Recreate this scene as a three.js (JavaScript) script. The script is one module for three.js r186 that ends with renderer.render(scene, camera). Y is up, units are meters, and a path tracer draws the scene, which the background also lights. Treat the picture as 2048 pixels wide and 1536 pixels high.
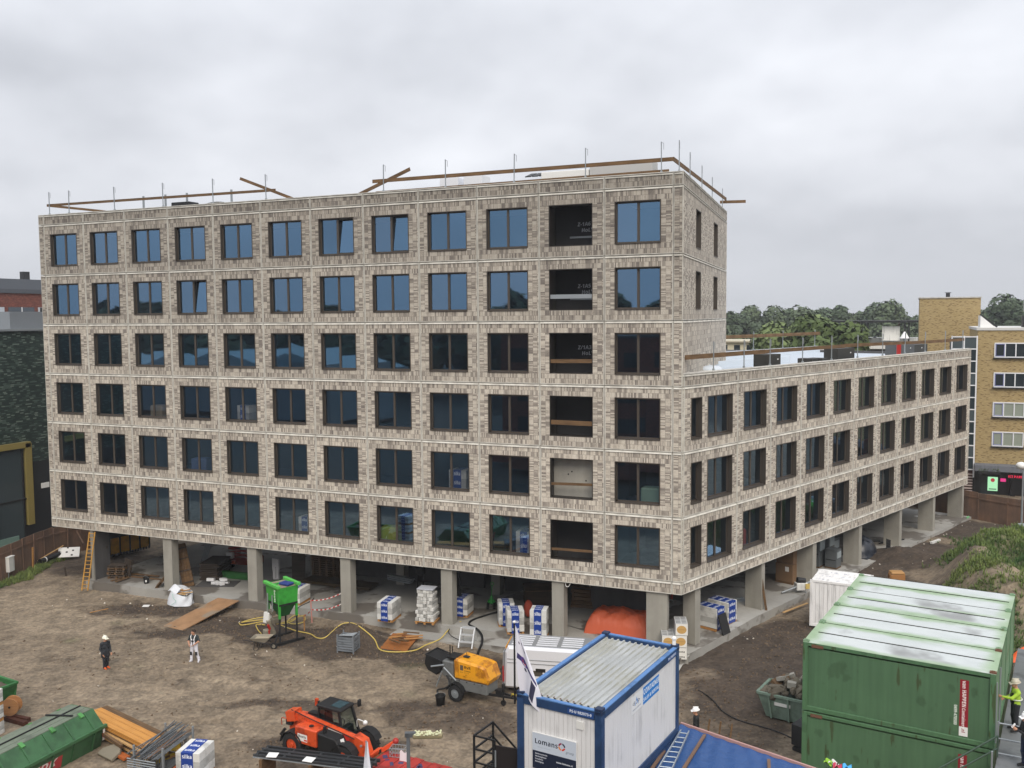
import * as THREE from 'three';
import { mergeGeometries } from 'three/addons/utils/BufferGeometryUtils.js';
import { RoundedBoxGeometry } from 'three/addons/geometries/RoundedBoxGeometry.js';
import { MarchingCubes } from 'three/addons/objects/MarchingCubes.js';

const scene = new THREE.Scene();
const camera = new THREE.PerspectiveCamera(44.9802, 4 / 3, 0.1, 1500);
camera.position.set(10.246,17.519,46.14);
camera.up.set(-0.020598,0.997337,-0.069962);
camera.lookAt(-9.203,13.896,0.221);
const renderer = new THREE.WebGLRenderer({ antialias: true });
renderer.toneMapping = THREE.LinearToneMapping;
renderer.toneMappingExposure = 1.5;
renderer.shadowMap.enabled = true;

// ---- periodic value noise, used by the sky and by every procedural texture
const hash = (x, y, s) => { let h = Math.imul(x, 374761393) + Math.imul(y, 668265263) + Math.imul(s, 974634777) | 0; h = Math.imul(h ^ (h >>> 13), 1274126177); return ((h ^ (h >>> 16)) >>> 0) / 4294967296; };
const mod = (a, n) => ((a % n) + n) % n;
function vnoise(x, y, px, py, s) {
  const ix = Math.floor(x), iy = Math.floor(y), fx = x - ix, fy = y - iy, u = fx * fx * (3 - 2 * fx), v = fy * fy * (3 - 2 * fy);
  const h = (a, b) => hash(mod(a, px), mod(b, py), s);
  return (h(ix, iy) * (1 - u) + h(ix + 1, iy) * u) * (1 - v) + (h(ix, iy + 1) * (1 - u) + h(ix + 1, iy + 1) * u) * v;
}
function fbm(x, y, px, py, s, oct = 5, gain = 0.5) {
  let a = 1, sum = 0, tot = 0;
  for (let o = 0; o < oct; o++) { sum += a * vnoise(x, y, px, py, s + o * 17); tot += a; a *= gain; x *= 2; y *= 2; px *= 2; py *= 2; }
  return sum / tot;
}
const clamp = (x, a = 0, b = 1) => Math.min(b, Math.max(a, x));
const sstep = (a, b, x) => { const t = clamp((x - a) / (b - a)); return t * t * (3 - 2 * t); };
const lerp = (a, b, t) => a + (b - a) * t;

// ---- overcast sky: brighter towards the zenith, soft cloud bands
{
  const W = 2048, H = 1024, d = new Float32Array(W * H * 4);
  for (let j = 0; j < H; j++) {
    const el = ((j + 0.5) / H - 0.5) * Math.PI, se = Math.max(0, Math.sin(el));
    for (let i = 0; i < W; i++) {
      const az = ((i + 0.5) / W) * Math.PI * 2, k = 1 / (se + 0.34), cx = Math.cos(az) * Math.cos(el) * k, cz = Math.sin(az) * Math.cos(el) * k;
      const n1 = fbm(cx * 1.7 + 40, cz * 1.7 + 40, 4096, 4096, 11, 5, 0.52), n2 = fbm(cx * 4.6 + 90, cz * 4.6 + 10, 4096, 4096, 31, 5, 0.55);
      let c = (n1 - 0.5) * 0.68 + (n2 - 0.5) * 0.34;
      c *= sstep(0.0, 0.12, se);
      const L = 0.42 * (1 + 1.3 * se) * (1 + 0.8 * c);
      const warm = clamp(0.5 + c * 1.6);
      const o = (j * W + i) * 4;
      d[o] = L * lerp(0.96, 0.985, warm); d[o + 1] = L * lerp(1.0, 1.01, warm); d[o + 2] = L * lerp(1.09, 1.07, warm); d[o + 3] = 1;
    }
  }
  const t = new THREE.DataTexture(d, W, H, THREE.RGBAFormat, THREE.FloatType);
  t.mapping = THREE.EquirectangularReflectionMapping; t.magFilter = THREE.LinearFilter; t.minFilter = THREE.LinearFilter; t.needsUpdate = true;
  scene.background = t; scene.environment = t;
}
// ---- the veiled sun, high behind the photographer's shoulder
const sun = new THREE.DirectionalLight(0xfff3e2, 1.4);
sun.position.set(25, 75, 70); sun.target.position.set(-15, 0, 0);
sun.castShadow = true; sun.shadow.radius = 60; sun.shadow.mapSize.set(2048, 2048);
Object.assign(sun.shadow.camera, { left: -70, right: 70, top: 60, bottom: -60, near: 1, far: 260 });
scene.add(sun, sun.target);
// ---- damp air: the far trees fade a little
scene.fog = new THREE.FogExp2(0xd9dde2, 0.00035);

// =====================================================================  helpers
let seed_ = 20240611;
const R = () => { seed_ = (seed_ + 0x6d2b79f5) | 0; let t = Math.imul(seed_ ^ (seed_ >>> 15), 1 | seed_); t = (t + Math.imul(t ^ (t >>> 7), 61 | t)) ^ t; return ((t ^ (t >>> 14)) >>> 0) / 4294967296; };
const rr = (a, b) => a + (b - a) * R();
const v3 = (a) => new THREE.Vector3(...a);
const taken = {};
const numbered = (n) => { const k = taken[n] = (taken[n] ?? -1) + 1; return k ? `${n}_${String(k).padStart(3, '0')}` : n; };
function tag(o, label, category, group, kind) {
  const u = {}; if (label) u.label = label; if (category) u.category = category; if (group) u.group = group; if (kind) u.kind = kind; o.userData = u; return o;
}
function thing(name, label, category, pos = [0, 0, 0], turn = 0, group) {
  const o = new THREE.Group(); o.name = numbered(name); o.position.set(...pos); o.rotation.y = turn; scene.add(o); return tag(o, label, category, group);
}
function dup(src, pos, turn, label, group) {
  const o = src.clone(); o.name = numbered(src.name.replace(/_\d{3}$/, '')); o.position.set(...pos); o.rotation.y = turn; scene.add(o);
  o.userData = { ...src.userData }; if (label) o.userData.label = label; if (group) o.userData.group = group; return o;
}
function plain(g) {
  const n = g.index ? g.toNonIndexed() : g;
  for (const k of Object.keys(n.attributes)) if (!['position', 'normal', 'uv'].includes(k)) n.deleteAttribute(k);
  if (!n.attributes.normal) n.computeVertexNormals();
  if (!n.attributes.uv) n.setAttribute('uv', new THREE.BufferAttribute(new Float32Array(n.attributes.position.count * 2), 2));
  return n;
}
function boxUV(g, ox = 0, oy = 0) {          // uv in metres, by the face's main direction
  const p = g.attributes.position, n = g.attributes.normal, uv = g.attributes.uv;
  for (let t = 0; t < p.count; t += 3) {
    const nx = n.getX(t) + n.getX(t + 1) + n.getX(t + 2), ny = n.getY(t) + n.getY(t + 1) + n.getY(t + 2), nz = n.getZ(t) + n.getZ(t + 1) + n.getZ(t + 2);
    const a = Math.abs(nx), b = Math.abs(ny), c = Math.abs(nz);
    for (let i = t; i < t + 3; i++) {
      if (b >= a && b >= c) uv.setXY(i, p.getX(i) + ox, p.getZ(i) + oy);
      else if (a >= c) uv.setXY(i, p.getZ(i) + ox, p.getY(i) + oy);
      else uv.setXY(i, p.getX(i) + ox, p.getY(i) + oy);
    }
  }
  return g;
}
function geo(list) { const l = [].concat(list).map(plain); return l.length === 1 ? l[0] : mergeGeometries(l); }
function mesh(name, list, material, parent = scene, label) {
  const g = geo(list);
  if (!material.userData.keep && (material.map || material.bumpMap)) boxUV(g, R() * 7, R() * 7);
  const m = new THREE.Mesh(g, material); m.castShadow = m.receiveShadow = true;
  m.name = parent === scene ? numbered(name) : name; parent.add(m); if (label) m.userData.label = label; return m;
}
const solo = (name, list, material, label, category, group) => tag(mesh(name, list, material), label, category, group);
const put = (g, x, y, z, ry = 0, rx = 0, rz = 0) => { g.applyMatrix4(new THREE.Matrix4().makeRotationFromEuler(new THREE.Euler(rx, ry, rz, 'YXZ')).setPosition(x, y, z)); return g; };
const bx = (w, h, d, x = 0, y = 0, z = 0, ry = 0, rx = 0, rz = 0) => put(new THREE.BoxGeometry(w, h, d), x, y, z, ry, rx, rz);
const rb = (w, h, d, r, x = 0, y = 0, z = 0, ry = 0, rx = 0, rz = 0, s = 2) => put(new RoundedBoxGeometry(w, h, d, s, r), x, y, z, ry, rx, rz);
const cy = (r1, r2, h, x = 0, y = 0, z = 0, rx = 0, rz = 0, n = 14, ry = 0) => put(new THREE.CylinderGeometry(r1, r2, h, n), x, y, z, ry, rx, rz);
const sph = (r, x, y, z, sx = 1, sy = 1, sz = 1, n = 12) => { const g = new THREE.SphereGeometry(r, n, Math.max(6, n * 0.7 | 0)); g.scale(sx, sy, sz); return put(g, x, y, z); };
function beam(p, q, w, h, roll = 0) {        // box bar from p to q
  const a = v3(p), b = v3(q), d = b.clone().sub(a), L = d.length(), z = d.normalize(), up = Math.abs(z.y) > 0.95 ? new THREE.Vector3(1, 0, 0) : new THREE.Vector3(0, 1, 0);
  const x = up.clone().cross(z).normalize(), y = z.clone().cross(x), g = new THREE.BoxGeometry(w, h, L);
  if (roll) g.rotateZ(roll);
  g.applyMatrix4(new THREE.Matrix4().makeBasis(x, y, z).setPosition(a.add(b).multiplyScalar(0.5))); return g;
}
function rod(p, q, r, n = 7) {
  const a = v3(p), b = v3(q), d = b.clone().sub(a), L = d.length(), g = new THREE.CylinderGeometry(r, r, L, n);
  g.applyQuaternion(new THREE.Quaternion().setFromUnitVectors(new THREE.Vector3(0, 1, 0), d.normalize())); g.translate(...a.add(b).multiplyScalar(0.5).toArray()); return g;
}
const tb = (pts, r, seg = pts.length * 6, n = 7, closed = false) => new THREE.TubeGeometry(new THREE.CatmullRomCurve3(pts.map(v3), closed, 'catmullrom', 0.5), seg, r, n, closed);
function ext(pts, depth, bevel = 0) {        // prism of an outline in x,y, extruded along z (centred)
  const g = new THREE.ExtrudeGeometry(new THREE.Shape(pts.map((p) => new THREE.Vector2(...p))), { depth: depth - 2 * bevel, bevelEnabled: bevel > 0, bevelSize: bevel, bevelThickness: bevel, bevelSegments: 1, bevelOffset: -bevel });
  g.translate(0, 0, -(depth - 2 * bevel) / 2); return g;
}
const lathe = (pts, n = 20) => new THREE.LatheGeometry(pts.map((p) => new THREE.Vector2(...p)), n);
function quad(a, b, c, d, uv = [0, 0, 1, 0, 1, 1, 0, 1]) {
  const g = new THREE.BufferGeometry();
  g.setAttribute('position', new THREE.Float32BufferAttribute([...a, ...b, ...c, ...a, ...c, ...d], 3));
  g.setAttribute('uv', new THREE.Float32BufferAttribute([uv[0], uv[1], uv[2], uv[3], uv[4], uv[5], uv[0], uv[1], uv[4], uv[5], uv[6], uv[7]], 2));
  g.computeVertexNormals(); return g;
}
function grid(nu, nv, f) {                   // parametric sheet f(u, v) -> [x, y, z]
  const P = [], U = [], I = [];
  for (let j = 0; j <= nv; j++) for (let i = 0; i <= nu; i++) { P.push(...f(i / nu, j / nv)); U.push(i / nu, j / nv); }
  for (let j = 0; j < nv; j++) for (let i = 0; i < nu; i++) { const a = j * (nu + 1) + i, b = a + 1, c = a + nu + 1, d = c + 1; I.push(a, b, d, a, d, c); }
  const g = new THREE.BufferGeometry(); g.setAttribute('position', new THREE.Float32BufferAttribute(P, 3)); g.setAttribute('uv', new THREE.Float32BufferAttribute(U, 2)); g.setIndex(I); g.computeVertexNormals(); return g;
}

// ---------------------------------------------------------------------  textures
function dataTex(n, m, size, f, srgb = true) {  // f(u, v) -> [r, g, b] 0..255; size = metres it covers
  const d = new Uint8Array(n * m * 4);
  for (let j = 0; j < m; j++) for (let i = 0; i < n; i++) { const c = f(i / n, j / m), o = (j * n + i) * 4; d[o] = clamp(c[0], 0, 255); d[o + 1] = clamp(c[1], 0, 255); d[o + 2] = clamp(c[2], 0, 255); d[o + 3] = 255; }
  const t = new THREE.DataTexture(d, n, m); t.wrapS = t.wrapT = THREE.RepeatWrapping; t.magFilter = THREE.LinearFilter; if (srgb) t.colorSpace = THREE.SRGBColorSpace;
  t.repeat.set(1 / size, 1 / (size * m / n)); t.needsUpdate = true; return t;
}
const mixc = (a, b, t) => [lerp(a[0], b[0], t), lerp(a[1], b[1], t), lerp(a[2], b[2], t)];
function canvasTex(w, h, draw) {
  const c = document.createElement('canvas'); c.width = w; c.height = h; draw(c.getContext('2d'), w, h);
  const t = new THREE.CanvasTexture(c); t.colorSpace = THREE.SRGBColorSpace; return t;
}
const mottled = (n, size, a, b, f = 6, s = 1, oct = 5, lo = 0.3, hi = 0.7) => dataTex(n, n, size, (u, v) => mixc(a, b, sstep(lo, hi, fbm(u * f, v * f, f, f, s, oct, 0.6))));
const T = {
  concrete: dataTex(256, 256, 4, (u, v) => { const a = fbm(u * 4, v * 4, 4, 4, 3, 6, 0.6), s = fbm(u * 16, v * 2, 16, 2, 5, 3); return mixc([158, 157, 153], [202, 201, 196], clamp(a * 0.8 + s * 0.4 - 0.1)); }),
  slab: dataTex(512, 512, 12, (u, v) => { const a = fbm(u * 5, v * 5, 5, 5, 53, 6, 0.6), w = sstep(0.5, 0.6, fbm(u * 6, v * 6, 6, 6, 57, 5, 0.55)); return mixc(mixc([136, 134, 129], [186, 184, 178], a), [92, 86, 79], w * 0.75); }),
  rim: mottled(128, 2, [176, 173, 166], [208, 206, 199], 4, 9, 5),
  wood: dataTex(256, 256, 1.6, (u, v) => { const g = fbm(u * 2, v * 40, 2, 40, 21, 4), b = fbm(u * 2, v * 3, 2, 3, 22, 3); return mixc([188, 158, 120], [238, 214, 174], clamp(g * 0.8 + b * 0.5 - 0.15)); }),
  oldwood: dataTex(256, 256, 1.6, (u, v) => { const g = fbm(u * 2, v * 36, 2, 36, 41, 4), b = fbm(u * 3, v * 3, 3, 3, 42, 4); return mixc([88, 80, 73], [154, 142, 130], clamp(g * 0.7 + b * 0.6 - 0.15)); }),
  rust: dataTex(256, 256, 3, (u, v) => { const g = fbm(u * 5, v * 3, 5, 3, 61, 6, 0.62), b = fbm(u * 24, v * 3, 24, 3, 62, 3); return mixc([92, 76, 66], [140, 106, 84], clamp(g * 0.9 + b * 0.5 - 0.25)); }),
  plate: dataTex(256, 256, 3, (u, v) => { const g = fbm(u * 5, v * 5, 5, 5, 65, 6, 0.62), m = sstep(0.55, 0.68, fbm(u * 3, v * 3, 3, 3, 68, 5)); return mixc(mixc([128, 98, 70], [182, 142, 104], g), [140, 130, 116], m * 0.8); }),
  dirty: dataTex(256, 256, 2.5, (u, v) => { const g = fbm(u * 5, v * 5, 5, 5, 71, 6, 0.6); const c = 208 + 47 * sstep(0.25, 0.6, g); return [c, c, c]; }),
  streak: dataTex(256, 256, 3, (u, v) => { const g = fbm(u * 24, v * 2, 24, 2, 75, 4) * 0.6 + fbm(u * 4, v * 4, 4, 4, 76, 5) * 0.5; const c = 222 + 33 * sstep(0.3, 0.6, g); return [c, c, c]; }),
  grime: dataTex(256, 256, 1.6, (u, v) => { const g = sstep(0.48, 0.72, fbm(u * 5, v * 5, 5, 5, 85, 6, 0.62)), s = fbm(u * 20, v * 3, 20, 3, 86, 3); return mixc([250, 250, 250], [158, 134, 110], g * 0.65 + 0.15 * s); }),
  paint: dataTex(512, 512, 6, (u, v) => { const s = fbm(u * 60, v * 3, 60, 3, 141, 4), c = fbm(u * 3, v * 3, 3, 3, 142, 6, 0.6), d = sstep(0.66, 0.74, fbm(u * 14, v * 9, 14, 9, 143, 5)), r = sstep(0.7, 0.76, fbm(u * 30, v * 6, 30, 6, 144, 4)); const k = 226 + 40 * (c - 0.5) + 34 * (s - 0.5); return mixc(mixc([k, k, k], [k * 0.82, k * 0.82, k * 0.8], d * 0.6), [176, 132, 104], r * 0.6); }),
  bumpy: dataTex(256, 256, 1.5, (u, v) => { const c = 255 * fbm(u * 8, v * 8, 8, 8, 81, 6, 0.6); return [c, c, c]; }, false),
};
function mat(c, rough = 0.8, metal = 0, extra = {}) {
  const { keep, ...e } = extra, m = new THREE.MeshPhysicalMaterial({ color: c, roughness: rough, metalness: metal, ...e }); if (keep) m.userData.keep = true; return m;
}
const D = { side: THREE.DoubleSide };
const M = {
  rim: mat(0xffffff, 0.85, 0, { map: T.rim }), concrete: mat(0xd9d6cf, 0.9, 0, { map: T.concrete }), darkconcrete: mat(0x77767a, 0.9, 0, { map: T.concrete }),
  bronze: mat(0x4a423a, 0.5, 0.1), bronzeDark: mat(0x2c2825, 0.5, 0.1), wood: mat(0xd9b88c, 0.8, 0, { map: T.wood }), palewood: mat(0xf6e6c8, 0.8, 0, { map: T.wood }), oldwood: mat(0xd9b88c, 0.9, 0, { map: T.oldwood }), darkwood: mat(0x98908a, 0.9, 0, { map: T.oldwood }),
  rust: mat(0xffffff, 0.9, 0, { map: T.rust }), plate: mat(0xffffff, 0.75, 0, { map: T.plate }), galv: mat(0x9aa0a4, 0.5, 0.45), steel: mat(0x6f7376, 0.5, 0.5, { map: T.dirty }), black: mat(0x141415, 0.6), rubber: mat(0x1b1b1c, 0.85), darksteel: mat(0x2b2c2e, 0.55, 0.3),
  white: mat(0xe6e6e4, 0.5), dirtyWhite: mat(0xdcdcd8, 0.6, 0, { map: T.streak }), foam: mat(0xe3e4e6, 0.9), green: mat(0x3d7a40, 0.5, 0, { map: T.dirty }), orange: mat(0xdf5626, 0.42, 0, { clearcoat: 0.25, map: T.grime }), yellow: mat(0xe49a17, 0.35, 0, { clearcoat: 0.5 }),
  blue: mat(0x27456f, 0.5, 0, { map: T.streak }), red: mat(0xa32a22, 0.5), skin: mat(0xc08d72, 0.6), glassDark: mat(0x9fb0b0, 0.06, 0, { transmission: 1, thickness: 0, ior: 1.5 }),
};

// =====================================================================  the ground of the site
const ANG = 1.19966, BD = [Math.cos(ANG), -Math.sin(ANG)], BN = [Math.sin(ANG), Math.cos(ANG)];
const wing = (s, y, u) => [BD[0] * s + BN[0] * u, y, BD[1] * s + BN[1] * u];       // along the wing, up, outwards
const slabY = (x) => lerp(-0.25, 0.1, sstep(-38, -2, x)), wingSlabY = (s) => lerp(0.15, 0.45, sstep(0, 8, s));
const blob = (x, z, cx, cz, rx, rz, a = 0) => { const dx = x - cx, dz = z - cz, c = Math.cos(a), s = Math.sin(a), u = (dx * c - dz * s) / rx, w = (dx * s + dz * c) / rz; return Math.exp(-(u * u + w * w)); };
const HEAPS = [[-18.3, 2.6, 1.5, 1.1, 0.95], [10.6, -23.6, 2.4, 2, 0.8], [13.2, -21, 3, 3, 0.5]];
const gn = (x, z, f, s, o = 4) => fbm(x * f + 300, z * f + 300, 4096, 4096, s, o, 0.55) - 0.5;
function gh(x, z) {
  const sB = x * BD[0] + z * BD[1], uB = x * BN[0] + z * BN[1];
  let y = lerp(-0.72, -0.6, sstep(-34, -24, x));
  y = lerp(y, -0.2, sstep(-6, 2, x));
  y = lerp(y, 0.05, sstep(9, 0, z) * sstep(0, 5, x));
  y = lerp(y, 0.25, sstep(8, 24, sB) * sstep(-8, 2, uB + 6));
  y -= 0.16 * blob(x, z, -38, 1, 8, 1.6);
  for (const [cx, cz, rx, rz, h] of HEAPS) y += h * blob(x, z, cx, cz, rx, rz) * (1 + 0.5 * gn(x, z, 1.2, 5));
  const m = blob(x, z, 17.8, -16.5, 5, 10.5, -0.12);
  y += 3.3 * sstep(0.1, 0.8, m) * (0.85 + 0.7 * gn(x, z, 0.22, 9) + 0.3 * gn(x, z, 0.8, 10));
  const open = x > -52 && x < 30 && z < 34 && z > -50 ? 1 : 0.3;
  y += open * (0.14 * gn(x, z, 0.35, 2, 3) + 0.1 * gn(x, z, 1.6, 3, 4) + 0.05 * gn(x, z, 5, 4, 3));
  for (const [a, b, c, d, w] of RUTS) {        // wheel ruts
    const L = Math.hypot(c - a, d - b), t = ((x - a) * (c - a) + (z - b) * (d - b)) / (L * L); if (t < 0 || t > 1) continue;
    const q = Math.abs(((x - a) * (d - b) - (z - b) * (c - a)) / L + 0.25 * gn(x, z, 0.4, 12));
    const k = Math.min(Math.abs(q - w), q + 9); y -= 0.1 * Math.exp(-(k * k) / 0.035) * (0.7 + 0.5 * Math.sin(t * L * 14));
  }
  return y;
}
const RUTS = [[-30, 12, -8, 10, 0.9], [-24, 6.5, -4, 13, 0.85], [-26, 20, -8, 8.5, 0.8], [-33, 4, -20, 12, 0.85], [-20, 13.5, -5, 11, 0.9], [2, 9, 5, -4, 0.8]];
const at = (p, dy = 0) => [p[0], gh(p[0], p[2]) + dy, p[2]];
// darker wet soil and paler dry sand: [x, z, rx, rz, turn, amount]
const SOIL = [
  [-33.5, 2.6, 4.2, 1.1, 0.25, 0.95], [-29, 4.3, 3.4, 1.1, 0.3, 0.9], [-27.2, 2.5, 1.6, 0.8, 0.2, 0.7], [-22, 3.4, 3.2, 1.3, 0.1, 0.95], [-18.4, 3.2, 2.4, 1.9, 0, 0.9], [-15, 3.6, 3, 1, 0, 0.6], [-10.5, 3, 3.4, 1.3, 0, 0.75], [-5, 3.6, 3, 1.6, 0, 0.7],
  [-37, 1.6, 2.4, 0.5, 0.2, 0.5], [-30.3, 6.2, 3, 0.5, 0.35, 0.45], [-12, 14, 3, 0.8, 0.4, 0.45], [-16, 11.5, 3, 0.7, 0.3, 0.5], [-8.5, 9.5, 3, 1.3, 0.1, 0.4], [2.6, 0.5, 2.2, 4, 0.2, 0.75], [5.8, -3, 2.5, 4, 0.3, 0.8], [3, 6, 2.4, 3.2, 0, 0.45], [9.5, -15, 2, 9, 0.35, 0.85], [11.5, -25, 4, 4, 0, 0.9], [16, -35, 6, 3, 0, 0.8], [-44, -5, 5, 3, 0, 0.6],
  [-35, 5.5, 5, 2, 0.2, -0.7], [-41, 3, 4, 2.2, 0.2, -0.8], [-24, 13, 3, 0.8, 0.3, -0.45], [-20.5, 10.3, 1.6, 0.5, 0.2, -0.5], [-14, 12.4, 1.6, 0.35, 0.2, -0.6], [-16.7, 12.2, 1.4, 0.3, 0.3, -0.55], [1.6, 2.6, 0.9, 1.8, 0.2, -0.6], [-13, 8, 3, 1.2, 0.1, -0.35], [-7, 1.7, 3.5, 0.5, 0, -0.5], [-13.8, 2.1, 2.8, 0.7, 0, -0.8],
];
function soilAt(x, z) {
  let w = 0.16 + 0.75 * gn(x, z, 0.16, 21, 5) + 0.35 * gn(x, z, 0.9, 22, 4) + 0.25 * gn(x, z, 4, 25, 3);
  const jx = x + 1.3 * gn(x, z, 0.8, 23), jz = z + 1.3 * gn(x, z, 0.8, 24);
  w += 0.5 * sstep(0.6, 0.78, fbm(x * 0.7 + 200, z * 1.2 + 200, 4096, 4096, 26, 5, 0.6)) + 0.3 * sstep(0.62, 0.76, fbm(x * 2.4 + 200, z * 3.6 + 200, 4096, 4096, 27, 4, 0.6)) - 0.5 * sstep(0.58, 0.76, fbm(x * 0.5 + 100, z * 1.1 + 100, 4096, 4096, 28, 5, 0.6)) * 0.5;
  for (const [cx, cz, rx, rz, a, k] of SOIL) w += (k > 0 ? k + 0.25 : k) * sstep(0.14, 0.42, blob(jx, jz, cx, cz, rx * 1.1, rz * 1.1, a));
  return w;
}
const grassAt = (x, z) => {
  const m = blob(x, z, 18.5, -17, 6.5, 11, -0.1);
  return Math.max(sstep(0.42, 0.8, m + 1.7 * gn(x, z, 0.3, 33, 4)), sstep(0.3, 0.5, blob(x, z, -48.3, 0.6, 1.6, 6, 0.25) + 0.7 * gn(x, z, 0.8, 34, 3)));
};
{
  const line = (lo, hi, step, far) => { const a = []; for (let v = lo; v <= hi + 1e-6; v += step) a.push(v); let s = step; while (a[a.length - 1] < far) { s *= 1.35; a.push(a[a.length - 1] + s); } s = step; const b = []; let v = lo; while (v > -far) { s *= 1.35; v -= s; b.unshift(v); } return [...b, ...a]; };
  const X = line(-50, 22, 0.2, 900), Z = line(-46, 24, 0.2, 900), nx = X.length, nz = Z.length;
  const P = new Float32Array(nx * nz * 3), C = new Float32Array(nx * nz * 3), U = new Float32Array(nx * nz * 2), I = [];
  const dry = [0.345, 0.292, 0.226], mid = [0.268, 0.223, 0.17], wet = [0.088, 0.068, 0.053], grass = [0.14, 0.155, 0.075];
  for (let j = 0; j < nz; j++) for (let i = 0; i < nx; i++) {
    const x = X[i], z = Z[j], o = j * nx + i; P.set([x, gh(x, z), z], o * 3); U.set([x, z], o * 2);
    const w = soilAt(x, z), c = w < 0.35 ? mixc(dry, mid, sstep(-0.5, 0.35, w)) : mixc(mid, wet, sstep(0.35, 1.05, w));
    const far = Math.max(sstep(95, 120, Math.hypot(x, z)), sstep(25.5, 27, z));
    C.set(mixc(mixc(c, grass, 0.75 * grassAt(x, z)), [0.045, 0.048, 0.042], far), o * 3);
  }
  for (let j = 0; j < nz - 1; j++) for (let i = 0; i < nx - 1; i++) { const a = j * nx + i, b = a + 1, c = a + nx, d = c + 1; I.push(a, c, b, b, c, d); }
  const g = new THREE.BufferGeometry(); g.setAttribute('position', new THREE.BufferAttribute(P, 3)); g.setAttribute('color', new THREE.BufferAttribute(C, 3)); g.setAttribute('uv', new THREE.BufferAttribute(U, 2)); g.setIndex(I); g.computeVertexNormals();
  const soil = dataTex(512, 512, 5, (u, v) => { const a = fbm(u * 8, v * 8, 8, 8, 91, 7, 0.66), b = fbm(u * 40, v * 40, 40, 40, 92, 3), c = 255 * clamp(0.83 + 0.46 * (a - 0.5) + 0.34 * (b - 0.5)); return [c * 1.03, c, c * 0.96]; });
  const bump = dataTex(512, 512, 5, (u, v) => { const c = 255 * fbm(u * 12, v * 12, 12, 12, 95, 7, 0.68); return [c, c, c]; }, false);
  const m = new THREE.MeshStandardMaterial({ color: 0xffffff, vertexColors: true, roughness: 0.92, map: soil, bumpMap: bump, bumpScale: 0.08 });
  const o = new THREE.Mesh(g, m); o.name = 'ground'; o.receiveShadow = true; scene.add(o); tag(o, null, null, null, 'structure');
}
{ // clods, crumbs of plaster and small stones strewn over the yard: too many to count
  const make = (name, label, n, color, where, s0, s1) => {
    const g = new THREE.IcosahedronGeometry(1, 0), im = new THREE.InstancedMesh(g, mat(color, 0.95), n), m4 = new THREE.Matrix4(), q = new THREE.Quaternion();
    for (let k = 0; k < n; k++) { const [x, z] = where(), s = s0 + (s1 - s0) * R() ** 3; q.setFromEuler(new THREE.Euler(R() * 6, R() * 6, R() * 6)); m4.compose(new THREE.Vector3(x, gh(x, z) + s * 0.2, z), q, new THREE.Vector3(s * rr(0.7, 1.5), s * rr(0.4, 0.8), s * rr(0.7, 1.3))); im.setMatrixAt(k, m4); }
    im.name = name; im.castShadow = true; scene.add(im); tag(im, label, 'rubble', null, 'stuff');
  };
  make('soil_clods', 'loose brown clods of soil scattered over the muddy yard', 9000, 0x665747, () => { for (;;) { const x = rr(-44, 12), z = rr(0.5, 20) - (x > 3 ? 26 * R() : 0); if (z < 0.5 && x * BN[0] + z * BN[1] < 1) continue; if (soilAt(x, z) > rr(0.2, 0.9)) return [x, z]; } }, 0.012, 0.075);
  make('plaster_crumbs', 'white crumbs of plaster and stone scattered on the soil', 220, 0xc9c2b6, () => { const k = R(); if (k < 0.45) return [rr(-40, -2), 1.4 + 5 * R() ** 2]; if (k < 0.7) return [rr(-32, 2), rr(2, 16)]; const s = rr(2, 42), u = 0.6 + 3 * R() ** 2; const p = wing(s, 0, u); return [p[0], p[2]]; }, 0.015, 0.075);
}
{ // grass and weeds on the mound and along the hoarding
  const blades = [];
  for (let k = 0; k < 9; k++) { const a = R() * 6.28, l = rr(0.1, 0.3), w = 0.02, b = rr(0.05, 0.2), x = Math.cos(a), z = Math.sin(a); blades.push(quad([-z * w, 0, x * w], [z * w, 0, -x * w], [x * b + z * w * 0.4, l, z * b - x * w * 0.4], [x * b - z * w * 0.4, l, z * b + x * w * 0.4])); }
  const n = 13000, im = new THREE.InstancedMesh(geo(blades), mat(0xffffff, 0.9, 0, { side: THREE.DoubleSide }), n), m4 = new THREE.Matrix4(), q = new THREE.Quaternion(), c = new THREE.Color();
  for (let k = 0; k < n; k++) {
    let x, z, t = 0; do { if (R() < 0.1) { x = rr(-51, -45); z = rr(-6, 8); } else { x = rr(8, 32); z = rr(-38, 6); } } while (grassAt(x, z) * (0.25 + gn(x, z, 0.5, 37) * 1.6 + 0.5) < R() && ++t < 60);
    const s = rr(0.5, 1.25); q.setFromEuler(new THREE.Euler(0, R() * 6.28, 0)); m4.compose(new THREE.Vector3(x, gh(x, z) - 0.02, z), q, new THREE.Vector3(s, s * rr(0.6, 1.4), s)); im.setMatrixAt(k, m4);
    const y = clamp(0.5 + 2.2 * gn(x, z, 0.35, 38) + rr(-0.2, 0.2)); c.setRGB(lerp(0.055, 0.2, y), lerp(0.12, 0.25, y), lerp(0.03, 0.07, y)); im.setColorAt(k, c);
  }
  im.name = 'grass'; scene.add(im); tag(im, 'green and yellowing grass and weeds over the soil mound', 'grass', null, 'stuff');
}

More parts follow.
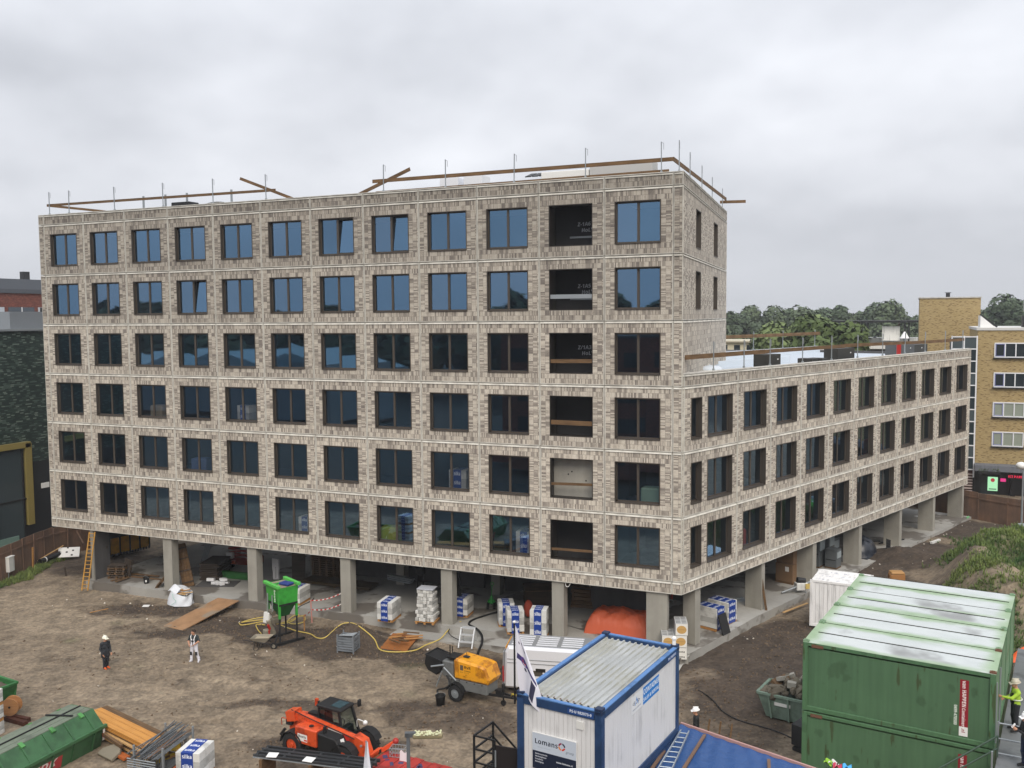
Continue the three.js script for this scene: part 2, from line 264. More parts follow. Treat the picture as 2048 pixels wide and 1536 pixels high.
// =====================================================================  the apartment block under construction
const H = 3.33842, J = [24.611, 23.964, 20.587, 17.2485, 13.910, 10.5717, 7.2332, 3.8948, 3.2355], PW = 3.6, XA = (i) => -0.478 - (12 - i) * PW, SB = (k) => (k ? 0.139 + 5.196 + (k - 1) * 3.66826 : 0.139), TURN_T = Math.atan2(19.5, -1.28);
const block = thing('apartment_block', 'six storey brick panel apartment block with lower wing on concrete columns', 'building');
{ // brick strips: 4 mm per pixel, one brick is 14 px wide and one course 64 px high
  const W = 2048, Hh = 512, C = ['#d6cec1', '#cdc4b7', '#c2b9ac', '#b6ada2', '#a79f95', '#9b938a', '#8f877f', '#817973'], P = [[0, 4.5], [1, 5], [2, 4], [3, 3], [4, 3], [5, 3.4], [6, 2.6], [7, 1]];
  const tot = P.reduce((a, b) => a + b[1], 0), pick = () => { let r = R() * tot; for (const [i, w] of P) { r -= w; if (r < 0) return i; } return 0; };
  T.brick = canvasTex(W, Hh, (c) => {
    c.fillStyle = '#867d75'; c.fillRect(0, 0, W, Hh);
    for (let row = 0; row < 8; row++) {
      let left = 0, k = 0;
      for (let i = 0; i < 147; i++) {
        if (left-- <= 0) { k = pick(); left = R() < 0.62 ? 0 : (R() * R() * 4.4) | 0; }
        const q = clamp(k + ((R() * 3) | 0) - 1, 0, 7); c.fillStyle = C[q]; c.fillRect(i * 14 - (row % 2) * 7 + 1, row * 64 + 1.5, 12, 61);
        c.fillStyle = `rgba(${R() < 0.5 ? '255,245,230' : '50,40,35'},${R() * 0.13})`; c.fillRect(i * 14 - (row % 2) * 7 + 1, row * 64 + 1.5 + R() * 40, 12, 20);
      }
    }
  });
  T.brick.wrapS = T.brick.wrapT = THREE.RepeatWrapping;
  T.brickBump = canvasTex(512, 128, (c) => { c.fillStyle = '#000'; c.fillRect(0, 0, 512, 128); c.fillStyle = '#fff'; for (let r = 0; r < 2; r++) for (let i = 0; i < 38; i++) c.fillRect(i * 14 - (r % 2) * 7 + 1, r * 64 + 1.5, 12, 61); });
}
// weathering: the wet top of the wall is darker than the sheltered rows below
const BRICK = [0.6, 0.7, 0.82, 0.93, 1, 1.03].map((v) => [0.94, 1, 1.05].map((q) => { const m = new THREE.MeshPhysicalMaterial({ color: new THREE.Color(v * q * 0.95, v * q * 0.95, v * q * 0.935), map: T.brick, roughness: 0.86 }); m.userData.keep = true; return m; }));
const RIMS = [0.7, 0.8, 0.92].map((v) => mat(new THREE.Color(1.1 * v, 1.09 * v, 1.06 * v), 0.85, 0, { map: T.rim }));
function brickRect(x0, y0, x1, y1, soldier, z = 0) {
  const ru = ((R() * 146) | 0) * 14 / 2048, rv = ((R() * 8) | 0) / 8, uv = soldier ? [ru, rv, ru + (x1 - x0) / 8.192, rv, ru + (x1 - x0) / 8.192, rv + (y1 - y0) / 2.048, ru, rv + (y1 - y0) / 2.048]
    : [ru, rv, ru, rv + (x1 - x0) / 2.048, ru + (y1 - y0) / 8.192, rv + (x1 - x0) / 2.048, ru + (y1 - y0) / 8.192, rv];
  return quad([x0, y0, z], [x1, y0, z], [x1, y1, z], [x0, y1, z], uv);
}
function ledge(x0, x1, y) {                  // sloping concrete lip along the top of a panel
  return [quad([x0, y - 0.085, 0.04], [x1, y - 0.085, 0.04], [x1, y, -0.03], [x0, y, -0.03]), quad([x0, y - 0.1, 0.04], [x1, y - 0.1, 0.04], [x1, y - 0.085, 0.04], [x0, y - 0.085, 0.04]), quad([x0, y - 0.1, -0.01], [x1, y - 0.1, -0.01], [x1, y - 0.1, 0.04], [x0, y - 0.1, 0.04]), quad([x0, y, -0.03], [x1, y, -0.03], [x1, y, -0.16], [x0, y, -0.16])];
}
function panel(x0, x1, y0, y1, wins, turn, tone, side = 'brick', horiz = false, rimW = 0.05) {
  const a = x0 + 0.012, b = x1 - 0.012, c = y0 + 0.014, d = y1 - 0.014, L = a + rimW, Rr = b - rimW, lo = c + 0.045, hi = d - 0.09, out = [];
  if (!wins.length) out.push(brickRect(L, lo, Rr, hi, !horiz));
  else {
    const w0 = wins[0], y2 = w0[2], y3 = w0[3];
    out.push(brickRect(L, y3, Rr, hi, true), brickRect(L, lo, Rr, y2, true));
    let x = L; for (const w of wins) { out.push(brickRect(x, y2, w[0], y3, false)); x = w[1]; }
    out.push(brickRect(x, y2, Rr, y3, false));
  }
  const m = mesh('facade_panel', out, BRICK[tone][(R() * 3) | 0], block); m.rotation.y = turn;
  const rim = [bx(L - a, d - c, 0.16, (a + L) / 2, (c + d) / 2, -0.065), bx(b - Rr, d - c, 0.16, (b + Rr) / 2, (c + d) / 2, -0.065), bx(Rr - L, lo - c, 0.16, (L + Rr) / 2, (c + lo) / 2, -0.065), ...ledge(L, Rr, d)];
  mesh('panel_edge', rim, RIMS[tone < 1 ? 0 : tone < 3 ? 1 : 2], m);
  return m;
}
// windows: a deep bronze box with a surround, two lights and their panes
const GLASS = [[0.24, 0.43, 0.66], [0.28, 0.46, 0.68], [0.22, 0.40, 0.61]].map((c) => mat(new THREE.Color(...c), 0.02, 1, { transparent: true, opacity: 0.5, keep: true }));
function windowGeo(w, h, depth, lights) {
  const s = 0.035, f = 0.065, g = [], z = -depth;
  for (const k of [-1, 1]) { g.push(bx(s, h, depth + 0.03, k * (w / 2 - s / 2), h / 2, -depth / 2 + 0.012)); g.push(bx(f, h - 2 * s, 0.07, k * (w / 2 - s - f / 2), h / 2, z)); }
  g.push(bx(w - 2 * s, s, depth + 0.03, 0, h - s / 2, -depth / 2 + 0.012), bx(w - 2 * s, s, depth + 0.05, 0, s / 2, -depth / 2 + 0.02, 0, 0.05), bx(w - 2 * s, f, 0.07, 0, h - s - f / 2, z), bx(w - 2 * s, f + 0.02, 0.07, 0, s + f / 2, z));
  if (lights > 1) g.push(bx(0.13, h - 2 * s, 0.08, 0, h / 2, z));
  return geo(g);
}
const WG = { A: windowGeo(2.41, 2.155, 0.2, 2), B: windowGeo(2.46, 2.155, 0.3, 2), N: windowGeo(1.01, 2.155, 0.3, 1), T: windowGeo(1.9, 2.08, 0.32, 1) };
const PG = { A: new THREE.PlaneGeometry(1.06, 1.95), B: new THREE.PlaneGeometry(1.08, 1.95), N: new THREE.PlaneGeometry(0.82, 1.95), T: new THREE.PlaneGeometry(1.7, 1.9) };
function addWindow(kind, xc, y, turn, open) {
  const w = new THREE.Mesh(WG[kind], M.bronze); w.name = 'window'; w.castShadow = w.receiveShadow = true; w.rotation.y = turn; w.position.set(Math.cos(turn) * xc, y, -Math.sin(turn) * xc); block.add(w);
  const depth = kind === 'A' ? 0.2 : 0.3;
  for (const k of kind === 'N' || kind === 'T' ? [0] : [-1, 1]) {
    const p = new THREE.Mesh(PG[kind], GLASS[(R() * 3) | 0]); p.name = 'pane'; w.add(p); p.position.set(k * (kind === 'A' ? 0.585 : 0.6), kind === 'T' ? 1.04 : 1.08, -depth); p.rotation.set(rr(-0.006, 0.006), rr(-0.012, 0.012), 0);
    if (open && k === 1) { p.rotation.set(0, 0, 0); p.rotation.x = 0.0; p.rotation.y = 0.0; const s = new THREE.Mesh(geo([bx(1.12, 0.06, 0.06, 0, 0.97, 0), bx(1.12, 0.06, 0.06, 0, -0.97, 0), bx(0.06, 2, 0.06, 0.53, 0, 0), bx(0.06, 2, 0.06, -0.53, 0, 0)]), M.bronzeDark); s.name = 'open_sash'; s.rotation.x = -0.1; s.position.set(0.585, 1.08, -depth - 0.1); w.add(s); p.position.z -= 0.1; p.rotation.x = -0.1; }
  }
  return w;
}
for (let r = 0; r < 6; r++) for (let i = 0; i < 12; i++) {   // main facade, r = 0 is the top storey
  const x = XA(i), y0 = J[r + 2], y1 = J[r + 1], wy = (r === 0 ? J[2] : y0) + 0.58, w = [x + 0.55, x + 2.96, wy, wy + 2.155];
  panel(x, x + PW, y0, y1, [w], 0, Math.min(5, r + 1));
  if (i !== 10) addWindow('A', x + 1.755, wy, 0, (r === 0 && (i === 6 || i === 7)) || (r === 1 && i === 3));
}
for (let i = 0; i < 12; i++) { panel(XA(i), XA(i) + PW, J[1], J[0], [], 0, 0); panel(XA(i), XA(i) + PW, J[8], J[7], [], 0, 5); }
for (let r = 0; r < 8; r++) {                                // narrow strips at both corners of the main facade
  const y0 = J[r + 1], y1 = J[r], tone = Math.min(5, r);
  panel(-0.478, r < 4 ? -0.0 : -0.0, y0, y1, [], 0, tone, 'brick', r > 0 && r < 7, 0.03); panel(XA(0) - 0.48, XA(0), y0, y1, [], 0, tone, 'brick', r > 0 && r < 7, 0.03);
}
for (let r = 3; r < 7; r++) {                                // wing
  if (r > 3) {
    const y0 = J[r + 1], y1 = J[r], wy = y0 + 0.58;
    panel(0, SB(0), y0, y1, [], ANG, 4, 'brick', true, 0.02);
    panel(SB(0), SB(1), y0, y1, [[0.8, 1.81, wy, wy + 2.155], [2.35, 4.81, wy, wy + 2.155]], ANG, Math.min(5, r)); addWindow('N', 1.305, wy, ANG); addWindow('B', 3.58, wy, ANG);
    for (let k = 1; k < 11; k++) { const s = SB(k); panel(s, SB(k + 1), y0, y1, [[s + 0.66, s + 3.12, wy, wy + 2.155]], ANG, Math.min(5, r)); addWindow('B', s + 1.89, wy, ANG); }
    panel(SB(11), 42.27, y0, y1, [], ANG, 4, 'brick', true, 0.02);
  }
}
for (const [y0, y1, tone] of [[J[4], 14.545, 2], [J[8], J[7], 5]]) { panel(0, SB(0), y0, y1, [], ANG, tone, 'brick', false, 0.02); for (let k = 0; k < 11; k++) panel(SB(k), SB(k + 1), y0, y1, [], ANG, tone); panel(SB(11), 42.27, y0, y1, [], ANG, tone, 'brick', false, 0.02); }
for (let r = 0; r < 4; r++) {                                // gable of the tower: 19.5 m deep
  const y0 = r === 3 ? 14.3 : J[r + 1], y1 = J[r], wy = y0 + 0.6, tone = [2, 3, 3, 4][r];
  const wins = r === 1 || r === 2 ? [[4.5, 6.4, wy, wy + 2.08], [12.3, 14.2, wy, wy + 2.08]] : [];
  panel(0, 19.5, y0, y1, wins, TURN_T, tone, 'brick', false, 0.02); if (wins.length) for (const w of wins) addWindow('T', (w[0] + w[1]) / 2, wy, TURN_T);
}
// structure behind the panels
const inA = (x0, x1, y, h, z0, z1) => bx(x1 - x0, h, z1 - z0, (x0 + x1) / 2, y, (z0 + z1) / 2);
const shape = (pts, y, h) => { const g = new THREE.ExtrudeGeometry(new THREE.Shape(pts.map(([x, z]) => new THREE.Vector2(x, -z))), { depth: h, bevelEnabled: false }); g.rotateX(-Math.PI / 2); g.translate(0, y, 0); return g; };
const off = (s, u) => { const p = wing(s, 0, u); return [p[0], p[2]]; };
const planA = [[-44.1, -0.17], [-0.2, -0.17], [-1.4, -19.3], [-44.1, -15]], planB = [off(0.1, -0.17), off(42.2, -0.17), off(42.2, -13.5), off(10, -13.5), [-3, -6]];
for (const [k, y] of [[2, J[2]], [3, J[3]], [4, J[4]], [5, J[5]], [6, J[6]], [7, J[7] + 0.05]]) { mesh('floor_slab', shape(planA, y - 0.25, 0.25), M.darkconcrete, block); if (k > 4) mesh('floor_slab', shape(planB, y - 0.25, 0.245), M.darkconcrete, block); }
mesh('roof', shape(planA, 23.7, 0.3), M.concrete, block);
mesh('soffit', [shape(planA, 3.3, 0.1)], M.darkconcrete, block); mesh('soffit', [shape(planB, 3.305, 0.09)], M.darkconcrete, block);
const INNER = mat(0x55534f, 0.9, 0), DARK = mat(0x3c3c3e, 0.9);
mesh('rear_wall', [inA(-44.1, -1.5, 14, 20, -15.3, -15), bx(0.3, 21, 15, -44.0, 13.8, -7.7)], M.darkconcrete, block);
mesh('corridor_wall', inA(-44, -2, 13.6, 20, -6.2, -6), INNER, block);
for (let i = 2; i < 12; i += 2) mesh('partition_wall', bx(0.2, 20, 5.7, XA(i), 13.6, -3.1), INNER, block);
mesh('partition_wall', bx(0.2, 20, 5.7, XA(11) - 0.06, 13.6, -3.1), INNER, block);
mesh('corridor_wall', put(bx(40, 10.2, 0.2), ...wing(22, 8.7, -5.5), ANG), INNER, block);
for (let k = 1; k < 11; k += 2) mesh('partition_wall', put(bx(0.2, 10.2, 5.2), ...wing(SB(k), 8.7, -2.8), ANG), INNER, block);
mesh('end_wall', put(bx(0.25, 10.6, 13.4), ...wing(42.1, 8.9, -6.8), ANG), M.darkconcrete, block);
// the column of unglazed loggias, each with its guard plank and chalk marks on the inner wall
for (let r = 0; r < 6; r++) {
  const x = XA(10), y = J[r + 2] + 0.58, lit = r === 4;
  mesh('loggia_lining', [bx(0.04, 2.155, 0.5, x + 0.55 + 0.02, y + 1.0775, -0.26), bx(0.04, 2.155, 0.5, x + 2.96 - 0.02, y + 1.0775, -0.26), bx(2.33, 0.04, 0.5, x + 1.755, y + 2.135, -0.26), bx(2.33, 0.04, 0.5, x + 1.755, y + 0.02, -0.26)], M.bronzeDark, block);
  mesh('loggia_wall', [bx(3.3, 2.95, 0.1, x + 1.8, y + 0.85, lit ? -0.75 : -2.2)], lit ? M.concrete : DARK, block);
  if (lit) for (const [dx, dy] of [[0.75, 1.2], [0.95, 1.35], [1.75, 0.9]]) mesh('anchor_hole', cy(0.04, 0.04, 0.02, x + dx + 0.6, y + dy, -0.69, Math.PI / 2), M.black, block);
  if (r > 0) mesh('guard_plank', bx(2.4, [0, 0.22, 0.2, 0.24, 0.14, 0.13][r], 0.05, x + 1.78, y + [0, 0.72, 0.66, 0.72, 0.78, 0.55][r], -0.1, 0, 0, [0, 0, 0.012, -0.008, 0.03, 0.02][r]), r === 1 ? M.galv : M.oldwood, block);
  if (r < 3) {
    const t = canvasTex(256, 128, (c) => { c.clearRect(0, 0, 256, 128); c.fillStyle = '#3c3c3e'; c.fillRect(0, 0, 256, 128); c.fillStyle = '#c8ccd0'; c.font = 'bold 46px sans-serif'; c.setTransform(1, -0.03, -0.1, 1, 0, 0); c.fillText(['Z-1A6', 'Z-1A5', 'Z/1A3'][r], 56, 56); c.fillText('HoLY', 96, 108); });
    mesh('chalk_mark', quad([x + 1.1, y + 0.75, -2.14], [x + 2.7, y + 0.75, -2.14], [x + 2.7, y + 1.55, -2.14], [x + 1.1, y + 1.55, -2.14]), mat(0xffffff, 0.9, 0, { map: t, keep: true }), block);
    mesh('batten', bx(1.9, 0.1, 0.05, x + 1.95, y + 0.62, -2.1), M.galv, block);
  }
}
// columns of the open ground floor
const col = (x0, x1, z0, z1, y0) => bx(x1 - x0, 3.3 - y0, z1 - z0, (x0 + x1) / 2, (3.3 + y0) / 2, (z0 + z1) / 2);
for (const [a, b] of [[-34.33, -33.6], [-27.5, -26.8], [-20.62, -19.92], [-13.85, -13.15], [-7.1, -6.42]]) mesh('column', col(a, b, -0.72, -0.12, -0.5), M.concrete, block);
mesh('column', col(-40.75, -40.5, -1.5, -0.12, -0.6), M.concrete, block); mesh('column', col(-40.5, -40.45, -1.48, -0.2, -0.4), M.darkconcrete, block);
mesh('column', col(-1.86, -0.75, -0.5, -0.12, -0.3), M.concrete, block);
for (const x of [-34.2, -27.2, -20.4, -13.5, -6.8]) mesh('column', col(x, x + 0.6, -6.9, -6.3, -0.4), M.concrete, block);
for (const [a, b, dep] of [[1.5, 2.0, 0.75], [8.4, 8.78, 1.05], [14.75, 15.25, 1.1], [21.5, 21.95, 1.1], [28.4, 28.85, 1.15], [35.0, 35.45, 1.15], [41.5, 41.9, 1.15]]) mesh('column', put(bx(b - a, 3.1, dep), ...wing((a + b) / 2, 1.75, -0.14 - dep / 2), ANG), M.concrete, block);
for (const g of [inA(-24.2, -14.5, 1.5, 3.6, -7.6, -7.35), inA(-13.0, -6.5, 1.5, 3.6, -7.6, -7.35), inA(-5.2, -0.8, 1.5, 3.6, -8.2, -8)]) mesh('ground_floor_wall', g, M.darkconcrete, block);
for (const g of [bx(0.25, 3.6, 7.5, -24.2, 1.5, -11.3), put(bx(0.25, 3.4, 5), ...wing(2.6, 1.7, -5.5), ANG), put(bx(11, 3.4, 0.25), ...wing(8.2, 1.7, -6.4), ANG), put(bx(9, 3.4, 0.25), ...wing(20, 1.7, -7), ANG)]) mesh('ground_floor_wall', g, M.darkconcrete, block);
{ // ground slabs with a rough edge
  const top = (x, z) => slabY(x) + 0.02 * gn(x, z, 1, 44);
  const slabMat = mat(0xffffff, 0.85, 0, { map: T.slab });
  const A = grid(90, 24, (u, v) => { const x = lerp(-41.1, 0.4, u), z = lerp(0.08 + 0.05 * gn(x, 3, 1.3, 45), -15, v); return [x, top(x, z), z]; });
  const E = grid(90, 3, (u, v) => { const x = lerp(-41.1, 0.4, u), z = 0.08 + 0.05 * gn(x, 3, 1.3, 45); return [x, lerp(-1.5, top(x, z), v), z + 0.04 * v * 0]; });
  const L = grid(20, 2, (u, v) => { const z = lerp(-15, 0.08, u); return [-41.1, lerp(-1.5, top(-41.1, z), v), z]; });
  mesh('ground_slab', [A, E, L], slabMat, block);
  const edgeU = (s) => 0.25 + 0.12 * gn(s, 7, 0.5, 46);
  const Bt = grid(80, 12, (u, v) => { const s = lerp(-0.5, 42.6, u); return wing(s, wingSlabY(s), lerp(edgeU(s), -13.5, v)); }), Be = grid(80, 2, (u, v) => { const s = lerp(-0.5, 42.6, u); return wing(s, lerp(-1, wingSlabY(s), v), edgeU(s)); }), Bx = grid(10, 2, (u, v) => wing(42.6, lerp(-1, 0.45, v), lerp(0.25, -13.5, u)));
  mesh('ground_slab', [Bt, Be, Bx], slabMat, block);
  const ap = (x) => 1.15 + 0.35 * gn(x, 2, 0.5, 47) + 0.25 * sstep(-12, -9, x), apY = (x) => slabY(x) - lerp(0.5, 0.3, sstep(-13, -9, x));
  mesh('apron', [grid(60, 4, (u, v) => { const x = lerp(-16.5, 0.2, u); return [x, apY(x) + 0.02 * gn(x, v, 3, 48), lerp(ap(x), 0.05, v)]; }), grid(60, 2, (u, v) => { const x = lerp(-16.5, 0.2, u); return [x, lerp(-1.4, apY(x), v), ap(x)]; })], slabMat, block);
}
mesh('roof', shape([off(0.3, -0.15), off(42.1, -0.15), off(42.1, -13.4), off(10, -13.4), [-1, -6]], 13.7, 0.3), mat(0xb4bec8, 0.4), block);
mesh('parapet_coping', [put(bx(42.2, 0.05, 0.34), ...wing(21.2, 14.565, -0.15), ANG)], M.rim, block);
mesh('parapet_coping', bx(44.1, 0.04, 0.34, -22.1, 24.63, -0.15), M.rim, block);
mesh('parapet_coping', put(bx(19.5, 0.04, 0.34), -0.64 - 0.15, 24.632, -9.75, TURN_T), M.rim, block);
mesh('roof_upstand', [put(bx(32, 0.75, 0.3), ...wing(26, 14.2, -13.2), ANG)], mat(0xccd5de, 0.5), block);
mesh('roof_upstand', [put(bx(22, 0.55, 0.2), ...wing(12.5, 14.2, -6.5), ANG)], mat(0xccd5de, 0.5), block);

// =====================================================================  the neighbours and the trees beyond
T.ybrick = dataTex(512, 512, 3.2, (u, v) => { const r = Math.floor(v * 48), o = (r % 2) * 0.5, c = Math.floor(u * 15 + o), h = hash(mod(c, 15), r, 7), j = Math.abs((v * 48) % 1 - 0.5) > 0.4 || Math.abs((u * 15 + o) % 1 - 0.5) > 0.46; const w = fbm(u * 4, v * 12, 4, 12, 8, 4), b = mixc([172, 152, 108], [204, 184, 140], clamp(h * 0.7 + 0.3 * w)); return j ? mixc(b, [150, 132, 104], 0.6) : h < 0.1 ? mixc(b, [104, 84, 60], 0.55) : b; });
T.rbrick = dataTex(256, 256, 2.4, (u, v) => { const r = Math.floor(v * 36), o = (r % 2) * 0.5, h = hash(mod(Math.floor(u * 12 + o), 12), r, 9), j = Math.abs((v * 36) % 1 - 0.5) > 0.38; const b = mixc([84, 44, 38], [132, 74, 60], h); return j ? mixc(b, [110, 96, 88], 0.4) : b; });
const ybrick = mat(0xe6e3da, 0.9, 0, { map: T.ybrick }), rbrick = mat(0xffffff, 0.9, 0, { map: T.rbrick }), whiteFrame = mat(0xe4e6ea, 0.5), lilac = mat(0x8d92c4, 0.5);
const darkPane = mat(0x2b3338, 0.08, 0), curtain = mat(0x8e968a, 0.5, 0, { clearcoat: 1, clearcoatRoughness: 0.05 });
{
  const b = thing('brick_shop_building', 'yellow brick flats with white windows over a dark perfume shop', 'building', [16.6, 0, -52]);
  mesh('wall', [bx(26, 12.8, 12, 13, 9.5, -6)], ybrick, b); const rf = mesh('roof', [bx(26.2, 0.25, 12.2, 13, 15.98, -6)], mat(0xc9c9c6, 0.7), b);
  mesh('skylight', [ext([[0, 0], [1.3, 0], [0, 1.15]], 3)].map((g) => put(g, 0.3, 16.1, -3)), M.white, rf); mesh('glazing', beam([0.25, 17.35, -1.6], [1.75, 16.15, -1.6], 0.1, 0.16), M.darksteel, rf); mesh('plant_unit', [bx(1.2, 1.1, 1, 4.6, 16.65, -3.5), bx(0.6, 0.5, 0.6, 4.6, 17.4, -3.5)], M.darksteel, rf); mesh('flue', [bx(0.9, 1.2, 0.9, 5.2, 18.2, -9.5)], M.galv, rf);
  mesh('railing', [rod([3.5, 17.1, -1.5], [20, 17.1, -1.5], 0.04), ...[4, 6, 8, 10, 12].map((x) => rod([x, 16.1, -1.5], [x, 17.1, -1.5], 0.03))], M.darksteel, rf);
  for (let r = 0; r < 4; r++) for (let c = 0; c < 2; c++) {
    const x = 1.45 + c * 6, y = [13.35, 10.55, 7.75, 4.95][r], w = mesh('window', [bx(2.62, 0.1, 0.14, x + 1.31, y + 1.3, 0.03), bx(2.62, 0.1, 0.14, x + 1.31, y, 0.03), ...[0, 0.87, 1.75, 2.57].map((k) => bx(0.09, 1.25, 0.14, x + k + 0.03, y + 0.65, 0.03))], whiteFrame, b);
    mesh('sash', [bx(0.05, 1.15, 0.1, x + 0.12, y + 0.65, 0.04), bx(0.05, 1.15, 0.1, x + 0.82, y + 0.65, 0.04), bx(0.75, 0.05, 0.1, x + 0.47, y + 0.09, 0.04), bx(0.75, 0.05, 0.1, x + 0.47, y + 1.21, 0.04)], lilac, w);
    for (let k = 0; k < 3; k++) mesh('pane', bx(0.8, 1.2, 0.03, x + 0.47 + k * 0.87, y + 0.65, 0.012), r > 1 ? curtain : darkPane, w);
    mesh('sill', bx(2.8, 0.08, 0.3, x + 1.31, y - 0.11, 0.1), M.darksteel, w);
  }
  mesh('canopy', [bx(26, 0.55, 1.6, 13, 2.95, 0.7)], mat(0x6c7078, 0.6, 0, { map: T.streak }), b);
  mesh('shop_front', [bx(26, 2.8, 0.3, 13, 1.3, -0.3), bx(0.4, 3, 0.4, 3.3, 1.2, 0.1), bx(0.4, 3, 0.4, 0.1, 1.2, 0.1)], mat(0x17171b, 0.3), b);
  for (const [x, w] of [[0.55, 1.2], [4.1, 1.6], [6.2, 2]]) mesh('shop_window', bx(w, 1.9, 0.05, x + w / 2, 1.1, -0.1), darkPane, b);
  mesh('shop_sign', quad([2.75, 1.9, 0.32], [4.35, 1.9, 0.32], [4.35, 2.35, 0.32], [2.75, 2.35, 0.32]), mat(0x000000, 0.5, 0, { emissive: 0xffffff, emissiveIntensity: 0.9, emissiveMap: canvasTex(256, 64, (c) => { c.fillStyle = '#0a0406'; c.fillRect(0, 0, 256, 64); c.fillStyle = '#ff2b55'; c.font = 'bold 44px serif'; c.textAlign = 'center'; c.fillText('ICI PARIS', 128, 48); }), keep: true }), b);
  mesh('poster_lightbox', quad([1.2, 0.62, 0.05], [2.05, 0.62, 0.05], [2.05, 1.95, 0.05], [1.2, 1.95, 0.05]), mat(0x000000, 0.5, 0, { emissive: 0xffffff, emissiveIntensity: 0.75, emissiveMap: canvasTex(64, 96, (c) => { c.fillStyle = '#a9e6b4'; c.fillRect(0, 0, 64, 96); c.fillStyle = '#a8343c'; c.beginPath(); c.arc(32, 22, 13, 0, 7); c.fill(); c.fillStyle = '#56705c'; c.fillRect(8, 80, 48, 8); }), keep: true }), b);
  mesh('pink_sign', bx(0.45, 0.3, 0.05, 2.5, 1.7, 0.05), mat(0x000000, 0.5, 0, { emissive: 0xe23a86, emissiveIntensity: 0.7 }), b);
  mesh('striped_wall', [...Array(7)].map((_, k) => bx(1.6, 0.12, 0.1, -0.9, 0.5 + k * 0.27, 0.2)), mat(0xb9aaa4, 0.8), b); mesh('brown_wall', bx(4, 2.6, 0.2, -2, 1.2, 0.02), mat(0x4a2a24, 0.9), b);
  mesh('planter', [bx(1.8, 0.2, 0.3, 1.2, 2.55, 1.5)], M.darksteel, b);
  const im = []; for (let k = 0; k < 90; k++) im.push(bx(rr(0.05, 0.14), rr(0.05, 0.12), 0.02, rr(0.35, 2.1), rr(2.5, 2.95), rr(1.35, 1.65), R() * 3, R() * 3)); mesh('foliage', im, mat(0x4a5a38, 0.9), b);
  const st = mesh('stair_tower', [bx(0.12, 13.5, 0.12, -0.05, 8.6, 0.3), bx(0.12, 13.5, 0.12, -1.15, 8.6, 0.3), bx(0.1, 13.5, 0.1, -2.2, 8.6, 0.3), ...[...Array(12)].map((_, k) => bx(2.2, 0.1, 0.1, -1.1, 2.6 + k * 1.15, 0.3))], whiteFrame, b);
  for (let k = 0; k < 11; k++) for (const x of [-0.6, -1.68]) mesh('pane', bx(0.95, 1.04, 0.03, x, 3.18 + k * 1.15, 0.28), k % 3 === 1 ? mat(0x4a5458, 0.2) : mat(0x2c363b, 0.1), st);
  mesh('stair_core', bx(2.2, 13.4, 3, -1.15, 8.4, -1.6), mat(0x4f5458, 0.8), b);
}
{
  const p = [11.705,19.139,-66], q = [17.726,19.101,-66], o = thing('brick_lift_tower', 'tall square yellow brick tower rising behind the wing roof', 'tower', [p[0], 0, -66]);
  mesh('wall', bx(q[0] - p[0], p[1], 8, (q[0] - p[0]) / 2, p[1] / 2, -4), ybrick, o); mesh('coping', bx(q[0] - p[0] + 0.2, 0.12, 8.2, (q[0] - p[0]) / 2, p[1] + 0.06, -4), M.rim, o); mesh('vent', [cy(0.22, 0.22, 0.5, 2.9, p[1] + 0.35, -3), cy(0.34, 0.34, 0.06, 2.9, p[1] + 0.65, -3)], M.darksteel, o);
}
{ // white roof pavilion with a thin dark canopy
  const a = [2.586,16.345,-88], b = [4.627,16.335,-88], c = [12.357,16.492,-88], o = thing('white_roof_pavilion', 'white walled rooftop building with thin dark canopy on slim posts', 'building', [a[0], 0, -88]);
  const w1 = b[0] - a[0], L = c[0] - a[0];
  mesh('wall', bx(w1, a[1] - 4, 5, w1 / 2, a[1] / 2 + 2, -2.5), M.dirtyWhite, o); mesh('glass_box', bx(1.6, 2.4, 4, -0.9, a[1] - 2.2, -2.5), mat(0x9fb4ba, 0.2), o);
  mesh('canopy', bx(L + 2.6, 0.28, 6, L / 2 - 0.8, a[1] + 0.1, -2), M.darksteel, o); for (const x of [w1 + 0.3, w1 + 1, w1 + 5.6, w1 + 6.1]) mesh('post', bx(0.22, 5, 0.22, x, a[1] - 2.4, 0.6), M.darksteel, o);
  mesh('white_block', bx(2.2, 1.9, 2, w1 + 3.9, a[1] - 1.5, -1), M.dirtyWhite, o); mesh('low_roof', [bx(L + 14, 0.5, 9, L / 2, a[1] - 3.2, -1), bx(L - w1, 0.9, 3, (L + w1) / 2, a[1] - 2.6, -5)], M.dirtyWhite, o); mesh('base_wall', bx(L + 14, 9, 8, L / 2, a[1] - 8, -2), mat(0x5d6064, 0.8), o);
  for (const x of [w1 + 1.8, w1 + 8]) mesh('roof_vent', cy(0.2, 0.25, 0.5, x, a[1] - 2.2, -4), M.galv, o);
}
{
  const p = [-15.952,13.354,-98], q = [-9.646,13.373,-98], o = thing('cream_low_building', 'low cream building with flat roof and small windows before the trees', 'building', [p[0], 0, -98]), L = q[0] - p[0];
  mesh('wall', bx(L, p[1], 8, L / 2, p[1] / 2, -4), mat(0xcfc8ae, 0.8), o); mesh('roof', bx(L + 1.6, 0.25, 9, L / 2, p[1] + 0.1, -4), mat(0xbfb8a4, 0.8), o);
  for (let k = 0; k < 6; k++) mesh('window', bx(0.9, 1.1, 0.1, 0.7 + k * 1.9, p[1] - 1, 0.02), darkPane, o);
}
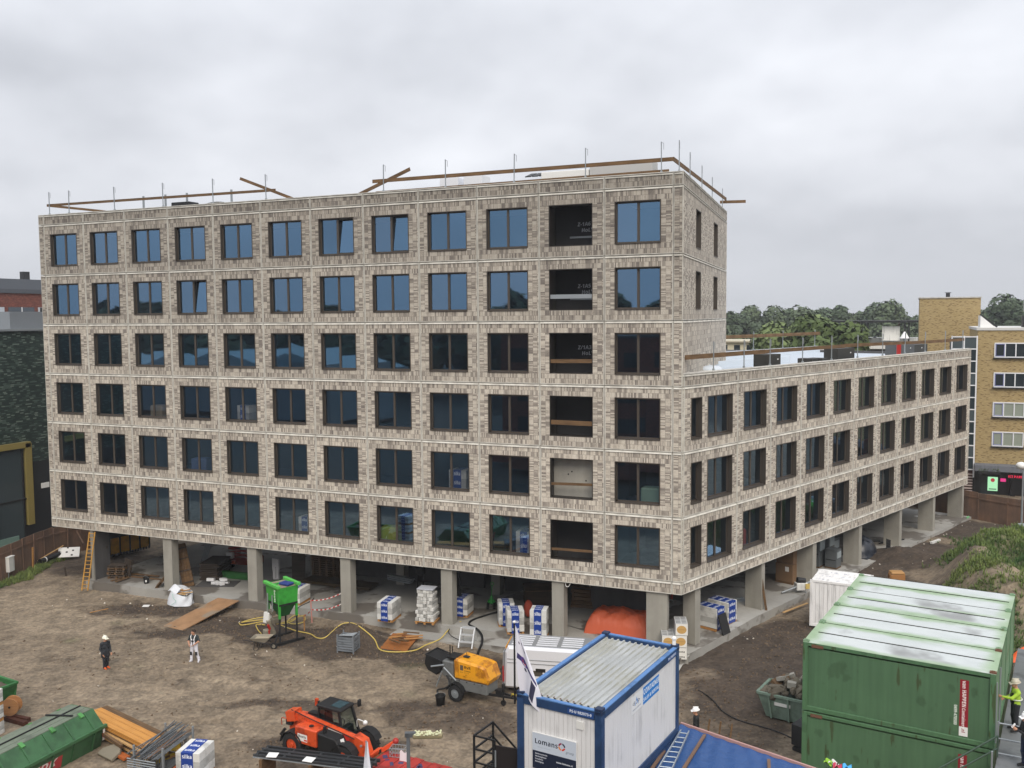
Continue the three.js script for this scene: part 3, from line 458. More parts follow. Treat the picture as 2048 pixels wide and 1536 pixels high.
{ // green tiled hall at the left, beyond the hoarding
  T.tile = dataTex(512, 512, 6, (u, v) => { const r = Math.floor(v * 56), o = hash(r, 1, 3), c = Math.floor(u * 20 + o * 20), h = hash(mod(c, 20), r, 4), j = Math.abs((v * 56) % 1 - 0.5) > 0.4; const b = h < 0.45 ? [40, 54, 50] : h < 0.72 ? [54, 70, 64] : h < 0.88 ? [82, 98, 90] : [112, 126, 116]; return j ? [34, 42, 40] : b; });
  const o = thing('green_tiled_hall', 'dark green tiled building with a gold framed glass front', 'building', [-53, 0, 0]);
  const tp = [-53,16.723,-5.381][1];
  mesh('wall', bx(10, tp - 6.4, 40, -5, (tp + 6.4) / 2, -4), mat(0xffffff, 0.35, 0, { map: T.tile }), o); mesh('black_base', bx(9.9, 7.6, 40, -5, 2.9, -4), mat(0x1d1f23, 0.5), o);
  mesh('coping', bx(10.4, 0.16, 40.4, -5, tp + 0.08, -4), M.galv, o); mesh('roof_unit', [bx(3, 1.3, 4.4, -2, tp + 0.7, -12)], M.dirtyWhite, o); mesh('roof_screen', bx(3, 1.4, 3, -2.2, tp + 0.8, -6.6), mat(0x7a7f84, 0.6), o); mesh('roof_duct', bx(2, 1.8, 5, -4, tp + 1.0, -14), M.darksteel, o);
  const g0 = [-53,7.959,-5.45], g1 = [-53,1.52,-5.47], gold = mat(0xa8985a, 0.4, 0.4);
  const fr = mesh('gold_frame', [bx(0.35, g0[1] - g1[1], 0.55, 0.1, (g0[1] + g1[1]) / 2, g0[2]), bx(0.35, 0.45, 20, 0.1, g0[1] - 0.1, g0[2] + 9.8)], gold, o);
  for (let k = 0; k < 5; k++) mesh('glass_panel', bx(0.06, g0[1] + 1.2, 2.2, 0.03, g0[1] / 2 - 0.9, g0[2] + 1.6 + k * 2.3), mat(0x3c464a, 0.08), fr);
  mesh('mullion', [...[0, 1, 2, 3, 4].map((k) => bx(0.12, g0[1] + 1, 0.1, 0.08, g0[1] / 2 - 0.9, g0[2] + 0.5 + k * 2.3)), bx(0.12, 0.1, 12, 0.08, 3.6, g0[2] + 6)], M.darksteel, fr);
  mesh('lit_desk', bx(0.2, 1.1, 2.2, 0.05, 0.3, g0[2] + 2.2), mat(0x6f8a82, 0.4), fr); mesh('small_sign', bx(0.1, 0.4, 0.7, 0.03, [-53,4.365,-7.009][1], [-53,4.365,-7.009][2]), M.white, o);
}
{
  const a = [-90,20.92,-33.028], o = thing('red_brick_flats', 'distant red brick building with white window bands', 'building', [-90, 0, a[2]]);
  mesh('wall', [bx(10, a[1], 60, -5, a[1] / 2, -10)], rbrick, o); mesh('roof_edge', bx(10.4, 0.5, 60.4, -5, a[1] + 0.2, -10), mat(0x4a4e55, 0.7), o); mesh('roof_box', bx(6, 1.4, 14, -5, a[1] + 1.1, -8), mat(0x5a5f66, 0.7), o); mesh('chimney', bx(0.8, 1.2, 0.8, -3, a[1] + 2.2, -6), M.darksteel, o);
  for (const y of [a[1] - 2.6, a[1] - 6.2]) for (let k = -2; k < 5; k++) { const w = mesh('window', bx(0.2, 1.7, 3.6, 0.02, y, 1.4 - k * 4.2), k % 2 ? mat(0x4b535c, 0.2) : mat(0xb4bcc4, 0.3), o); mesh('frame', [bx(0.3, 0.1, 3.6, 0.02, y - 0.85, 1.4 - k * 4.2), bx(0.3, 1.7, 0.1, 0.02, y, 1.4 - k * 4.2)], whiteFrame, w); }
}
// ---- trees: an uneven crown of leaf clumps over a forked trunk
function crownGeo(n, lobes, size, sd) {
  seed_ = sd; const P = [], Nn = [], C = [];
  for (let k = 0; k < n; k++) {
    const l = lobes[(R() * lobes.length) | 0], a = R() * 6.283, b = Math.acos(rr(-0.75, 1)), q = 0.62 + 0.42 * Math.sqrt(R()), d = [Math.sin(b) * Math.cos(a), Math.cos(b), Math.sin(b) * Math.sin(a)];
    const c = [l[0] + d[0] * l[3] * q, l[1] + d[1] * l[4] * q, l[2] + d[2] * l[3] * q], s = size * rr(0.5, 1.3), nn = new THREE.Vector3(d[0] + rr(-0.7, 0.7), d[1] + rr(-0.3, 0.9), d[2] + rr(-0.7, 0.7)).normalize(), t = new THREE.Vector3(rr(-1, 1), rr(-1, 1), rr(-1, 1)).cross(nn).normalize(), u = nn.clone().cross(t), tone = rr(0.75, 1.2);
    const pt = (x, y) => [c[0] + (t.x * x + u.x * y) * s, c[1] + (t.y * x + u.y * y) * s, c[2] + (t.z * x + u.z * y) * s];
    for (const [x, y] of [[-0.5, -0.3], [0.45, -0.45], [0.1, 0.6], [-0.5, -0.3], [0.1, 0.6], [-0.62, 0.3]]) { P.push(...pt(x, y)); Nn.push(nn.x, nn.y, nn.z); C.push(tone, tone, tone); }
  }
  const g = new THREE.BufferGeometry(); g.setAttribute('position', new THREE.Float32BufferAttribute(P, 3)); g.setAttribute('normal', new THREE.Float32BufferAttribute(Nn, 3)); g.setAttribute('color', new THREE.Float32BufferAttribute(C, 3)); return g;
}
const trunkGeo = (h, r) => geo([cy(r * 0.6, r, h * 0.55, 0, h * 0.275, 0, 0, 0, 8), ...[0, 1, 2, 3, 4].map((k) => { const a = k * 1.3; return rod([0, h * 0.45, 0], [Math.cos(a) * h * 0.22, h * (0.72 + 0.05 * k), Math.sin(a) * h * 0.22], r * 0.32, 5); })]);
const leaf = (r, g, b) => new THREE.MeshPhysicalMaterial({ color: new THREE.Color(r, g, b), roughness: 0.9, vertexColors: true, side: THREE.DoubleSide });
const LEAF = { far: leaf(0.075, 0.108, 0.062), far2: leaf(0.09, 0.122, 0.066), near: leaf(0.075, 0.11, 0.034), light: leaf(0.15, 0.2, 0.075), mid: leaf(0.1, 0.14, 0.062) };
const bark = mat(0x4b4036, 0.95);
function lobesOf(sd) { seed_ = sd * 977; const l = [[0, 8, 0, 4.4, 4]]; for (let k = 0; k < 15; k++) { const y = rr(5, 16.5), w = 5.4 * Math.sqrt(Math.max(0.06, 1 - ((y - 8.5) / 10) ** 2)), a = R() * 6.283, d = w * Math.sqrt(R()) * 0.85, r = rr(1.4, 2.9); l.push([Math.cos(a) * d, y, Math.sin(a) * d, r, r * rr(0.8, 1.25)]); } return l; }
const CR = [11, 12, 13, 14].map((sd) => crownGeo(7000, lobesOf(sd), 0.62, sd));
const TR = trunkGeo(15, 0.5);
function tree(name, label, cat, crown, leafMat, pos, s, turn, group) {
  const o = thing(name, label, cat, pos, turn, group); o.scale.set(s * rr(0.95, 1.15), s, s * rr(0.95, 1.15));
  const t = new THREE.Mesh(TR, bark); t.name = 'trunk'; const c = new THREE.Mesh(crown, leafMat); c.name = 'crown'; o.add(t, c); return o;
}
{
  const rows = [1440, 1482, 1522, 1568, 1620, 1668, 1718, 1758, 1798, 1826, 1990, 2028, 2066], tops = [606, 612, 604, 618, 612, 600, 624, 606, 602, 616, 618, 596, 604];
  rows.forEach((px, i) => {
    const z = -178 - (i * 37 % 29), p = [0, 0, 0], a = [[-32.757,21.254,-190], [34.605,20.272,-190]], x = lerp(a[0][0], a[1][0], (px - 1440) / 608) , top = lerp(20.9, 20.6, 0) + (605 - tops[i]) * 0.115;
    tree('tall_tree', `hazy tall tree in the distant row beyond the roofs, ${['first', 'second', 'third', 'fourth', 'fifth', 'sixth', 'seventh', 'eighth', 'ninth', 'tenth', 'eleventh', 'twelfth', 'last'][i]} from the left`, 'tree', CR[i % 4], i % 2 ? LEAF.far : LEAF.far2, [x, 0, z], top / 19, i * 2.1, 'tall trees in the distant row');
  });
  const wood = []; for (let k = 0; k < 26; k++) { const x = -60 + k * 5.4 + rr(-1.5, 1.5), g = CR[k % 4].clone(); g.deleteAttribute('color'); const s = rr(0.78, 0.93); g.scale(s * 1.35, s, s * 1.35); g.translate(x, rr(-1.5, 0.5), -212 - rr(0, 24)); g.setAttribute('uv', new THREE.Float32BufferAttribute(new Float32Array(g.attributes.position.count * 2), 2)); wood.push(g); }
  const w = new THREE.Mesh(mergeGeometries(wood), mat(new THREE.Color(0.085, 0.112, 0.07), 0.95, 0, D)); w.name = 'distant_wood'; scene.add(w); tag(w, 'continuous dark wood behind the row of tall trees', 'wood', null, 'stuff');
  const spots = [[1655, 634, -72, 'near', 'dark green bushy tree standing behind the wing roof', 0.92], [1590, 660, -84, 'light', 'pale green rounded tree left of the dark bushy tree', 0.78], [1545, 676, -92, 'mid', 'low mid green tree by the cream building', 0.68], [1628, 664, -88, 'light', 'bright green tree just behind the dark bushy tree', 0.75], [1476, 668, -110, 'mid', 'bluish green rounded tree behind the cream building', 0.7]];
  const ps = [[1.611,17.157,-72], [-3.402,15.74,-84], [-7.346,14.127,-92], [-1.306,15.884,-88], [-15.189,14.339,-110]];
  spots.forEach(([, , , kind, label], i) => tree('garden_tree', label, 'tree', CR[(i + 1) % 4], LEAF[kind], [ps[i][0], 0, ps[i][2]], ps[i][1] / 17, i * 1.7));
}
// ---- what stands behind the photographer: seen only as reflections in the panes
{
  const crownBack = [21, 22, 23].map((sd) => crownGeo(1500, [[0, 12, 0, 5, 6], [-3.4, 9.5, 1, 3.6, 4], [3.6, 9, -1, 3.8, 4.4], [1.2, 15.6, 1, 3, 3.4], [0.4, 6.5, 2, 4.6, 4]], 1.6, sd));
  const g = []; for (let k = 0; k < 44; k++) { const q = crownBack[k % 3].clone(); q.deleteAttribute('color'); const s = rr(0.85, 1.2); q.scale(s * 1.5, s, s * 1.5); q.translate(-190 + k * 8, 0, 135 + rr(0, 20)); q.setAttribute('uv', new THREE.Float32BufferAttribute(new Float32Array(q.attributes.position.count * 2), 2)); g.push(q); }
  const w = new THREE.Mesh(mergeGeometries(g), mat(new THREE.Color(0.05, 0.07, 0.035), 0.95, 0, D)); w.name = 'distant_wood'; scene.add(w); w.name = numbered('distant_wood_behind'); tag(w, 'wood mirrored in the upper windows of the block', 'wood', null, 'stuff');
}
{
  const o = thing('factory_hall', 'long hall with pale ridged roofs mirrored in the middle windows', 'building', [-118, 0, 84]); mesh('wall', bx(76, 9, 24, 0, 4.5, 14), mat(0x6d7476, 0.8), o);
  for (let k = 0; k < 5; k++) mesh('roof', ext([[-7.4, 0], [7.4, 0], [0, 2.4]], 24).translate(-30 + k * 15, 9, 14), mat(0x7f9296, 0.5), o);
}
{ // the flats from whose gallery the picture was taken
  const o = thing('brown_flats', 'brown brick flats behind the photographer, mirrored darkly in the windows', 'building', [14, 0, 52]); mesh('wall', bx(96, 15, 11, 0, 7.5, 5.6), rbrick, o); mesh('roof', bx(96.4, 0.3, 11.4, 0, 15.15, 5.6), M.darkconcrete, o); for (let r = 0; r < 4; r++) for (let k = 0; k < 16; k++) mesh('window', bx(2.6, 1.6, 0.1, -44 + k * 5.9, 2.4 + r * 3.4, 0.06), darkPane, o);
}
// ---- hoardings of rusty steel sheets round the site
function hoarding(label, pts, h, wSheet) {
  const o = thing('hoarding', label, 'fence');
  for (let s = 0; s < pts.length - 1; s++) {
    const [a, b] = [pts[s], pts[s + 1]], L = Math.hypot(b[0] - a[0], b[1] - a[1]), n = Math.round(L / wSheet), turn = Math.atan2(-(b[1] - a[1]), b[0] - a[0]);
    for (let k = 0; k < n; k++) {
      const t = (k + 0.5) / n, x = lerp(a[0], b[0], t), z = lerp(a[1], b[1], t), y = gh(x, z), w = L / n - 0.02, m = mesh('sheet', [bx(w, h, 0.05, 0, h / 2, 0, 0), bx(0.09, h, 0.1, -w / 2 + 0.05, h / 2, 0.02), bx(w, 0.12, 0.08, 0, h * 0.8, 0.03)], M.rust, o);
      m.position.set(x, y - 0.1 + rr(-0.03, 0.03), z); m.rotation.y = turn + rr(-0.02, 0.02); m.rotation.x = rr(-0.03, 0.03);
    }
  }
  return o;
}
hoarding('rusty brown sheet hoarding in front of the green tiled building', [[-46.2, 6], [-47.6, 1.5], [-49.4, -4.5], [-49.9, -15]], 2.6, 1.3);
hoarding('rusty brown sheet hoarding in front of the perfume shop', [[6, -47], [14.1, -41.2], [18.2, -38.2], [27, -32]], 2.35, 2.1);

// =====================================================================  stores and tools under the block
const txt = (w, h, bg, fg, lines, font) => canvasTex(w, h, (c) => { c.fillStyle = bg; c.fillRect(0, 0, w, h); c.fillStyle = fg; c.textAlign = 'center'; c.font = font; for (const [s, x, y] of lines) c.fillText(s, x, y); });
const silkaTex = txt(128, 256, '#1f3f8f', '#eef1f6', [['silka', 64, 50], ['silka', 64, 135], ['silka', 64, 220]], 'bold 47px sans-serif'), silkaMat = mat(0xffffff, 0.35, 0, { map: silkaTex, keep: true });
const lime = mat(0xd6d6d2, 0.85, 0, { map: T.dirty }), limeDark = mat(0xb4b4b0, 0.85, 0, { map: T.dirty });
function pallet(name, label, pos, turn, group, m = M.darkwood, tilt) {
  const o = thing(name, label, 'pallet', pos, turn, group);
  for (let k = 0; k < 5; k++) mesh('deck_board', bx(1.2, 0.022, [0.145, 0.1, 0.145, 0.1, 0.145][k], 0, 0.133, -0.33 + k * 0.165), m, o);
  for (const z of [-0.33, 0, 0.33]) { mesh('runner', bx(1.2, 0.022, 0.1, 0, 0.011, z), m, o); for (const x of [-0.53, 0, 0.53]) mesh('block', bx(0.14, 0.1, 0.1, x, 0.072, z), m, o); }
  if (tilt) o.rotation.set(...tilt, 'YXZ'); return o;
}
function limePack(label, pos, turn, w, h, d, rows, band = 0.45, chamfer = 0) {
  const o = thing('block_pack', label, 'block pack', pos, turn, 'packs of sand-lime blocks under the building'), rh = (h - 0.14) / rows;
  for (let r = 0; r < rows; r++) for (let c = 0; c < 2; c++) { const cut = r === rows - 1 ? chamfer : 0; mesh('lime_block', rb(w / 2 - 0.008, rh - 0.006, d, 0.012, (c - 0.5) * w / 2, 0.14 + rh * (r + 0.5), 0, 0, 0, 0, 1), r === 1 ? limeDark : lime, o); }
  const f = d / 2 + 0.006, b0 = -band * 0.5 * w * 0.95 - 0.03, b1 = b0 + band * w, tp = h + 0.006;
  mesh('printed_band', [quad([b0, 0.05, f], [b1, 0.05, f], [b1, tp, f], [b0, tp, f]), quad([b0, tp, f], [b1, tp, f], [b1, tp, -f], [b0, tp, -f]), quad([b1, 0.05, -f], [b0, 0.05, -f], [b0, tp, -f], [b1, tp, -f])], silkaMat, o);
  for (const x of [-w / 2 + 0.08, 0, w / 2 - 0.08]) mesh('bearer', bx(0.1, 0.1, d, x, 0.07, 0), M.wood, o); mesh('base_board', bx(w, 0.022, d * 0.95, 0, 0.011, 0), M.wood, o);
  return o;
}
const onS = (p, dy = 0) => [p[0], slabY(p[0]) + dy, p[2]];
limePack('white block pack with blue band behind the green mixing silo', onS([-24.272,-0.17,-0.893]), 0.12, 0.95, 1.0, 1.35, 3);
limePack('white block pack with blue band on pallet between third and fourth columns', onS([-17.173,-0.12,0.071]), 0.12, 0.95, 1.15, 1.35, 3);
limePack('dim white block pack with blue band behind the fourth column', onS([-13.389,-0.1,-2.035]), 0.1, 0.9, 1.1, 1.1, 3);
limePack('rear one of two block packs beside the black hose', onS([-10.342,-0.03,-1.297]), 0.5, 0.9, 1.35, 1.0, 3);
limePack('front one of two block packs beside the black hose', onS([-9.379,-0.03,-0.327]), 0.5, 0.95, 1.3, 1.0, 3);
limePack('tall block pack with blue band standing left of the fifth column', onS([-7.848,0,-0.147]), 0.2, 0.92, 1.55, 0.9, 4);
{ const q = (p, u) => { const a = wing(p[0], 0, u); return [a[0], wingSlabY(p[0]), a[2]]; };
  limePack('block pack with blue band nearest the corner column of the wing', q([4.219,0.07], -0.9), ANG, 0.9, 1.25, 1.3, 4, 0.8); limePack('block pack with blue band further along the wing, behind a black board', q([5.405,0.171], -0.9), ANG, 0.95, 1.25, 1.3, 4, 0.75); }
{ // tower of loose small lime blocks
  const o = thing('loose_block_pallet', 'pallet stacked high with small loose white blocks beside the fourth column', 'block stack', onS([-14.777,-0.1,-0.143]), 0.14);
  for (let r = 0; r < 9; r++) for (let c = 0; c < 5; c++) { const t = 1 - r * 0.03; mesh('small_block', rb(0.2, 0.185, 0.95 * t, 0.02, ((c - 2) * 0.225 + (r % 2 ? 0.03 : -0.03)) * t, 0.16 + r * 0.2 + 0.1, rr(-0.03, 0.05), rr(-0.1, 0.1), 0, 0, 1), (r + c) % 3 ? lime : limeDark, o); }
  mesh('plastic_wrap', rb(1.0, 0.05, 0.8, 0.02, 0, 2.0, 0), mat(0xb9bcc2, 0.25), o); mesh('deck', bx(1.2, 0.03, 1, 0, 0.13, 0), M.wood, o); for (const x of [-0.5, 0, 0.5]) mesh('bearer', bx(0.12, 0.11, 1, x, 0.055, 0), M.wood, o);
}
{ // pallets at the left end
  const p = onS([-39.535,-0.24,-0.791]); for (let k = 0; k < 6; k++) { const n = ['lowest', 'second', 'third', 'fourth', 'fifth', 'topmost'][k]; pallet('pallet', `${n} weathered pallet of the pile behind the ladder`, [p[0] + rr(-0.04, 0.04), p[1] + k * 0.15, p[2] - 0.5 + rr(-0.04, 0.04)], 0.35 + rr(-0.04, 0.04), 'pallet pile behind the ladder', k % 2 ? M.darkwood : M.oldwood); }
  pallet('pallet', 'dark pallet standing on edge against the pallet pile', onS([-39.04,-0.24,-1.777], 0.62), 0, null, M.darkwood, [0.1, 1.3, 1.45]);
  pallet('pallet', 'grey slatted pallet leaning against the first column', onS([-35.264,-0.22,-0.602], 0.02), 0, null, M.oldwood, [0.15, 0.5, 0.85]).scale.set(1.15, 1, 1.1);
  const tall = [[-25.771,-0.15,-4.92], [-24.691,-0.15,-4.966]]; tall.forEach((q, j) => { for (let k = 0; k < 14; k++) pallet('pallet', `${j ? 'right' : 'left'} tall pallet stack in the shade, pallet ${['one', 'two', 'three', 'four', 'five', 'six', 'seven', 'eight', 'nine', 'ten', 'eleven', 'twelve', 'thirteen', 'fourteen'][k]} from the floor`, [q[0] - 0.3, slabY(q[0]) + k * 0.15, q[2] - 1.2], 0.1 + rr(-0.04, 0.04), 'tall pallet stacks in the shade', M.oldwood); });
}
{ const o = thing('formwork_panel', 'long timber formwork panel leaning on the first column', 'formwork panel', onS([-33.329,-0.2,-1.284]), 0.3); const t = 0.26;
  for (let k = 0; k < 4; k++) mesh('plank', bx(0.2, 2.9, 0.04, -0.33 + k * 0.21, 1.45, 0), M.oldwood, o); for (const y of [0.3, 1.1, 1.9, 2.6]) mesh('batten', bx(0.84, 0.09, 0.05, -0.01, y, 0.045), M.darkwood, o); o.rotation.set(-0.12, 0.25, t, 'YXZ'); }
{ const p = onS([-33.691,-0.2,-2.018]); for (let k = 0; k < 9; k++) solo('board', bx(1.3, 0.1, 2.2, p[0] + 0.3 + rr(-0.06, 0.06), p[1] + 0.06 + k * 0.13, p[2] - 1.9, 0.3 + rr(-0.08, 0.08)), M.darkwood, `dark sheet in the board pile behind the formwork panel, ${['lowest', 'second', 'third', 'fourth', 'fifth', 'sixth', 'seventh', 'eighth', 'topmost'][k]}`, 'board', 'dark boards behind the formwork panel'); }
{ const p = onS([-36.608,-0.23,-0.865]); const o = thing('black_bucket', 'black plastic bucket on the slab beside the first column', 'bucket', p); mesh('tub', lathe([[0.001, 0.01], [0.16, 0.01], [0.2, 0.38], [0.215, 0.38], [0.215, 0.4], [0.185, 0.39], [0.15, 0.03], [0.001, 0.03]]), M.black, o); mesh('handle', put(new THREE.TorusGeometry(0.2, 0.008, 5, 14, Math.PI), 0, 0.38, 0, 0, 0.5), M.galv, o); mesh('label_sticker', bx(0.1, 0.14, 0.01, 0.12, 0.2, 0.155, 0.6), M.white, o); }
[[[-39.185,-0.24,-0.281], [-38.868,-0.24,-2.382]], [[-38.581,-0.24,-0.133], [-38.592,-0.24,-1.289]], [[-38.716,-0.24,-1.636], [-36.244,-0.24,-1.812]], [[-39.135,-0.24,-2.008], [-36.828,-0.24,-2.238]]].forEach(([a, b], k) => solo('floor_plank', beam(onS(a, 0.05 + (k % 2) * 0.05), onS(b, 0.05 + (k % 2) * 0.05), 0.18, 0.05), M.oldwood, `${['long', 'short', 'front pale', 'rear pale'][k]} plank lying on the slab right of the pallet pile`, 'plank'));
{ // big bag with timber offcuts
  const p = [-32.505,-0.65,0.915], o = thing('big_bag', 'slumped white big bag full of timber offcuts below the first column', 'big bag', [p[0] + 0.2, p[1], p[2] - 0.3], 0.1); o.scale.setScalar(0.84);
  const g = grid(28, 14, (u, v) => { const a = u * 6.283, sq = Math.pow(Math.abs(Math.cos(a)), 4) + Math.pow(Math.abs(Math.sin(a)), 4), r = (0.85 - 0.18 * v) * Math.pow(sq, -0.16) * (1 + 0.08 * Math.sin(a * 5 + v * 4)), lift = v * (1.0 + 0.3 * Math.cos(a + 2.6)); return [Math.cos(a) * r * 1.15, lift - 0.1, Math.sin(a) * r * 0.8 - v * 0.15]; });
  mesh('bag', g, mat(0xd4d8de, 0.6, 0, { side: THREE.DoubleSide }), o);
  mesh('flap', grid(8, 8, (u, v) => [-1.0 + u * 0.9 + 0.1 * v, 0.85 + 0.35 * v + 0.12 * Math.sin(u * 5), 0.2 - 0.5 * v + 0.2 * u]), mat(0xd9dce2, 0.6, 0, { side: THREE.DoubleSide }), o); mesh('strap', tb([[-0.5, 0.9, 0.3], [-0.2, 0.55, 0.62], [0.1, 0.3, 0.7], [-0.3, 0.0, 0.75]], 0.018), mat(0x9fc8b8, 0.7), o);
  for (let k = 0; k < 9; k++) { const a = [rr(-0.5, 0.3), rr(0.6, 0.9), rr(-0.4, 0.2)]; mesh('offcut', beam(a, [a[0] + rr(0.4, 0.9), a[1] + rr(0, 0.25), a[2] + rr(-0.2, 0.3)], 0.09, 0.05), [M.palewood, M.white, M.wood][k % 3], o); }
}
{ const p = onS([-31.859,-0.2,-2.105]); solo('floor_board', [bx(2.6, 0.04, 1.4, p[0], p[1] + 0.03, p[2] - 0.3, 0.35)], M.darkconcrete, 'grey board lying on the slab under the foam offcuts', 'board'); for (let k = 0; k < 11; k++) solo('foam_offcut', rb(rr(0.25, 0.5), rr(0.12, 0.22), rr(0.2, 0.35), 0.02, p[0] + rr(-0.65, 0.65), p[1] + 0.12 + (k > 6 ? 0.2 : 0), p[2] - 0.3 + rr(-0.25, 0.25), R() * 3, rr(-0.2, 0.2)), M.foam, 'white foam offcut in the heap on the grey board', 'foam offcut', 'foam offcuts on the grey board'); }
{ const a = onS([-34.434,-0.2,-3.683]), b = onS([-30.528,-0.2,-3.889]); const o = thing('green_beam', 'long bright green steel beam lying on the slab by the second column', 'steel beam'); const dir = [b[0] - a[0], 0, b[2] - a[2]], L = Math.hypot(dir[0], dir[2]); o.position.set(a[0], a[1], a[2]); o.rotation.y = Math.atan2(-dir[2], dir[0]); mesh('web', bx(L, 0.4, 0.1, L / 2, 0.28, 0), M.green, o); mesh('flange', bx(L, 0.04, 0.3, L / 2, 0.48, 0), M.green, o); mesh('flange', bx(L, 0.04, 0.3, L / 2, 0.08, 0), M.green, o); }
{ const p = onS([-32.964,-0.2,-4.931]), o = thing('scissor_lift', 'dark red scissor lift parked in the shade behind the green beam', 'scissor lift', [p[0], p[1], p[2] - 1.6], 0.2), m = mat(0x8a2c20, 0.5);
  mesh('chassis', rb(2.4, 0.5, 1.1, 0.05, 0, 0.55, 0), m, o); for (const x of [-0.85, 0.85]) for (const z of [-0.5, 0.5]) mesh('wheel', cy(0.3, 0.3, 0.2, x, 0.3, z, Math.PI / 2), M.rubber, o); for (let k = 0; k < 4; k++) { mesh('scissor_arm', beam([-1, 0.85 + k * 0.3, 0.45], [1, 1.15 + k * 0.3, 0.45], 0.06, 0.12), m, o); mesh('scissor_arm', beam([-1, 1.15 + k * 0.3, 0.4], [1, 0.85 + k * 0.3, 0.4], 0.06, 0.12), m, o); } mesh('platform', [bx(2.4, 0.12, 1.1, 0, 2.15, 0)], m, o); mesh('guard_rail', [rod([-1.15, 2.8, 0.5], [1.15, 2.8, 0.5], 0.025), rod([-1.15, 2.15, 0.5], [-1.15, 2.8, 0.5], 0.025), rod([1.15, 2.15, 0.5], [1.15, 2.8, 0.5], 0.025)], M.orange, o); mesh('control_box', bx(0.5, 0.4, 0.3, -0.8, 1, 0.6), M.white, o); mesh('bumper', bx(1, 0.25, 0.1, -0.9, 0.5, 0.6), M.orange, o); }
for (let k = 0; k < 4; k++) { const p = onS([-37.112,-0.2,-6.613]); solo('steel_profile', beam([p[0] + k * 0.14, p[1], p[2] - 0.2], [p[0] + 0.25 + k * 0.14, p[1] + 3.2, p[2] - 1.1], 0.07, 0.07), M.galv, 'slim galvanised profile leaning upright near the second column', 'profile', 'galvanised profiles leaning upright'); }
{ // yellow bins beyond the left end
  const a = [-45.13,-0.4,-5.867], b = [-44.382,-0.4,-9.115], L = Math.hypot(b[0] - a[0], b[2] - a[2]), o = thing('yellow_container', 'yellow steel panelled container with black lid behind the end column', 'container', [a[0], -0.55, a[2]], Math.atan2(-(b[2] - a[2]), b[0] - a[0]));
  const y = mat(0xd39a1e, 0.45, 0, { map: T.dirty }); mesh('body', bx(L, 1.25, 1.6, L / 2, 0.85, -0.8), y, o); for (let k = 0; k < 5; k++) mesh('black_rib', bx(0.1, 1.35, 0.08, k * L / 4, 0.85, 0.02), M.black, o); mesh('lid', [bx(L + 0.1, 0.5, 1.7, L / 2, 1.7, -0.8)], M.black, o); for (let k = 0; k < 14; k++) mesh('tooth', bx(0.14, 0.2, 0.05, 0.2 + k * L / 14, 0.15, 0.01), M.black, o); }
{ const o = thing('timber_ladder', 'pale yellow timber ladder leaning against the left end of the facade', 'ladder'), f = [[-40.686,-0.72,0.823], [-40.303,-0.72,0.673]], t = [[-40.529,3.154,0.12], [-40.026,3.196,0.12]], lp = (a, b, k) => [lerp(a[0], b[0], k), lerp(a[1], b[1], k), lerp(a[2], b[2], k)], m = mat(0xe6c87c, 0.6, 0, { map: T.wood });
  mesh('rail', beam(f[0], t[0], 0.045, 0.08), m, o); mesh('rail', beam(f[1], t[1], 0.045, 0.08), m, o); for (let k = 0; k < 15; k++) mesh('rung', beam(lp(f[0], t[0], (k + 0.6) / 15), lp(f[1], t[1], (k + 0.6) / 15), 0.05, 0.035), m, o); }
{ const a = [-41.116,-0.5,-0.62]; solo('dark_pole', beam([a[0], a[1] - 0.3, a[2]], [a[0] + 0.7, a[1] + 2.4, a[2] - 0.6], 0.05, 0.05), M.darkwood, 'dark pole leaning on the end column behind the ladder', 'pole'); }
// along the left hoarding
{ const p = [-48.222,-0.7,0.738], o = thing('meter_cabinet', 'white meter cabinet on short legs at the left edge', 'cabinet', [p[0], p[1], p[2]], 0.3); mesh('box', rb(1.3, 1.05, 0.6, 0.02, 0, 1.05, 0), M.dirtyWhite, o); mesh('plinth', bx(0.9, 0.55, 0.4, -0.25, 0.27, 0), M.concrete, o); mesh('leg', rod([0.5, 0, 0.2], [0.5, 0.55, 0.2], 0.025), M.galv, o); mesh('roof_lid', bx(1.36, 0.04, 0.66, 0, 1.59, 0), M.white, o); mesh('warning_sticker', bx(0.24, 0.07, 0.01, 0.1, 1.1, 0.306), M.yellow, o); }
{ const p = [-48.153,-0.6,-4.725], o = thing('foam_board', 'white foam board with black stickers lying by the hoarding', 'board', [p[0], p[1] + 0.1, p[2]], 0.35); o.rotation.set(-0.75, 0.75, -0.05, 'YXZ'); mesh('sheet', rb(1.5, 0.85, 0.1, 0.02, 0, 0.42, 0, 0, 0, 0, 1), M.white, o); for (const [x, y] of [[-0.1, 0.8], [-0.15, 0.42], [0.28, 0.55], [0.22, 0.16]]) mesh('black_sticker', bx(0.14, 0.12, 0.01, x, y, 0.055), M.black, o); }
{ const a = [-48.597,-0.6,-2.564], b = [-48.856,-0.6,-4.611]; const o = thing('black_pipe_roll', 'black wrapped pipe roll lying along the left hoarding', 'pipe roll'); mesh('roll', rod([a[0], -0.35, a[2]], [b[0], -0.25, b[2]], 0.2, 12), M.black, o); mesh('tie', rod([lerp(a[0], b[0], 0.22), -0.33, lerp(a[2], b[2], 0.22)], [lerp(a[0], b[0], 0.26), -0.33, lerp(a[2], b[2], 0.26)], 0.215, 12), M.white, o); mesh('tie', rod([lerp(a[0], b[0], 0.94), -0.27, lerp(a[2], b[2], 0.94)], [lerp(a[0], b[0], 0.97), -0.27, lerp(a[2], b[2], 0.97)], 0.215, 12), M.white, o); mesh('stick', rod([a[0] - 0.2, -0.3, a[2] + 0.1], [b[0], 0.3, b[2] - 0.3], 0.035), M.palewood, o); }
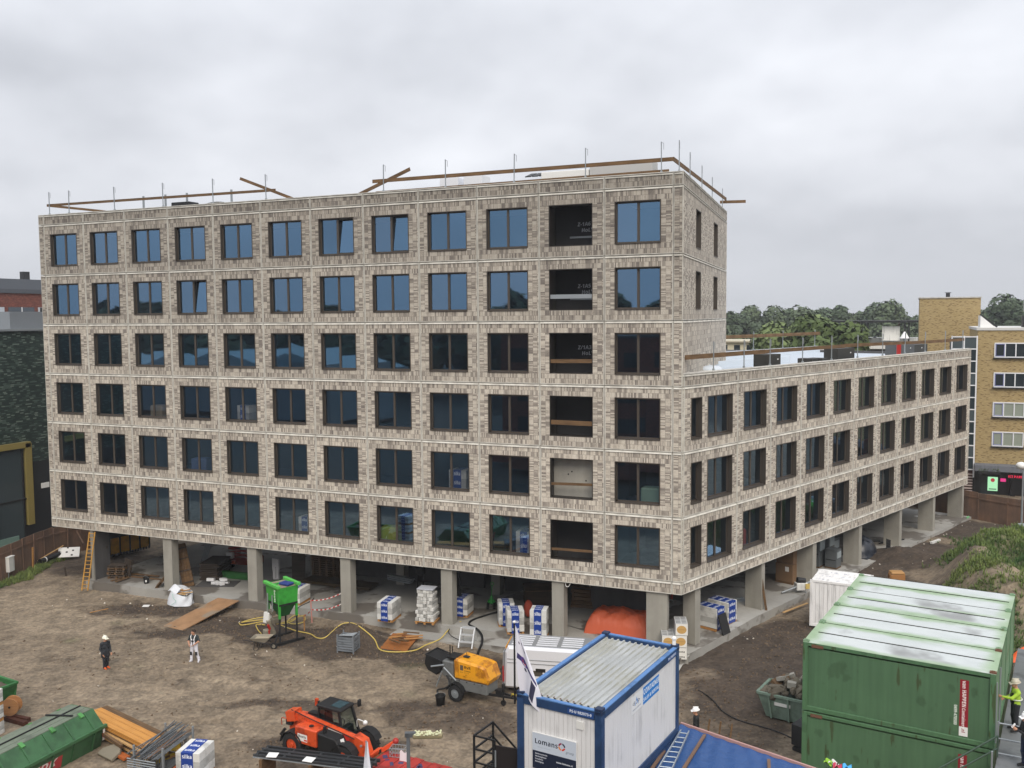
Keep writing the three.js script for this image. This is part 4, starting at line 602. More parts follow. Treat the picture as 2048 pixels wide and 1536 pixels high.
solo('timber_prop', beam([-48.257,-0.75,-1.669], [-48.1, 1.0, -1.6], 0.09, 0.09), M.wood, 'timber prop leaning on the left hoarding, nearest the cabinet', 'prop'); solo('timber_prop', beam([-49.48,0.975,-6.745], [-48.547,0.11,-6.527], 0.09, 0.09), M.rust, 'rusty prop high on the left hoarding near the facade corner', 'prop');
solo('stake', beam(at([-44.642,-0.75,-1.387]), at([-44.709,-0.75,-1.361], 0.65), 0.09, 0.09), M.darkwood, 'short dark stake standing in the pale sand left of the ladder', 'stake');
solo('loose_lath', beam(at([-36.159,-0.65,4.3], 0.04), at([-35.898,-0.65,3.128], 0.04), 0.08, 0.03), M.wood, 'single lath lying on the mud below the end column', 'lath'); solo('white_scrap', put(bx(0.42, 0.02, 0.3), ...at([-34.177,-0.65,1.682], 0.06), 0.4, 0.1), M.white, 'white scrap of sheet on the dark mud left of the big bag', 'scrap');
{ const a = at([-30.049,-0.62,4.509], 0.03), b = at([-28.412,-0.62,4.719], 0.03), c = onS([-27.964,-0.17,0.225], 0.05), d = onS([-29.632,-0.17,0.209], 0.05), e = (p) => [p[0], p[1] - 0.05, p[2]]; solo('rusty_ramp', [quad(a, b, c, d), quad(e(a), e(b), b, a), quad(e(b), e(c), c, b), quad(e(d), e(a), a, d), quad(e(c), e(d), d, c)], M.plate, 'rusty brown plywood ramp from the mud up to the slab', 'ramp'); }
// the dim middle bays
solo('hanging_coverall', [bx(0.5, 0.75, 0.15, ...[-26.914,1.685,-2.203]), bx(0.2, 0.8, 0.14, ...[-26.976,1.105,-2.131]), bx(0.2, 0.8, 0.14, ...[-26.813,1.104,-2.2])], mat(0x9a9ca0, 0.8), 'grey coverall hanging in the shade behind the second column', 'coverall');
{ const p = onS([-23.886,-0.15,-4.06]), o = thing('sheet_stack', 'stack of yellowish boards lying in front of the tall pallets', 'board stack', p, 0.02); for (let k = 0; k < 4; k++) mesh('sheet', bx(5.2, 0.035, 1.3, rr(-0.1, 0.1), 0.12 + k * 0.04, -0.8 + rr(-0.05, 0.05)), mat(0x9c8a5c, 0.85, 0, { map: T.oldwood }), o); for (const x of [-2, 0, 2]) mesh('bearer', bx(0.1, 0.1, 1.2, x, 0.05, -0.8), M.oldwood, o); }
solo('dark_door_leaf', put(bx(0.9, 2.1, 0.06), ...onS([-27.241,-0.17,-5.057], 1.0), 0.5, -0.12), M.darkwood, 'dark door leaf leaning on the inner column behind the silo', 'door leaf');
{ const a = onS([-20.959,-0.12,-6.311], 0.35), b = onS([-19.037,-0.12,-5.845], 0.35); for (let k = 0; k < 3; k++) solo('pale_profile', beam([a[0], a[1] + 0.12 * k, a[2]], [b[0] + k * 0.1, b[1] + 0.12 * k, b[2]], 0.3, 0.1), M.galv, `${['lowest', 'middle', 'top'][k]} pale metal profile of the bundle behind the block packs`, 'profile', 'pale metal profiles behind the block packs'); const p = onS([-18.322,-0.12,-5.887]), o = thing('mortar_pump', 'small dark mortar pump on the profiles behind the loose blocks', 'pump', [p[0], p[1] + 0.75, p[2]]); mesh('body', rb(0.5, 0.5, 0.4, 0.05, 0, 0.45, 0), M.black, o); mesh('hopper', cy(0.4, 0.2, 0.35, 0, 0.95, 0), M.black, o); for (const x of [-0.2, 0.2]) mesh('leg', rod([x, -0.7, 0.1], [x, 0.3, 0], 0.03), M.black, o); }
for (let k = 0; k < 3; k++) { const p = onS([-13.556,-0.1,-1.773]); solo('dark_beam', beam([p[0] + k * 0.1, p[1], p[2] - 0.1], [p[0] - 0.55 + k * 0.12, p[1] + 3.1, p[2] - 0.3 - k * 0.1], 0.07, 0.1), M.black, 'black steel section leaning upright against the fourth column', 'steel section', 'black sections leaning on the fourth column'); }
{ const p = onS([-12.6,-0.08,-4.309]), o = thing('pallet_truck', 'green hand pallet truck standing on the slab', 'pallet truck', p, 0.4), g = mat(0x36a345, 0.5); mesh('pump_head', [cy(0.06, 0.18, 0.45, 0, 0.35, 0), bx(0.45, 0.14, 0.2, 0, 0.22, 0)], g, o); mesh('handle', [rod([0, 0.5, 0], [0.05, 1.25, 0.1], 0.025), put(new THREE.TorusGeometry(0.1, 0.02, 5, 12), 0.05, 1.33, 0.1)], g, o); for (const x of [-0.2, 0.2]) mesh('fork', bx(0.16, 0.06, 1.15, x, 0.14, 0.6), M.black, o); mesh('wheel', cy(0.09, 0.09, 0.1, 0, 0.09, -0.05, 0, Math.PI / 2), M.rubber, o); }
{ const p = onS([-9.622,-0.03,-4.383]), o = thing('plywood_crate', 'dim plywood crate behind the tall block pack', 'crate', [p[0], p[1], p[2] - 0.9], 0.5); mesh('side_board', bx(2.2, 1.0, 1.6, 0, 0.6, 0), mat(0x8a765a, 0.85, 0, { map: T.oldwood }), o); mesh('lid_board', bx(2.3, 0.05, 1.7, 0, 1.13, 0), M.oldwood, o); }
solo('red_sack', sph(0.34, ...onS([-9.496,-0.02,-2.63], 0.6), 0.8, 1.5, 0.8), mat(0xb04a36, 0.8), 'red sack standing left of the tall block pack', 'sack');
{ const p = onS([-5.981,0.03,-4.235]), o = thing('timber_box', 'long timber box of stacked planks in the shade', 'timber box', [p[0], p[1], p[2] - 1.5], 0.12); for (let k = 0; k < 5; k++) mesh('plank', bx(3.6, 0.2, 0.06, rr(-0.05, 0.05), 0.25 + k * 0.22, 0.5 - k * 0.03), M.oldwood, o); mesh('lid_plank', bx(3.6, 0.05, 1.1, 0, 1.38, -0.05), M.oldwood, o); for (const x of [-1.7, 0, 1.7]) mesh('post', bx(0.1, 1.3, 0.1, x, 0.65, 0.42), M.oldwood, o);
  for (const [i, dx] of [[0, -0.45], [1, 0.9]]) { const b = thing('yellow_lidded_tub', `pale tub with yellow lid on the timber box, ${i ? 'right' : 'left'} one`, 'tub', [p[0] + dx, p[1] + 1.41, p[2] - 1.45], 0.3 + i); mesh('tub', rb(0.75, 0.62, 0.65, 0.06, 0, 0.31, 0), mat(0xa9a08c, 0.7), b); mesh('lid', rb(0.8, 0.2, 0.7, 0.07, 0, 0.66, 0), mat(0xc3a023, 0.5), b); } }
{ // orange tarpaulin over a heap
  const p = onS([-3.896,0.05,-1.472]); solo('orange_tarpaulin', grid(60, 40, (u, v) => { const x = (u - 0.5) * 3.7, z = (v - 0.5) * 2.5, b = Math.pow(Math.max(0, 1 - Math.pow(Math.abs(u - 0.5) * 2.01, 7)), 0.5) * Math.pow(Math.max(0, 1 - Math.pow(Math.abs(v - 0.5) * 2.01, 5)), 0.5); return [p[0] + x, p[1] + 1.15 * b * (1 + 0.4 * gn(x, z, 0.9, 71)) - 0.1 * b * Math.abs(Math.sin(x * 2.2 + 2 * gn(x, z, 0.8, 75))) + 0.2 * gn(x, z, 2, 72) + 0.16 * Math.abs(gn(x, z, 1.4, 73)) - 0.12 * Math.abs(gn(x * 1.5, z, 2.6, 74)), p[2] - 1.2 + z]; }), mat(0xc9603f, 0.6, 0, D), 'crumpled orange tarpaulin over a heap behind the white cabin', 'tarpaulin'); }
{ const p = onS([-2.496,0.1,-7.77]), o = thing('hand_cart', 'red hand cart with pale wheels under the facade corner', 'hand cart', [p[0], p[1], p[2]], 0.6); for (const z of [-0.3, 0.3]) mesh('wheel', put(new THREE.TorusGeometry(0.2, 0.06, 8, 18), 0, 0.26, z), mat(0x8f8f8c, 0.8), o); mesh('axle', rod([0, 0.26, -0.3], [0, 0.26, 0.3], 0.03), M.red, o); mesh('frame', [rod([0, 0.26, -0.15], [0.3, 1.2, -0.15], 0.03), rod([0, 0.26, 0.15], [0.3, 1.2, 0.15], 0.03), bx(0.3, 0.05, 0.45, -0.15, 0.2, 0), bx(0.1, 0.5, 0.4, 0.15, 0.6, 0)], M.red, o); }
{ // insulation packs
  const wall = canvasTex(128, 128, (c) => { c.fillStyle = '#e6e4de'; c.fillRect(0, 0, 128, 128); c.fillStyle = '#c8a062'; c.beginPath(); c.ellipse(64, 64, 52, 46, 0, 0, 7); c.fill(); c.fillStyle = '#8f7346'; c.fillRect(14, 62, 100, 3); });
  const words = txt(256, 96, '#e6e4de', '#33312e', [['Kingspan Therma', 128, 40], ['Kingspan Therma', 128, 84]], 'bold 26px sans-serif'), side = canvasTex(128, 128, (c) => { c.fillStyle = '#bcbcba'; c.fillRect(0, 0, 128, 128); c.fillStyle = '#4b4c50'; for (let k = 0; k < 5; k++) for (let j = 0; j < 2; j++) c.fillRect(6 + j * 62, 8 + k * 24, 50, 9); });
  const p = wing([-0.438,0.748][0], 0, 0.1), base = [p[0] - 0.15, 0.05, p[2] + 0.1], fm = mat(0xffffff, 0.4, 0, { map: wall, keep: true }), wm = mat(0xffffff, 0.4, 0, { map: words, keep: true }), sm = mat(0xffffff, 0.4, 0, { map: side, keep: true });
  for (const [i, x, y, w, n] of [[0, 0, 0, 1.25, 'lowest pack'], [1, -0.32, 0.62, 0.62, 'left middle pack'], [2, 0.32, 0.62, 0.62, 'right middle pack'], [3, 0.36, 1.24, 0.62, 'topmost pack']]) {
    const h = 0.6, o = thing('insulation_pack', `white insulation board pack at the corner, ${n}`, 'insulation pack', [base[0] + Math.cos(ANG * 0.3) * x, base[1] + y, base[2] - Math.sin(ANG * 0.3) * x], 0.3, 'insulation packs at the corner');
    mesh('board_pack', rb(w, h, 1.2, 0.02, 0, h / 2, -0.6), M.dirtyWhite, o); mesh('printed_end', quad([-w / 2 + 0.01, 0.01, 0.004], [w / 2 - 0.01, 0.01, 0.004], [w / 2 - 0.01, h - 0.01, 0.004], [-w / 2 + 0.01, h - 0.01, 0.004]), i ? fm : wm, o); mesh('printed_side', [quad([-w / 2 - 0.004, 0.01, -1.18], [-w / 2 - 0.004, 0.01, 0], [-w / 2 - 0.004, h, 0], [-w / 2 - 0.004, h, -1.18]), quad([-w / 2, h + 0.004, 0], [w / 2, h + 0.004, 0], [w / 2, h + 0.004, -1.18], [-w / 2, h + 0.004, -1.18])], sm, o);
  } }
{ const s = [3.944,0.245][0]; solo('black_board', put(bx(0.75, 1.1, 0.05), ...wing(s, wingSlabY(s) + 0.5, 0.12), ANG, -0.3), mat(0x1c1c1e, 0.8), 'black board leaning on the block packs at the wing edge', 'board'); }
for (let k = 0; k < 3; k++) { const a = [6.862,0.764], b = [8.766,0.019]; solo('silver_profile', beam(wing(a[0] + 0.1 * k, 0.5 + 0.12 * (k % 2), -2.8 + 0.14 * k), wing(b[0] + 0.4 + 0.15 * k, 0.5 + 0.12 * (k % 2), -2.0 + 0.14 * k), 0.12, 0.1), M.galv, `${['rear', 'middle', 'front'][k]} silver profile lying behind the wing block packs`, 'profile', 'silver profiles behind the wing packs'); }
// along the wing
const wAt = (q, u, dy = 0) => wing(q[0], wingSlabY(q[0]) + dy, u);
{ const q = [14.982,0.544], o = thing('carton_stack', 'tall brown carton on a pallet under the wing', 'carton', wAt(q, -1.8), ANG); const cm = mat(0x7d6248, 0.85); mesh('lower_carton', rb(1.5, 1.15, 1.2, 0.03, 0, 0.7, 0), cm, o); mesh('upper_carton', rb(1.45, 1.05, 1.2, 0.03, 0.04, 1.82, 0), cm, o); mesh('tape_label', bx(0.01, 0.3, 0.25, -0.755, 0.95, 0.2), M.white, o); mesh('film_strip', bx(0.3, 2.4, 0.9, 0.92, 1.3, 0), mat(0x596272, 0.25), o); mesh('pallet_base', bx(1.5, 0.12, 1.2, 0, 0.06, 0), M.oldwood, o); }
{ const q = [13.157,1.014], o = thing('tile_saw', 'dirty white saw table with pipe legs at the wing edge', 'saw table', wAt(q, -0.1), 0.5); mesh('tank', rb(0.7, 0.45, 0.5, 0.05, 0, 0.4, 0), M.dirtyWhite, o); mesh('motor', cy(0.18, 0.18, 0.5, 0, 0.75, 0, 0, 1.4), M.darksteel, o); mesh('long_pipe', rod([-1.3, 0.1, 0.2], [0.9, 0.75, 0], 0.06), M.galv, o); mesh('leg', rod([0.25, 0, 0.2], [0.2, 0.3, 0.1], 0.03), M.galv, o); mesh('yellow_guard', bx(0.25, 0.3, 0.1, 0.3, 0.45, 0.28), mat(0xcdb46a, 0.6), o); }
{ const q = [20.474,0.264]; [[0, 0, 1.0, 1.9, 'left grey'], [1.15, 0.15, 0.9, 2.1, 'middle film wrapped'], [2.2, 0, 0.9, 1.5, 'right low'], [0.4, 1.0, 0.8, 1.2, 'front']].forEach(([ds, du, w, h, n], i) => { const o = thing('switch_cabinet', `${n} grey cabinet among the crates under the wing`, 'cabinet', wing(q[0] - 1 + ds, wingSlabY(20), -2.2 + du), ANG + rr(-0.1, 0.1), 'grey cabinets under the wing'); mesh('housing', rb(w, h, 0.8, 0.02, 0, h / 2 + 0.1, 0), mat(0x5c6164, 0.5, 0, { map: T.dirty }), o); mesh('door_strip', bx(w * 0.9, 0.05, 0.02, 0, h * 0.6, 0.41), M.black, o); mesh('door_strip', bx(0.02, 0.05, 0.7, -w / 2 - 0.005, h * 0.5, 0), M.black, o); mesh('film', bx(w * 0.8, h * 0.35, 0.03, 0, h * 0.78, 0.42), mat(0x9aa4a8, 0.15), o); mesh('base', bx(w, 0.1, 0.8, 0, 0.05, 0), M.oldwood, o); }); }
solo('dark_foil_heap', grid(30, 20, (u, v) => { const q = [24.598,0.786], a = (u - 0.5) * 2.6, b = (v - 0.5) * 2, f = Math.max(0, 1 - Math.hypot(a / 1.3, b)); return wing(q[0] + a, wingSlabY(20) + 1.5 * Math.sqrt(f) * (1 + 0.5 * gn(a, b, 1.4, 77)) + 0.02, -1.3 + b); }), mat(0x1f242e, 0.35, 0, D), 'dark foil covered heap beside the wing column', 'foil heap');
{ const q = [25.723,0.338], o = thing('steel_grate', 'dark steel grate leaning at the slab edge of the wing', 'grate', wAt(q, 0.15), ANG); for (let k = 0; k < 8; k++) mesh('bar', bx(0.03, 1.1, 0.03, -0.35 + k * 0.1, 0.5, 0), M.darksteel, o); for (let k = 0; k < 6; k++) mesh('cross_bar', bx(0.75, 0.03, 0.03, 0, 0.05 + k * 0.2, 0.01), M.darksteel, o); o.rotation.x = -0.35; }
[[[28.79,0.28], 0.4], [[28.495,0.267], 1.2], [[26.273,0.504], -0.5], [[30.446,0.597], 0.9]].forEach(([q, a], i) => solo('offcut_piece', put(bx(0.6, 0.06, 0.12), ...wing(q[0], wingSlabY(20) + 0.05, [-2, -1.5, -0.8, -0.8][i]), a), M.darksteel, `dark offcut on the far slab of the wing, ${['rearmost', 'second', 'front', 'beside the far column'][i]}`, 'offcut'));
solo('wooden_prop', beam(wAt([8.585,0.78], 0.1, -0.1), wAt([8.51,2.173], -0.3, 2.4), 0.08, 0.12), M.oldwood, 'plank leaning on the first wing column', 'plank');
solo('floor_lath', beam(wAt([9.448,0.958], 0.7, -0.2), wAt([12.033,0.408], 0.9, -0.2), 0.12, 0.04), M.palewood, 'pale lath lying at the wing slab edge', 'lath'); solo('white_tube', beam(wing(31.6, 0.35, 1.0), wing(33, 0.35, 1.1), 0.18, 0.15), M.dirtyWhite, 'white tube lying in the dirt beyond the wing slab', 'tube');
solo('green_edge_board', put(bx(0.5, 0.55, 0.08), ...wing(41.9, 0.3, 0.22), ANG), mat(0x7fc88a, 0.6), 'pale green edge board at the far slab corner', 'board'); solo('white_bag', sph(0.3, ...at([11.8, 0, -38.2], 0.1), 2.2, 0.4, 1), M.white, 'white plastic scrap on the soil before the right hoarding', 'scrap');

{ // stores seen through the panes
  const inside = (r, i, dx, z, label, w, h, d) => { limePack(label, [XA(i) + dx, J[r + 2] + 0.02, z], rr(-0.2, 0.2), w, h, d, 3, 0.45).userData.group = 'block packs seen through windows'; };
  inside(5, 9, 2.35, -1.0, 'blue banded block pack inside the lowest window left of the loggias', 0.95, 1.75, 0.9); inside(4, 8, 1.9, -1.1, 'pale block pack inside a second floor window', 1.1, 1.6, 0.9); inside(5, 5, 2.1, -1.2, 'block pack inside the lowest window above the silo', 0.9, 1.4, 0.9); inside(3, 4, 1.4, -1.1, 'block pack inside a third floor window left of centre', 1.0, 1.5, 0.9);
  for (const [r, i, dx, c, n] of [[5, 7, 0.9, 0x9fb04a, 'lime green'], [4, 11, 2.3, 0x8fb0a0, 'pale green'], [3, 2, 1.5, 0x9a8f7a, 'tan'], [4, 3, 1.2, 0x4d5f8a, 'blue']]) solo('covered_stack', rb(1.1, 1.3, 0.8, 0.12, XA(i) + dx, J[r + 2] + 0.67, -1.0, rr(-0.3, 0.3)), mat(c, 0.7), `${n} covered stack behind a pane of the main facade`, 'stack');
  for (const [k, y, c, n] of [[6, J[5], 0xa02c2c, 'middle'], [7, J[6] , 0xa83a34, 'lower'], [1, J[6], 0xb04038, 'near']]) solo('red_cover', put(rb(1.2, 1.4, 0.8, 0.15), ...wing(SB(k) + 1.6, y - H + 0.75, -1.0), ANG), mat(c, 0.6), `red covered stack behind a ${n} window of the wing`, 'stack');
}

// =====================================================================  cabins and containers
const cabWhite = mat(0xdedede, 0.45, 0, { map: T.streak }), cabBlue = mat(0x2a456c, 0.45, 0, { map: T.dirty });
{ // white and blue site cabin, stacked on two others
  const o = thing('site_cabin', 'white site cabin with blue frame and grey ribbed roof, topmost of its stack', 'cabin', [3.547, 5.13, 24.822], 1.433), L = 5.36, W = 2.44, H1 = 2.6;
  const post = (x, z) => rb(0.2, H1, 0.2, 0.02, x, H1 / 2, z, 0, 0, 0, 1); for (const x of [0.1, L - 0.1]) for (const z of [-0.1, -W + 0.1]) mesh('corner_post', post(x, z), cabBlue, o);
  for (const z of [-0.08, -W + 0.08]) { mesh('top_rail', bx(L - 0.4, 0.2, 0.16, L / 2, H1 - 0.1, z), cabBlue, o); mesh('bottom_rail', bx(L - 0.4, 0.18, 0.16, L / 2, 0.09, z), cabBlue, o); } for (const x of [0.08, L - 0.08]) { mesh('top_rail', bx(0.16, 0.22, W - 0.4, x, H1 - 0.11, -W / 2), cabBlue, o); mesh('bottom_rail', bx(0.16, 0.18, W - 0.4, x, 0.09, -W / 2), cabBlue, o); }
  const fluted = (len, f) => { const g = []; const n = Math.round(len / 0.125); for (let k = 0; k < n; k++) g.push(f((k + 0.5) * len / n, len / n)); return g; };
  mesh('wall_panel', fluted(W - 0.4, (t, w) => bx(0.02, H1 - 0.4, w - 0.008, 0.05, H1 / 2, -0.2 - t)), cabWhite, o).userData.kind = 'stuff'; mesh('wall_panel', [bx(0.01, H1 - 0.38, W - 0.3, 0.07, H1 / 2, -W / 2)], cabWhite, o);
  mesh('wall_panel', fluted(L - 0.4, (t, w) => bx(w - 0.008, H1 - 0.38, 0.02, 0.2 + t, H1 / 2 - 0.01, -0.05)), cabWhite, o).userData.kind = 'stuff'; mesh('wall_panel', [bx(L - 0.3, H1 - 0.36, 0.01, L / 2, H1 / 2, -0.07), bx(L - 0.3, H1 - 0.36, 0.02, L / 2, H1 / 2, -W + 0.05)], cabWhite, o); mesh('rear_wall', bx(0.03, H1 - 0.36, W - 0.3, L - 0.05, H1 / 2, -W / 2), cabWhite, o);
  T.zinc = dataTex(256, 256, 2.5, (u, v) => { const g = fbm(u * 3, v * 9, 3, 9, 15, 5, 0.6), m = sstep(0.45, 0.7, fbm(u * 4, v * 4, 4, 4, 19, 5)); return mixc(mixc([150, 153, 153], [194, 197, 197], g), [150, 148, 132], m * 0.5); });
  const roofM = mat(0xffffff, 0.5, 0.1, { map: T.zinc }), nR = 11, rw = (W - 0.34) / nR; const prof = []; for (let k = 0; k < nR; k++) { const z = -0.17 - k * rw; prof.push([z, 0], [z - rw * 0.62, 0], [z - rw * 0.7, 0.05], [z - rw * 0.92, 0.05]); } prof.push([-0.17 - nR * rw, 0]);
  mesh('roof_sheet', prof.slice(1).map((b, k) => { const a = prof[k]; return quad([0.3, H1 - 0.07 + a[1], a[0]], [L - 0.25, H1 - 0.07 + a[1], a[0]], [L - 0.25, H1 - 0.07 + b[1], b[0]], [0.3, H1 - 0.07 + b[1], b[0]]); }), roofM, o); mesh('roof_gutter', [bx(0.28, 0.03, W - 0.4, 0.28, H1 - 0.1, -W / 2), bx(0.25, 0.03, W - 0.4, L - 0.26, H1 - 0.12, -W / 2)], roofM, o);
  mesh('roof_edge', [bx(L - 0.1, 0.03, 0.12, L / 2, H1 + 0.012, -0.06), bx(L - 0.1, 0.03, 0.12, L / 2, H1 + 0.012, -W + 0.06), bx(0.12, 0.03, W - 0.1, 0.06, H1 + 0.012, -W / 2), bx(0.12, 0.03, W - 0.1, L - 0.06, H1 + 0.012, -W / 2)], mat(0x567fb4, 0.5, 0, { map: T.dirty }), o);
  for (const x of [0.1, L - 0.1]) for (const z of [-0.1, -W + 0.1]) mesh('corner_casting', bx(0.2, 0.16, 0.2, x, H1 + 0.0, z), mat(0x20304e, 0.6), o); mesh('lifting_eye', [cy(0.05, 0.06, 0.18, L - 0.12, H1 + 0.15, -0.12), sph(0.07, L - 0.12, H1 + 0.26, -0.12)], M.white, o);
  for (let k = 0; k < 7; k++) mesh('rust_patch', bx(0.05, 0.012, 0.11, 0.4, H1 - 0.052, -0.75 - k * 0.19), M.rust, o); mesh('vent', [bx(0.03, 0.2, 0.2, 0.025, 2.15, -0.62)], M.dirtyWhite, o);
  const sign = canvasTex(512, 384, (c) => { c.fillStyle = '#c3ccd8'; c.fillRect(0, 0, 512, 190); c.fillStyle = '#20283c'; c.fillRect(0, 190, 512, 194); c.fillStyle = '#1d2436'; c.font = 'bold 74px sans-serif'; c.fillText('Lomans', 24, 112); c.fillStyle = '#55606e'; c.font = 'italic 34px serif'; c.fillText('groep', 392, 140); c.fillStyle = '#8b96a6'; c.font = '15px sans-serif'; c.fillText('I N S T A L L A T E U R S', 60, 150);
    for (const [a, col] of [[0.2, '#d3402e'], [1.77, '#e08a3a'], [3.34, '#8d2f4a'], [4.9, '#20283c']]) { c.strokeStyle = col; c.lineWidth = 17; c.beginPath(); c.arc(346, 84, 33, a, a + 1.35); c.stroke(); }
    c.fillStyle = '#dfe4ea'; c.font = 'bold 19px sans-serif'; ['Elektrotechniek', 'Werktuigbouw', 'Installatie', 'Beveiliging'].forEach((t, k) => c.fillText(t, 30, 226 + k * 28)); c.font = 'bold 26px sans-serif'; c.fillText('www.lomans.nl', 280, 268); c.fillText('033 750 34 00', 290, 335); });
  mesh('company_sign', [put(bx(1.28, 0.98, 0.03), 0.0, 1.22, -1.33, -Math.PI / 2)], M.white, o); mesh('sign_print', quad([-0.02, 0.745, -1.96], [-0.02, 0.745, -0.7], [-0.02, 1.695, -0.7], [-0.02, 1.695, -1.96]), mat(0xffffff, 0.35, 0, { map: sign, keep: true }), o);
  const num = txt(256, 48, '#2b4c86', '#e8ecf2', [['PS-U 982073-9', 128, 36]], 'bold 33px sans-serif'), dec = canvasTex(512, 128, (c) => { c.fillStyle = '#e6e7e8'; c.fillRect(0, 0, 512, 128); c.fillStyle = '#2c7fd0'; c.fillRect(210, 0, 302, 128); c.fillStyle = '#f2f5f8'; c.font = 'bold 54px sans-serif'; c.fillText('CONTAINER', 216, 58); c.font = 'bold 38px sans-serif'; c.fillText('SALES & RENTAL', 216, 108); c.fillStyle = '#1d2c50'; c.font = 'bold 40px sans-serif'; c.fillText('<S C S>', 22, 72); c.strokeStyle = '#2c7fd0'; c.lineWidth = 8; c.beginPath(); c.moveTo(70, 80); c.lineTo(95, 30); c.lineTo(120, 80); c.stroke(); c.font = '16px sans-serif'; c.fillText('www.scs-rental.com', 26, 108); });
  mesh('unit_number', quad([-0.004, H1 - 0.19, -0.95], [-0.004, H1 - 0.19, -0.22], [-0.004, H1 - 0.04, -0.22], [-0.004, H1 - 0.04, -0.95]), mat(0xffffff, 0.4, 0, { map: num, keep: true }), o); mesh('unit_number', quad([L - 0.95, H1 - 0.18, 0.004], [L - 0.25, H1 - 0.18, 0.004], [L - 0.25, H1 - 0.03, 0.004], [L - 0.95, H1 - 0.03, 0.004]), mat(0xffffff, 0.4, 0, { map: num, keep: true }), o); mesh('rental_decal', quad([1.9, 1.8, -0.035], [3.85, 1.8, -0.035], [3.85, 2.28, -0.035], [1.9, 2.28, -0.035]), mat(0xffffff, 0.35, 0, { map: dec, keep: true }), o);
  for (let lv = 0; lv < 2; lv++) { const c = thing('site_cabin', lv ? 'white site cabin directly under the ribbed roof cabin' : 'white site cabin at the bottom of the cabin stack', 'cabin', [3.547, lv * 2.57 - 0.02, 24.822], 1.433); mesh('wall_panel', bx(L - 0.1, 2.3, W - 0.1, L / 2, 1.28, -W / 2), cabWhite, c); mesh('frame', [bx(L, 0.18, W, L / 2, 2.46, -W / 2), bx(L, 0.16, W, L / 2, 0.08, -W / 2)], cabBlue, c); for (const x of [0.1, L - 0.1]) for (const z of [-0.1, -W + 0.1]) mesh('corner_post', bx(0.21, 2.2, 0.21, x, 1.25, z), cabBlue, c); }
}
{ // flag on a dark pole fixed to the cabin corner
  const o = thing('flag_pole', 'dark flag pole standing at the left corner of the ribbed roof cabin', 'flag pole', [1.07, 7.45, 24.46]); mesh('pole', cy(0.022, 0.028, 2.15, 0, 1.07, 0), M.black, o); mesh('pole_tip', sph(0.035, 0, 2.17, 0), M.white, o);
  const ft = canvasTex(256, 512, (c) => { c.fillStyle = '#dcdce6'; c.fillRect(0, 0, 256, 512); c.strokeStyle = '#33334e'; c.lineWidth = 9; c.beginPath(); c.arc(150, 120, 26, 0, 7); c.stroke(); c.fillStyle = '#33334e'; c.beginPath(); c.arc(70, 118, 10, 0, 7); c.fill(); c.fillStyle = '#3a3566'; c.save(); c.translate(20, 205); c.rotate(0.25); c.fillRect(0, 0, 220, 44); c.restore(); c.strokeStyle = '#5a3a8e'; c.lineWidth = 9; c.beginPath(); c.arc(90, 250, 32, 0, 7); c.stroke(); c.strokeStyle = '#a33a4a'; c.beginPath(); c.arc(90, 250, 16, 0, 4); c.stroke(); c.fillStyle = '#33334e'; c.beginPath(); c.arc(88, 308, 14, 0, 7); c.fill(); c.save(); c.translate(190, 320); c.rotate(0.3); c.fillRect(-30, 0, 44, 180); c.restore(); });
  solo('company_flag', grid(24, 30, (u, v) => { const d = 1 - v, w = 0.06 + 0.64 * Math.sin(Math.min(1, d * 1.45) * 1.45), s = Math.sin(u * 9 + d * 3) * 0.07 * d; return [1.07 + 0.03 + u * w + 0.12 * d * d, 9.55 - 1.75 * d - u * u * 0.5 * Math.min(1, d * 2.2) - 0.15 * u, 24.46 + s + 0.16 * u * d]; }), mat(0xffffff, 0.8, 0, { map: ft, keep: true, side: THREE.DoubleSide }), 'limp white company flag with violet bars hanging on the dark pole', 'flag');
}
